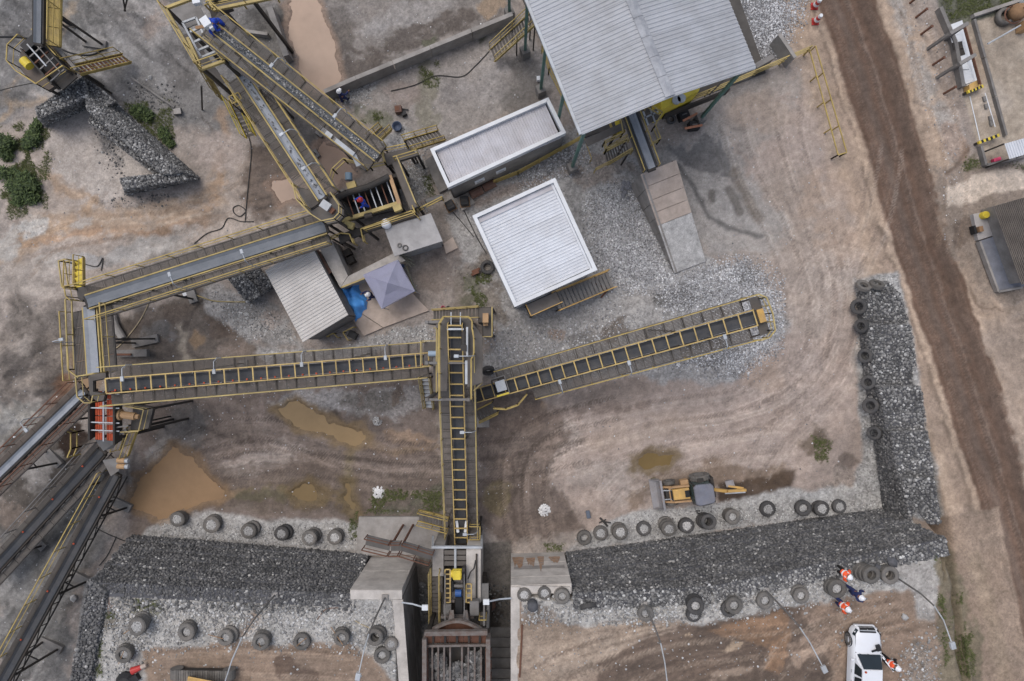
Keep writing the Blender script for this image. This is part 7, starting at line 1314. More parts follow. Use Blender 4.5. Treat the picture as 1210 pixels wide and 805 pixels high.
lpart('hood_grille', MB().box((1.44, 0, 1.1), (.1, .7, .5)), M['black'], bl_, bevel=.02); lpart('hood_vent', MB().box((.34, 0, 1.53), (.34, .5, .05)), M['black'], bl_, bevel=.02)
cabn = lpart('cab', MB().prism([Vector((-1.35, .62, 2.35)), Vector((-.1, .66, 2.35)), Vector((-.1, -.66, 2.35)), Vector((-1.35, -.62, 2.35))][::-1], [Vector((-1.4, .68, 1.0)), Vector((.05, .7, .95)), Vector((.05, -.7, .95)), Vector((-1.4, -.68, 1.0))][::-1]), M['cabglass'], bl_)
lpart('cab_roof', MB().prism([Vector(p) for p in ((-1.35, .5, 2.52), (-1.2, .68, 2.52), (-.2, .74, 2.52), (.02, .6, 2.52), (.02, -.6, 2.52), (-.2, -.74, 2.52), (-1.2, -.68, 2.52), (-1.35, -.5, 2.52))][::-1], [Vector(p) for p in ((-1.4, .52, 2.36), (-1.22, .74, 2.36), (-.18, .8, 2.36), (.08, .64, 2.36), (.08, -.64, 2.36), (-.18, -.8, 2.36), (-1.22, -.74, 2.36), (-1.4, -.52, 2.36))][::-1]), M['cab'], cabn, bevel=.05)
for x, y in ((-.1, .66), (-.1, -.66), (-1.35, .62), (-1.35, -.62)): lpart('cab_post', MB().beam((x, y, .95), (x, y * .97, 2.4), .09, .09), M['black'], cabn)
for s in (1, -1):
    lpart('loader_arm', MB().beam((.1, s * .56, 1.45), (1.3, s * .56, 1.15), .13, .22).beam((1.3, s * .56, 1.15), (2.05, s * .55, .55), .13, .2), M['motor'], bl_); lpart('fender', MB().box((-.75, s * .8, 1.5), (.5, .34, .05)), M['dsteel'], bl_, bevel=.02)
    lpart('lift_ram', MB().tube((.4, s * .42, 1.0), (1.5, s * .45, 1.0), .05, 8).tube((1.2, s * .3, 1.3), (2.05, s * .35, .85), .045, 8), M['lsteel'], bl_)
lpart('cross_beam', MB().box((1.5, 0, 1.08), (.14, 1.0, .16)), M['motor'], bl_)
bk_ = MB(); prof = [(2.05, .95), (2.1, .35), (2.25, .12), (2.75, .1)]
for (x0, z0), (x1, z1) in zip(prof[:-1], prof[1:]): bk_.prism([Vector((x0, 1.12, z0)), Vector((x1, 1.12, z1)), Vector((x1, -1.12, z1)), Vector((x0, -1.12, z0))], [Vector((x0 - .05, 1.12, z0 - .04)), Vector((x1, 1.12, z1 - .05)), Vector((x1, -1.12, z1 - .05)), Vector((x0 - .05, -1.12, z0 - .04))])
for s in (1, -1): bk_.prism([Vector((2.05, s * 1.12, .95)), Vector((2.75, s * 1.12, .1)), Vector((2.25, s * 1.12, .1)), Vector((2.08, s * 1.12, .4))], [Vector((2.05, s * 1.07, .95)), Vector((2.75, s * 1.07, .1)), Vector((2.25, s * 1.07, .1)), Vector((2.08, s * 1.07, .4))])
bk_.beam((2.06, -1.12, .98), (2.06, 1.12, .98), .16, .1); lpart('front_bucket', bk_, M['bucket'], bl_)
lpart('side_tank', MB().box((.35, -.75, .95), (.6, .4, .5)), M['motor'], bl_, bevel=.04)
lpart('rear_frame', MB().box((-1.75, 0, .8), (.25, 1.5, .3)).beam((-1.8, .7, .8), (-1.8, .75, .1), .12, .12).beam((-1.8, -.7, .8), (-1.8, -.75, .1), .12, .12), M['dsteel'], bl_)
lpart('boom', MB().beam((-1.75, .15, .9), (-2.6, .28, 1.5), .2, .26).beam((-2.6, .28, 1.5), (-4.0, .44, 1.35), .18, .22), M['orangeyel'], bl_); lpart('dipper', MB().beam((-4.0, .46, 1.35), (-3.55, .3, .95), .16, .2).beam((-3.9, .34, 1.2), (-2.9, .08, .85), .14, .18), M['orangeyel'], bl_); lpart('boom_ram', MB().tube((-2.4, .42, 1.5), (-3.9, .58, 1.45), .055, 8), M['lsteel'], bl_)
lpart('rear_bucket', MB().prism([Vector((-2.75, -.28, .9)), Vector((-3.25, -.32, .9)), Vector((-3.3, .1, .95)), Vector((-2.8, .12, .95))], [Vector((-2.85, -.22, .4)), Vector((-3.15, -.26, .4)), Vector((-3.18, .05, .45)), Vector((-2.88, .07, .45))]).beam((-2.72, -.3, .93), (-2.78, .14, .98), .06, .06).beam((-3.28, -.34, .93), (-3.33, .12, .98), .06, .06), M['bucket'], bl_)
# ------------------------------------------------------------------ pickup
pk = thing('pickup_truck', 'white pickup truck with its right front door open at the lower right', 'pickup truck', Vector((18.25, -16.95, PLZ)), None, math.radians(-2)); pk.scale = (.81, .81, .9)
def loft(mb, secs):
    n = len(secs[0]); o = len(mb.v)
    for s in secs: mb.v += [tuple(p) for p in s]
    for i in range(len(secs) - 1):
        for j in range(n - 1): mb.f.append((o + i * n + j, o + i * n + j + 1, o + (i + 1) * n + j + 1, o + (i + 1) * n + j))
    mb.f.append(tuple(range(o, o + n))); e = o + (len(secs) - 1) * n; mb.f.append(tuple(range(e, e + n))[::-1]); return mb
def sec(y, w0, w1, zb, zt, crown=.04): return [(-w0, y, zb), (-w0 * 1.01, y, (zb + zt) / 2), (-w1, y, zt - .06), (-w1 * .86, y, zt), (0, y, zt + crown), (w1 * .86, y, zt), (w1, y, zt - .06), (w0 * 1.01, y, (zb + zt) / 2), (w0, y, zb)]
body = loft(MB(), [sec(2.62, .55, .5, .42, .74, .0), sec(2.55, .74, .68, .4, .86), sec(2.35, .87, .8, .38, .96), sec(1.9, .92, .85, .36, 1.03), sec(1.25, .92, .86, .36, 1.08), sec(1.0, .92, .88, .36, 1.08), sec(-.9, .92, .9, .36, 1.05), sec(-1.05, .92, .9, .36, 1.02, 0), sec(-2.5, .92, .9, .4, 1.02, 0), sec(-2.65, .88, .86, .45, 1.0, 0)])
lpart('body', body, M['carw'], pk, True)
lpart('cabin', loft(MB(), [[(-.84, 1.1, 1.06), (-.8, 1.1, 1.07), (.8, 1.1, 1.07), (.84, 1.1, 1.06)], [(-.8, .75, 1.2), (-.7, .7, 1.33), (.7, .7, 1.33), (.8, .75, 1.2)], [(-.84, .35, 1.1), (-.62, .3, 1.62), (.62, .3, 1.62), (.84, .35, 1.1)], [(-.85, -.75, 1.05), (-.62, -.75, 1.64), (.62, -.75, 1.64), (.85, -.75, 1.05)], [(-.84, -1.1, 1.04), (-.6, -.98, 1.56), (.6, -.98, 1.56), (.84, -1.1, 1.04)]]), M['carw'], pk)
lpart('windscreen', MB().quad((-.74, 1.06, 1.13), (.74, 1.06, 1.13), (.58, .36, 1.615), (-.58, .36, 1.615)), M['glass'], pk); [setattr(o, 'location', (0, .02, .035)) for o in pk.children if o.name.startswith('windscreen')]
for s in (1, -1):
    for y0, y1 in ((.62, -.18), (-.26, -.82)): lpart('side_window', MB().quad((s * .845, y0 - .1, 1.14), (s * .665, y0 - .3 if y0 > .5 else y0, 1.58), (s * .665, y1, 1.59), (s * .865, y1, 1.12)), M['glass'], pk)
    lpart('headlight', MB().prism([Vector((s * .86, 2.15, 1.0)), Vector((s * .6, 2.5, .95)), Vector((s * .7, 2.56, .8)), Vector((s * .93, 2.2, .84))], [Vector((s * .76, 2.25, .9)), Vector((s * .55, 2.45, .84)), Vector((s * .6, 2.45, .72)), Vector((s * .82, 2.25, .76))]), M['glass'], pk); lpart('mirror', MB().box((s * 1.02, .72, 1.14), (.2, .12, .16)), M['carw'] if s < 0 else M['black'], pk, bevel=.03)
    for y in (1.65, -1.6): wheel(pk, (s * .84, y, .36), .37, .24, M['steel'], 'X'); lpart('wheel_arch', MB().lathe([(.42, -.06), (.46, 0), (.42, .06)], (s * .9, y, .4), 18, False, 'X'), M['black'], pk)
    lpart('door_handle', MB().box((s * .94, -.1, .95), (.04, .2, .04)).box((s * .94, -.78, .95), (.04, .2, .04)), M['lsteel'], pk)
lpart('bumper', MB().box((0, 2.6, .5), (1.3, .14, .24)), M['carw'], pk, bevel=.05); lpart('grille', MB().prism([Vector((-.52, 2.37, 1.0)), Vector((.52, 2.37, 1.0)), Vector((.48, 2.6, .87)), Vector((-.48, 2.6, .87))][::-1], [Vector((-.52, 2.37, .8)), Vector((.52, 2.37, .8)), Vector((.48, 2.63, .6)), Vector((-.48, 2.63, .6))][::-1]), M['black'], pk); lpart('grille_bar', MB().beam((-.5, 2.49, .95), (.5, 2.49, .95), .05, .04), M['lsteel'], pk); lpart('bonnet_seam', MB().beam((-.8, 2.3, .975), (-.8, 1.15, 1.035), .02, .02).beam((.8, 2.3, .975), (.8, 1.15, 1.035), .02, .02).beam((-.8, 1.14, 1.06), (.8, 1.14, 1.06), .05, .03), M['black'], pk)
lpart('wiper', MB().beam((-.1, 1.1, 1.15), (.45, .98, 1.24), .02, .02).beam((-.6, 1.1, 1.15), (-.1, .98, 1.24), .02, .02), M['black'], pk)
lpart('roof_beacon', MB().lathe([(0, .08), (.06, .06), (.07, 0)], (-.45, .2, 1.64), 10), M['screen'], pk); lpart('bed_liner', MB().box((0, -1.85, 1.045), (1.5, 1.3, .02)), M['black'], pk)
dr_ = lpart('door', MB().prism([Vector((.92, .95, 1.06)), Vector((1.5, .2, 1.06)), Vector((1.56, .24, 1.02)), Vector((.96, 1.0, 1.02))], [Vector((.92, .95, .42)), Vector((1.5, .2, .42)), Vector((1.56, .24, .42)), Vector((.96, 1.0, .42))]).beam((.9, .9, 1.08), (1.35, .24, 1.5), .06, .06).beam((1.35, .24, 1.5), (1.5, .22, 1.08), .06, .06), M['carw'], pk, label='open white front door'); lpart('door_trim', MB().prism([Vector((.9, .9, 1.0)), Vector((1.46, .18, 1.0)), Vector((1.48, .2, 1.0)), Vector((.92, .94, 1.0))], [Vector((.9, .9, .45)), Vector((1.46, .18, .45)), Vector((1.48, .2, .45)), Vector((.92, .94, .45))]), M['black'], dr_)
bg_ = MB().box((.55, 1.5, 1.16), (.26, .36, .14), .3).box((.32, 1.33, 1.13), (.3, .12, .06), .3)
o = solo('tool_bag', MB(), M['black'], 'x', 'bag') if False else None
mb = MB(); q0 = Vector((18.25, -16.95, PLZ)); mb.box(q0 + Vector((.5, 1.22, 1.07)), (.22, .32, .12), .3).box(q0 + Vector((.3, 1.06, 1.05)), (.28, .1, .05), .3); solo('tool_bag', mb, M['black'], 'small black bag lying on the white pickup bonnet', 'bag', bevel=.02)
# ------------------------------------------------------------------ people
def skin_obj(name, verts, edges, radii, mt, parent, sub=1):
    me = bpy.data.meshes.new(name); me.from_pydata(verts, edges, []); me.materials.append(mt)
    o = bpy.data.objects.new(name, me); COL.objects.link(o); o.parent = parent
    m = o.modifiers.new('skin', 'SKIN'); m.use_smooth_shade = True
    for i, r in enumerate(radii): me.skin_vertices[0].data[i].radius = (r, r)
    me.skin_vertices[0].data[0].use_root = True
    s = o.modifiers.new('sub', 'SUBSURF'); s.levels = sub; s.render_levels = sub; return o
def person(label, foot, z0, face, top, legs, vest=None, helmet=None, stride=.18, bend=0.0, armf=(.25, .1), armb=(.3, .3), trousers=None):
    """face = heading in degrees; bend leans the upper body forward"""
    f = P(*foot, z0) if z0 > 1 else G(*foot); r = thing('person', label, 'person', f, None, math.radians(face - 90))
    sb, cb = math.sin(bend), math.cos(bend)
    def up(x, y, z): d = z - .9; return (x, y + d * sb, .9 + d * cb) if z > .9 else (x, y, z)
    V_, E_, R_ = [], [], []
    def v(p, rr): V_.append(p); R_.append(rr); return len(V_) - 1
    def e(*c): E_.extend([(a, b) for a, b in zip(c[:-1], c[1:])])
    pel = v((0, 0, .92), .13); wa = v(up(0, .01, 1.08), .115); ch = v(up(0, .01, 1.28), .14); nk = v(up(0, .01, 1.46), .06); hd = v(up(0, .035, 1.56), .085); hd2 = v(up(0, .03, 1.66), .085); e(pel, wa, ch, nk, hd, hd2); nose = v(up(0, .125, 1.57), .018); e(hd, nose)
    L = {}
    for s in (1, -1):
        st = stride * s; hip = v((s * .1, 0, .86), .095); kn = v((s * .11, st * .55 + .03, .48), .065); an = v((s * .11, st, .09), .045); toe = v((s * .12, st + .16, .035), .04); e(pel, hip, kn, an, toe); L[s] = (hip, kn, an, toe)
        fa, ba = armf[0 if s > 0 else 1], armb[0 if s > 0 else 1]
        sh = v(up(s * .19, .01, 1.4), .06); el = v(up(s * .26, .02 + fa * .5, 1.14), .045); wr = v(up(s * .25, .05 + fa + ba * .4, .95 + ba * .35), .033); pm = v(up(s * .25, .08 + fa + ba * .5, .9 + ba * .35), .036); e(ch, sh, el, wr, pm)
        b = Vector(V_[pm])
        for k in range(5):
            ln = (.045, .07, .075, .07, .055)[k]; q = b + Vector(((.03 * -s, .03, .0) if k == 0 else ((k - 2.5) * .018, .02, -.04))); q2 = q + Vector((-.01 * s if k == 0 else 0, .02, -ln * .6)); a_ = v(tuple(q), .009); b_ = v(tuple(q2), .008); e(pm, a_, b_)
        L[s] += (sh, el, wr)
    skin_obj('body', V_, E_, R_, M['skin'], r)
    def sub_(name, chain, grow, mt):
        ids = sorted({i for c in chain for i in c}); mp = {i: k for k, i in enumerate(ids)}; root_i = chain[0][0]; ids.remove(root_i); ids.insert(0, root_i); mp = {i: k for k, i in enumerate(ids)}
        ed = [(mp[a], mp[b]) for c in chain for a, b in zip(c[:-1], c[1:])]; skin_obj(name, [V_[i] for i in ids], ed, [R_[i] + grow for i in ids], mt, r)
    sub_('jacket', [(wa, ch), (wa, pel), (ch, L[1][4], L[1][5], L[1][6]), (ch, L[-1][4], L[-1][5], L[-1][6])], .02, top)
    sub_('trousers', [(pel, wa), (pel, L[1][0], L[1][1], L[1][2]), (pel, L[-1][0], L[-1][1], L[-1][2])], .022, trousers or legs)
    for s in (1, -1): sub_('boot', [(L[s][2], L[s][3])], .02, M['boot'])
    if vest:
        sub_('vest', [(wa, ch), (ch, L[1][4]), (ch, L[-1][4]), (wa, pel)], .042, vest)
        c0 = Vector(V_[wa]).lerp(Vector(V_[ch]), .35); ax = (Vector(V_[ch]) - Vector(V_[wa])).normalized(); mb = MB().tube(c0 - ax * .03, c0 + ax * .03, .195, 14)
        for s in (1, -1): a = Vector(V_[L[s][4]]); mb.beam(a + Vector((-s * .06, -.13, .0)), a + Vector((-s * .06, .13, .02)), .05, .1)
        lpart('reflective_band', mb, M['refl'], r)
    hc = Vector(V_[hd2]); tilt = Matrix.Rotation(-bend, 3, 'X'); hm = MB().lathe([(0, .115), (.05, .11), (.095, .075), (.122, .015), (.125, -.02), (.15, -.035), (.15, -.045), (.12, -.03)], (0, 0, 0), 18); hm.box((0, .15, -.035), (.16, .08, .015)); hm.box((0, 0, .115), (.03, .18, .015))
    hm.v = [tuple(hc + tilt @ Vector(q)) for q in hm.v]; lpart('helmet', hm, helmet or M['whitep'], r, True); return r
person('person in orange reflective vest and blue trousers walking between the tyres and the pickup', (984, 706), PLZ, -35, M['hivis'], M['navy'], M['hivis'], stride=.22)
person('person in dark blue overalls and white helmet standing right of the tyre stack', (999, 693), PLZ, -20, M['navy'], M['navy'], stride=.2, armf=(.35, .2))
person('person in orange jacket and grey trousers bending at the foot of the gabion wall', (989, 671), PLZ, -40, M['hivis'], M['boot'], M['hivis'], stride=.1, bend=.35).scale = (1, 1, .62)
person('person in black with orange-white vest getting out at the open pickup door', (1038, 772), PLZ, -20, M['boot'], M['boot'], M['hivis'], stride=.08, bend=.15)
person('worker in royal blue overalls and red helmet standing on the dark screen pit bars', (434, 243), 3.3, 200, M['royal'], M['royal'], None, M['redp'], stride=.08)
person('worker in blue overalls with white helmet left of the lilac canopy', (442, 350), .2, 200, M['navy'], M['navy'], stride=.1, armf=(.3, .1))
person('worker in blue with a white helmet beside the concrete wall at the top', (408, 120), 0, 60, M['navy'], M['navy'], stride=.15)
person('worker in bright blue bending over the right side of the ore-laden conveyor', (268, 34), 6.2, 220, M['royal'], M['royal'], None, M['royal'], stride=.1, bend=.8)
person('worker in bright blue on the left side of the ore-laden conveyor', (258, 46), 6.2, 30, M['royal'], M['royal'], None, M['royal'], stride=.1, bend=.7)
# ------------------------------------------------------------------ excavator cut by the bottom edge
ex = thing('excavator', 'yellow tracked excavator cut off by the bottom left edge', 'excavator', P(240, 815, PLZ)); ez = PLZ
for k, y in enumerate((795, 860)):
    a, b = P(209, y, ez + .4), P(271, y + 1, ez + .4); tr = part('track_frame', MB().beam(a, b, .3, .5), M['dsteel'], ex); d = (b - a).normalized(); n_ = 22
    for i in range(n_): part('track_shoe', MB().beam(a + d * (b - a).length * (i / n_) + UP * .3, a + d * (b - a).length * ((i + .86) / n_) + UP * .3, .55, .05), M['tyre'], tr)
    for p in (a, b): part('sprocket', MB().tube(p + Vector((0, -.24, 0)), p + Vector((0, .24, 0)), .32, 16), M['tyre'], tr)
part('upper_body', MB().prism([P(222, 799, ez + 1.5), P(262, 807, ez + 1.5), P(258, 850, ez + 1.5), P(216, 846, ez + 1.5)], [P(222, 799, ez + .6), P(262, 807, ez + .6), P(258, 850, ez + .6), P(216, 846, ez + .6)]), M['orangeyel'], ex, bevel=.06); part('cab', MB().box(P(226, 838, ez + 1.8), (.9, 1.0, 1.3)), M['cabglass'], ex, bevel=.05)
solo('plastic_bundle', MB().lathe([(0, .4), (.35, .3), (.55, .1), (.6, 0)], P(150, 806, PLZ), 11).box(P(158, 803, PLZ + .15), (.6, .35, .25), .6), M['black'], 'crumpled black plastic bundle at the bottom left edge', 'bundle')
tc = thing('traffic_cone', 'red and pale traffic cone lying by the black bundle at bottom left', 'traffic cone', P(163, 790, PLZ)); a, b = P(156, 793, PLZ + .18), P(173, 786, PLZ + .12); part('cone_body', MB().tube(a, a.lerp(b, .65), .2, 14, .12), M['redp'], tc); part('cone_tip', MB().tube(a.lerp(b, .65), b, .12, 14, .1), M['concp'], tc)
for x, y, l in ((962, 8, 'upper of two red and white road barrels by the haul road at the top'), (963, 26, 'lower of two red and white road barrels by the haul road at the top')):
    c = G(x, y); t = thing('road_barrel', l, 'barrel', c, 'road barrels by the haul road')
    for k in range(4): part('band', MB().tube(c + UP * (.06 + .2 * k), c + UP * (.258 + .2 * k), .2 - .025 * k, 14, .18 - .025 * k), M['redp'] if k % 2 == 0 else M['white'], t)
    part('base', MB().box(c + UP * .03, (.42, .42, .06)), M['redp'], t)
for i, (x, y) in enumerate(((1075, 4), (1082, 21), (1088, 41), (1102, 77), (1115, 111))): c = G(x, y); solo('marker_post', MB().beam(c - UP * .1, c + UP * 1.0 + Vector((.08, .05, 0)), .1, .1).box(c + UP * 1.0 + Vector((.08, .05, 0)), (.14, .14, .05)), M['rust'], f'short brown marker post right of the haul road, {ORD[i]} from the top', 'post', 'marker posts by the haul road')
# ------------------------------------------------------------------ loose things around the yard
for k, (x, y, rz) in enumerate(((806, 139, .35), (818, 151, .1))):
    t = thing('battery_box', ('upper' if k == 0 else 'lower') + ' of two black boxes with salmon planks right of the shed belt', 'box', G(x, y), 'black boxes with planks'); c = G(x, y, 0, .3); part('case', MB().box(c, (.62, .5, .6), rz), M['black'], t, bevel=.03); part('lid_handle', MB().box(c + UP * .32, (.3, .06, .05), rz), M['steel'], t)
for (a, b, l) in (((807, 143), (824, 134), 'salmon plank slanting over the upper black box'), ((809, 152), (830, 148), 'salmon plank lying across the lower black box')): solo('plank', MB().beam(P(*a, .68), P(*b, .62), .13, .05), M['woodp'], l, 'plank')
for x, y, rz, l in ((532, 243, .5, 'left black generator box near the electrical room corner'), (549, 238, .1, 'right black generator box on the concrete plinth')): 
    t = thing('generator_box', l, 'generator', G(x, y), 'black generator boxes'); c = P(x, y, .65); part('case', MB().box(c, (.5, .52, .6), rz), M['black'], t, bevel=.04); part('vent', MB().box(c + UP * .31, (.34, .14, .03), rz), M['dsteel'], t); part('skid', MB().box(c - UP * .33, (.6, .6, .08), rz), M['wood'], t)
solo('brown_tank', MB().tube(P(556, 231, .35), P(570, 224, .35), .27, 14).tube(P(571, 223, .35), P(585, 216, .35), .25, 14), M['brown'], 'long brown cylinder lying beside the electrical room', 'tank')
wt_ = thing('welding_set', 'small red-brown machine on the wet yard above the screen house stairs', 'machine', G(473, 132)); part('body', MB().box(G(472, 132, 0, .3), (.42, .42, .5), .1), M['brown'], wt_, bevel=.03); part('frame', MB().box(G(478, 136, 0, .2), (.3, .24, .35), .5).box(G(479, 130, 0, .1), (.4, .06, .06), -.1), M['black'], wt_); part('top_panel', MB().box(G(471, 132, 0, .56), (.24, .24, .03), .1), M['rust'], wt_)
solo('plastic_tub', MB().lathe([(.1, .0), (.25, 0), (.3, .35), (.26, .35), (.22, .1), (0, .1)], G(470, 151), 14), mat('slate_blue_plastic', (70, 80, 100), .6), 'slate blue tub on gravel above the screen house stairs', 'tub', smooth=True)
solo('white_bin', MB().box(G(636, 95, 0, .2), (.2, .26, .35), .1), M['white'], 'small white bin left of the shed corner column', 'bin', bevel=.02); solo('pink_bucket', MB().lathe([(.1, 0), (.13, .25), (.11, .25), (.09, .03)], P(524, 364, 0), 12), M['pink'], 'pink bucket at the left end of the tower stairs', 'bucket'); solo('slate_bucket', MB().lathe([(.1, 0), (.13, .25), (.11, .25), (.09, .03)], P(530, 364, 0), 12), M['steel'], 'grey-blue bucket right next to the pink bucket', 'bucket')
solo('red_machine', MB().box(G(562, 322, 0, .2), (.4, .3, .35), .4).tube(G(558, 326, 0, .15), G(567, 318, 0, .35), .09, 10), M['rust'], 'rusty red machine part near the white-roofed building corner', 'machine part'); solo('black_unit', MB().box(P(417, 396, .4), (.5, .38, .5), -.5).box(P(417, 396, .68), (.3, .2, .04), -.5), M['black'], 'black unit on the ground at the bottom corner of the beige shed', 'machine'); fence('yellow bracket rail by the bottom corner of the beige shed', [(402, 399), (397, 394), (389, 398)], M['yellow'], h=.6, bars=1, z=.3); fence('second yellow bracket rail under the shed corner by the black unit', [(414, 402), (408, 393), (420, 387)], M['yellow'], h=.6, bars=1, z=.3)
for x, y, l in ((411, 299, 'upper'), (415, 308, 'lower')): solo('switch_box', MB().box(P(x, y, .5), (.44, .4, .6), .5).box(P(x, y, .82), (.3, .26, .04), .5), M['dsteel'], l + ' dark switch box in the yard by the L-shaped wall', 'switch box', 'dark switch boxes', bevel=.02)
solo('blue_drum', MB().lathe([(0, .85), (.24, .85), (.26, .8), (.26, 0)], P(474, 312, .3), 14), M['blue'], 'blue drum at the right corner of the lilac canopy', 'drum'); solo('pipe_bundle', MB().tube(P(470, 299, 1.9), P(488, 308, 1.3), .06, 8).tube(P(472, 302, 1.9), P(490, 314, 1.2), .05, 8).tube(P(476, 305, 1.8), P(486, 316, 1.3), .05, 8).tube(P(478, 312, 1.2), P(492, 345, .9), .06, 8), mat('weathered_pipe', (112, 112, 104), .7, dirt=(90, 84, 60)), 'bundle of weathered pipes behind the lilac canopy', 'pipes'); solo('yellow_rail_bar', MB().tube(P(480, 315, 1.0), P(491, 346, .9), .06, 8), M['yelpale'], 'pale yellow bar along the right side of the lilac canopy', 'bar')
solo('water_pipe', MB().tube(P(503, 239, 1.6), P(524, 233, 1.4), .2, 12).tube(P(499, 240, 2.4), P(505, 251, 2.4), .07, 8), M['steel'], 'fat grey pipe between the screen house and the electrical room', 'pipe')
solo('steel_post', MB().tube(P(239, 130, .05), P(238, 102, 3.0), .05, 8), M['dsteel'], 'dark steel post leaning below the top left tower', 'post'); solo('drain_pipe', MB().tube(P(155, 92, .2), P(206, 127, .2), .07, 8), M['concd'], 'grey pipe lying across the silt above the dark gabion wall', 'pipe'); solo('concrete_chunk', MB().prism([P(205, 129, .35), P(213, 128, .35), P(214, 134, .35), P(206, 135, .35)], [P(204, 129, 0), P(213, 127, 0), P(215, 135, 0), P(205, 136, 0)]), M['conc'], 'pale concrete chunk at the lower end of the grey pipe', 'concrete chunk')
solo('concrete_beam', MB().beam(P(136, 418, .5), P(175, 417, .5), .42, .35), M['concd'], 'dark concrete beam lying above the left gallery', 'concrete beam'); solo('rusty_beam', MB().beam(P(128, 419, .8), P(155, 419, .8), .12, .12), M['rust'], 'rusty steel beam across the concrete beam', 'steel beam')
solo('curved_channel', MB().path([P(132, 370, .3), P(136, 385, .3), P(145, 400, .3)], .22, 10), M['conc'], 'curved pale concrete channel right of the west corner rails', 'channel'); solo('white_block', MB().box(P(221, 346, .1), (.5, .3, .2), .4), M['white'], 'white block by the stained channel above the mud', 'block')
for p, q, l in (((62, 15), (87, 32), 'thick black pipe stub right of the far left belt'), ((62, 26), (72, 33), 'short black pipe stub right of the far left belt')): solo('pipe_stub', MB().tube(P(*p, 1.2), P(*q, .1), .09, 8), M['black'], l, 'pipe')
solo('leaning_poles', MB().tube(P(145, -4, 2), P(148, 13, .2), .05, 6).tube(P(151, -4, 2), P(147, 13, .2), .05, 6), M['dsteel'], 'pair of dark poles leaning together at the top edge', 'poles')
solo('scrap_wire', MB().tube(P(709, 612, .15), P(718, 622, .1), .06, 6).tube(P(711, 616, .1), P(722, 618, .15), .04, 6).tube(P(708, 618, .1), P(716, 614, .2), .04, 6), M['cable'], 'tangle of dark scrap on gravel near the second tyre', 'scrap'); solo('blue_grey_case', MB().box(P(695, 608, .12), (.24, .46, .2), .2), mat('slate_case', (96, 104, 116), .6), 'slate-coloured case on the mud above the first tyre', 'case', bevel=.03); solo('steel_hook', MB().tube(P(822, 604, .05), P(827, 604, .05), .04, 6).tube(P(823, 606, .05), P(827, 607, .05), .04, 6), M['black'], 'small black metal piece on the gravel below the backhoe', 'metal piece')
def cable(label, pts, r=.03, mt=None, z=.04, name='cable'):
    q = []
    for i in range(len(pts) - 1):
        p0 = pts[max(i - 1, 0)]; p1 = pts[i]; p2 = pts[i + 1]; p3 = pts[min(i + 2, len(pts) - 1)]
        for k in range(6):
            t = k / 6; q.append(tuple(.5 * (2 * b + (c - a) * t + (2 * a - 5 * b + 4 * c - d) * t * t + (3 * b - a - 3 * c + d) * t ** 3) for a, b, c, d in zip(p0, p1, p2, p3)))
    q.append(pts[-1]); solo(name, MB().path([G(x, y, 0, z) for x, y in q], r, 5), mt or M['cable'], label, 'cable')
cable('black hose curving down the tan soil left of the pale-belted conveyor', [(290, 150), (297, 175), (295, 205), (292, 235), (290, 262)]); cable('hose loop from the coil to the left edge of the grey belt', [(300, 262), (285, 262), (270, 258), (262, 270), (245, 276), (230, 288)]); cable('round hose coil on the tan soil', [(291, 250), (284, 256), (277, 252), (276, 246), (282, 243), (288, 246), (291, 250)])
cable('black hose across the paved yard at the top', [(462, 108), (490, 101), (515, 90), (545, 91), (562, 78), (578, 61)]); cable('hose from the far left edge to the top left machine', [(-5, 44), (20, 44), (40, 47)], .05, M['black']); cable('curved black hose right of the top left machine', [(70, 57), (88, 64), (110, 65), (126, 56)], .05, M['black'])
cable('pale rope slanting under the west corner gallery', [(178, 354), (165, 380), (145, 405), (134, 414)], .035, M['rope'], name='rope'); cable('yellow cable by the small gabion stack', [(225, 346), (238, 351), (255, 356), (290, 357)], .03, M['yelpale']); cable('dark cable on the silt left of the left platform', [(110, 622), (130, 632), (150, 640)], .03); cable('dark crack-like cable in the silt by the lowest belt', [(138, 634), (128, 655), (118, 668)], .03); cable('loose cables behind the concrete plinth', [(548, 248), (556, 265), (566, 285), (575, 300)], .03); cable('cable hanging from the control building corner', [(530, 245), (545, 262), (560, 280)], .025)
cable('thin dark cable on the white wall soil', [(100, 312), (115, 315), (122, 305), (120, 320)], .03); cable('white line on the top left platform gravel', [(375, 732), (385, 720), (400, 718)], .02, M['rust']); cable('bent brown reinforcing rod on the left platform gravel', [(418, 732), (428, 738), (438, 742)], .025, M['rope']); cable('wire along the inner edge of the right wing wall', [(617, 738), (616, 765), (614, 800)], .05, M['rust'])
solo('sagging_wire', MB().path([P(0, 107, 1.0), P(20, 102, 1.0), P(40, 98, 1.6)], .03, 5), M['cable'], 'thin wire from the left edge to the top left machine', 'wire')
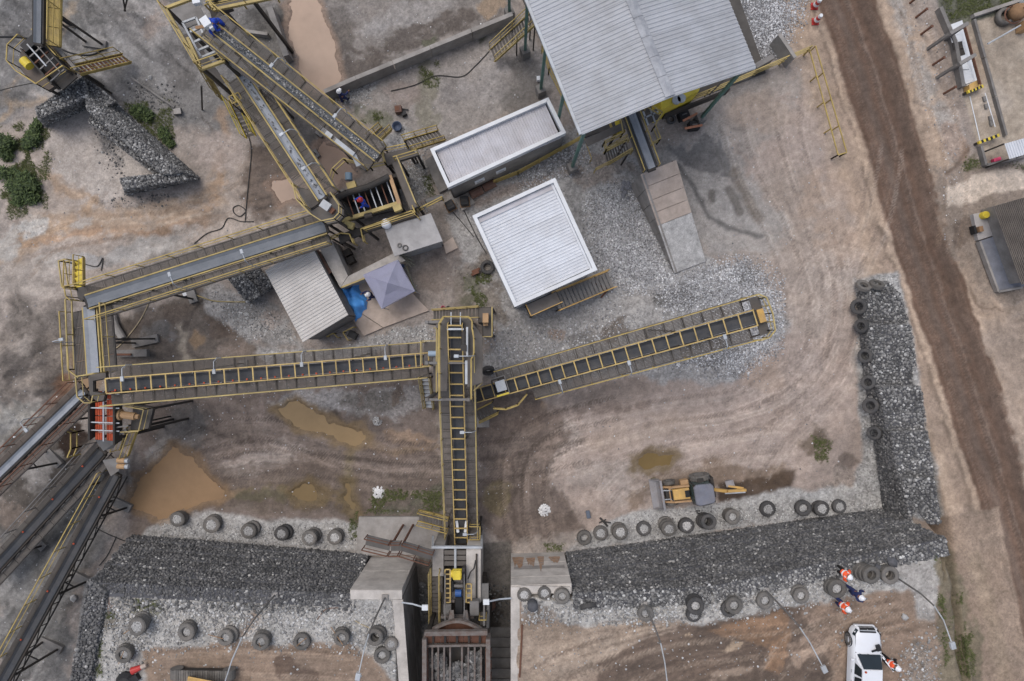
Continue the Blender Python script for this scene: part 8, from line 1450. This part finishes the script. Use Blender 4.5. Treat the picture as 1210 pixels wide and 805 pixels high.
# ------------------------------------------------------------------ plants
LEAF = [mat('leaf_dark', (52, 66, 36), .7, var=.3, scale=6), mat('leaf_mid', (78, 92, 50), .7, var=.3, scale=6)]
def bush(label, x, y, blobs, n=900, z0=None):
    c = G(x, y); r = thing('bush', label, 'bush', c); rr = random.Random(int(x * 7 + y)); tot = sum(b[3] ** 2 for b in blobs)
    for m in (0, 1):
        mb = MB()
        for bx, by, bz, br in blobs:
            o = c + Vector((bx, by, bz))
            for k in range(int(n * .5 * br * br / tot)):
                d = Vector((rr.gauss(0, 1), rr.gauss(0, 1), rr.gauss(0, 1))).normalized(); q = o + Vector((d.x, d.y, d.z * .7)) * br * (rr.random() ** .55) * rr.choice((.7, .9, 1, 1.1, 1.35))
                if q.z < c.z: q.z = c.z + .03
                a = rr.uniform(0, 6.28); s = rr.uniform(.035, .075); t1 = Vector((math.cos(a), math.sin(a), rr.uniform(-.5, .5))) * s * 1.8; t2 = Vector((-math.sin(a), math.cos(a), rr.uniform(-.5, .5))) * s * .6; mb.quad(q - t1, q + t2, q + t1, q - t2)
        part('foliage', mb, LEAF[m], r)
    mb = MB()
    for bx, by, bz, br in blobs: mb.tube(c - UP * .05, c + Vector((bx, by, bz)), .035, 6, .012)
    part('stem', mb, M['wood'], r)
bush('largest dark green bush at the left edge', 32, 228, [(0, 0, .4, .6), (.5, .35, .35, .5), (-.5, .3, .35, .5), (.1, .8, .35, .45), (-.3, -.5, .3, .4), (.5, -.4, .3, .4)], 3600)
bush('dark bush cut by the left edge beside the spoil heap', 6, 176, [(0, 0, .4, .55), (.4, .3, .4, .45), (-.3, .4, .3, .5), (.3, -.4, .3, .4)], 2600)
bush('small round green bush right of the dark edge bush', 40, 168, [(0, 0, .3, .4), (.3, .2, .25, .3), (-.3, -.2, .2, .3), (.1, .5, .2, .35)], 1600)
bush('small green bush beside the left end of the dark gabion wall', 46, 152, [(0, 0, .25, .3), (.1, .35, .2, .25)], 700); bush('low weedy bush at the left edge below the dark bush', 8, 206, [(0, 0, .2, .45), (.5, .1, .15, .3)], 900)
bush('low green bush above the right arm of the dark gabion wall', 168, 134, [(0, 0, .2, .4), (.45, -.2, .2, .35), (-.3, .1, .15, .3)], 1400); bush('green bush in the corner behind the dark gabion wall', 194, 157, [(0, 0, .2, .3), (.25, -.35, .2, .3), (.45, -.7, .15, .25)], 1100)
def grass(polys, n):
    mb = MB(); rr = random.Random(9)
    for pts, z in polys:
        x0, x1 = min(p[0] for p in pts), max(p[0] for p in pts); y0, y1 = min(p[1] for p in pts), max(p[1] for p in pts); A = np.array([[rr.uniform(x0, x1), rr.uniform(y0, y1)] for _ in range(int(n * (x1 - x0) * (y1 - y0)))])
        d = sdpoly(A[:, 0], A[:, 1], pts)
        for (x, y), dd in zip(A, d):
            if dd < 0 or (dd < 6 and rr.random() > dd / 6): continue
            p = G(x, y, z)
            if vnoise(np.array([p.x * 1.6]), np.array([p.y * 1.6]), 5)[0] < .45: continue
            for k in range(4): a = rr.uniform(0, 6.28); l = rr.uniform(.06, .16); t = Vector((math.cos(a), math.sin(a), .9)) * l; s = Vector((-math.sin(a), math.cos(a), 0)) * .012; mb.quad(p - s, p + s, p + t)
    o = setting('grass', mb, mat('dry_grass', (92, 98, 58), .85, var=.35, scale=4), 'stuff')
grass([([(0, 145), (60, 140), (62, 190), (58, 250), (10, 262), (0, 240)], 0), ([(0, 150), (30, 150), (55, 240), (0, 250)], 0), ([(145, 120), (205, 115), (210, 180), (190, 175), (150, 145)], 0), ([(490, 72), (520, 70), (520, 105), (500, 105)], 0), ([(425, 125), (460, 135), (450, 150), (425, 145)], 0), ([(495, 205), (512, 205), (516, 232), (505, 235)], 0), ([(440, 575), (525, 578), (525, 606), (430, 608)], 0), ([(158, 705), (205, 705), (205, 722), (160, 722)], 5), ([(108, 745), (122, 740), (122, 805), (100, 805)], 5), ([(120, 722), (140, 720), (140, 740), (122, 738)], 5), ([(268, 712), (288, 712), (288, 735), (270, 735)], 5), ([(1080, 655), (1110, 655), (1116, 690), (1095, 690)], 5), ([(1105, 690), (1125, 680), (1140, 760), (1115, 790)], 4), ([(1120, 770), (1150, 740), (1155, 800), (1125, 805)], 3), ([(1110, -10), (1215, -10), (1215, 2), (1120, 28)], 0), ([(1138, 185), (1165, 185), (1160, 200), (1135, 205)], 0), ([(1180, 195), (1215, 188), (1215, 205)], 0), ([(755, 568), (775, 560), (775, 585), (758, 590)], 0), ([(545, 325), (580, 318), (590, 360), (560, 370)], 0), ([(510, 58), (525, 54), (520, 62)], 0), ([(955, 510), (985, 520), (980, 548), (955, 545)], 0), ([(640, 640), (670, 640), (665, 655), (645, 652)], 0), ([(410, 605), (425, 600), (425, 635), (412, 640)], 0)], .55)
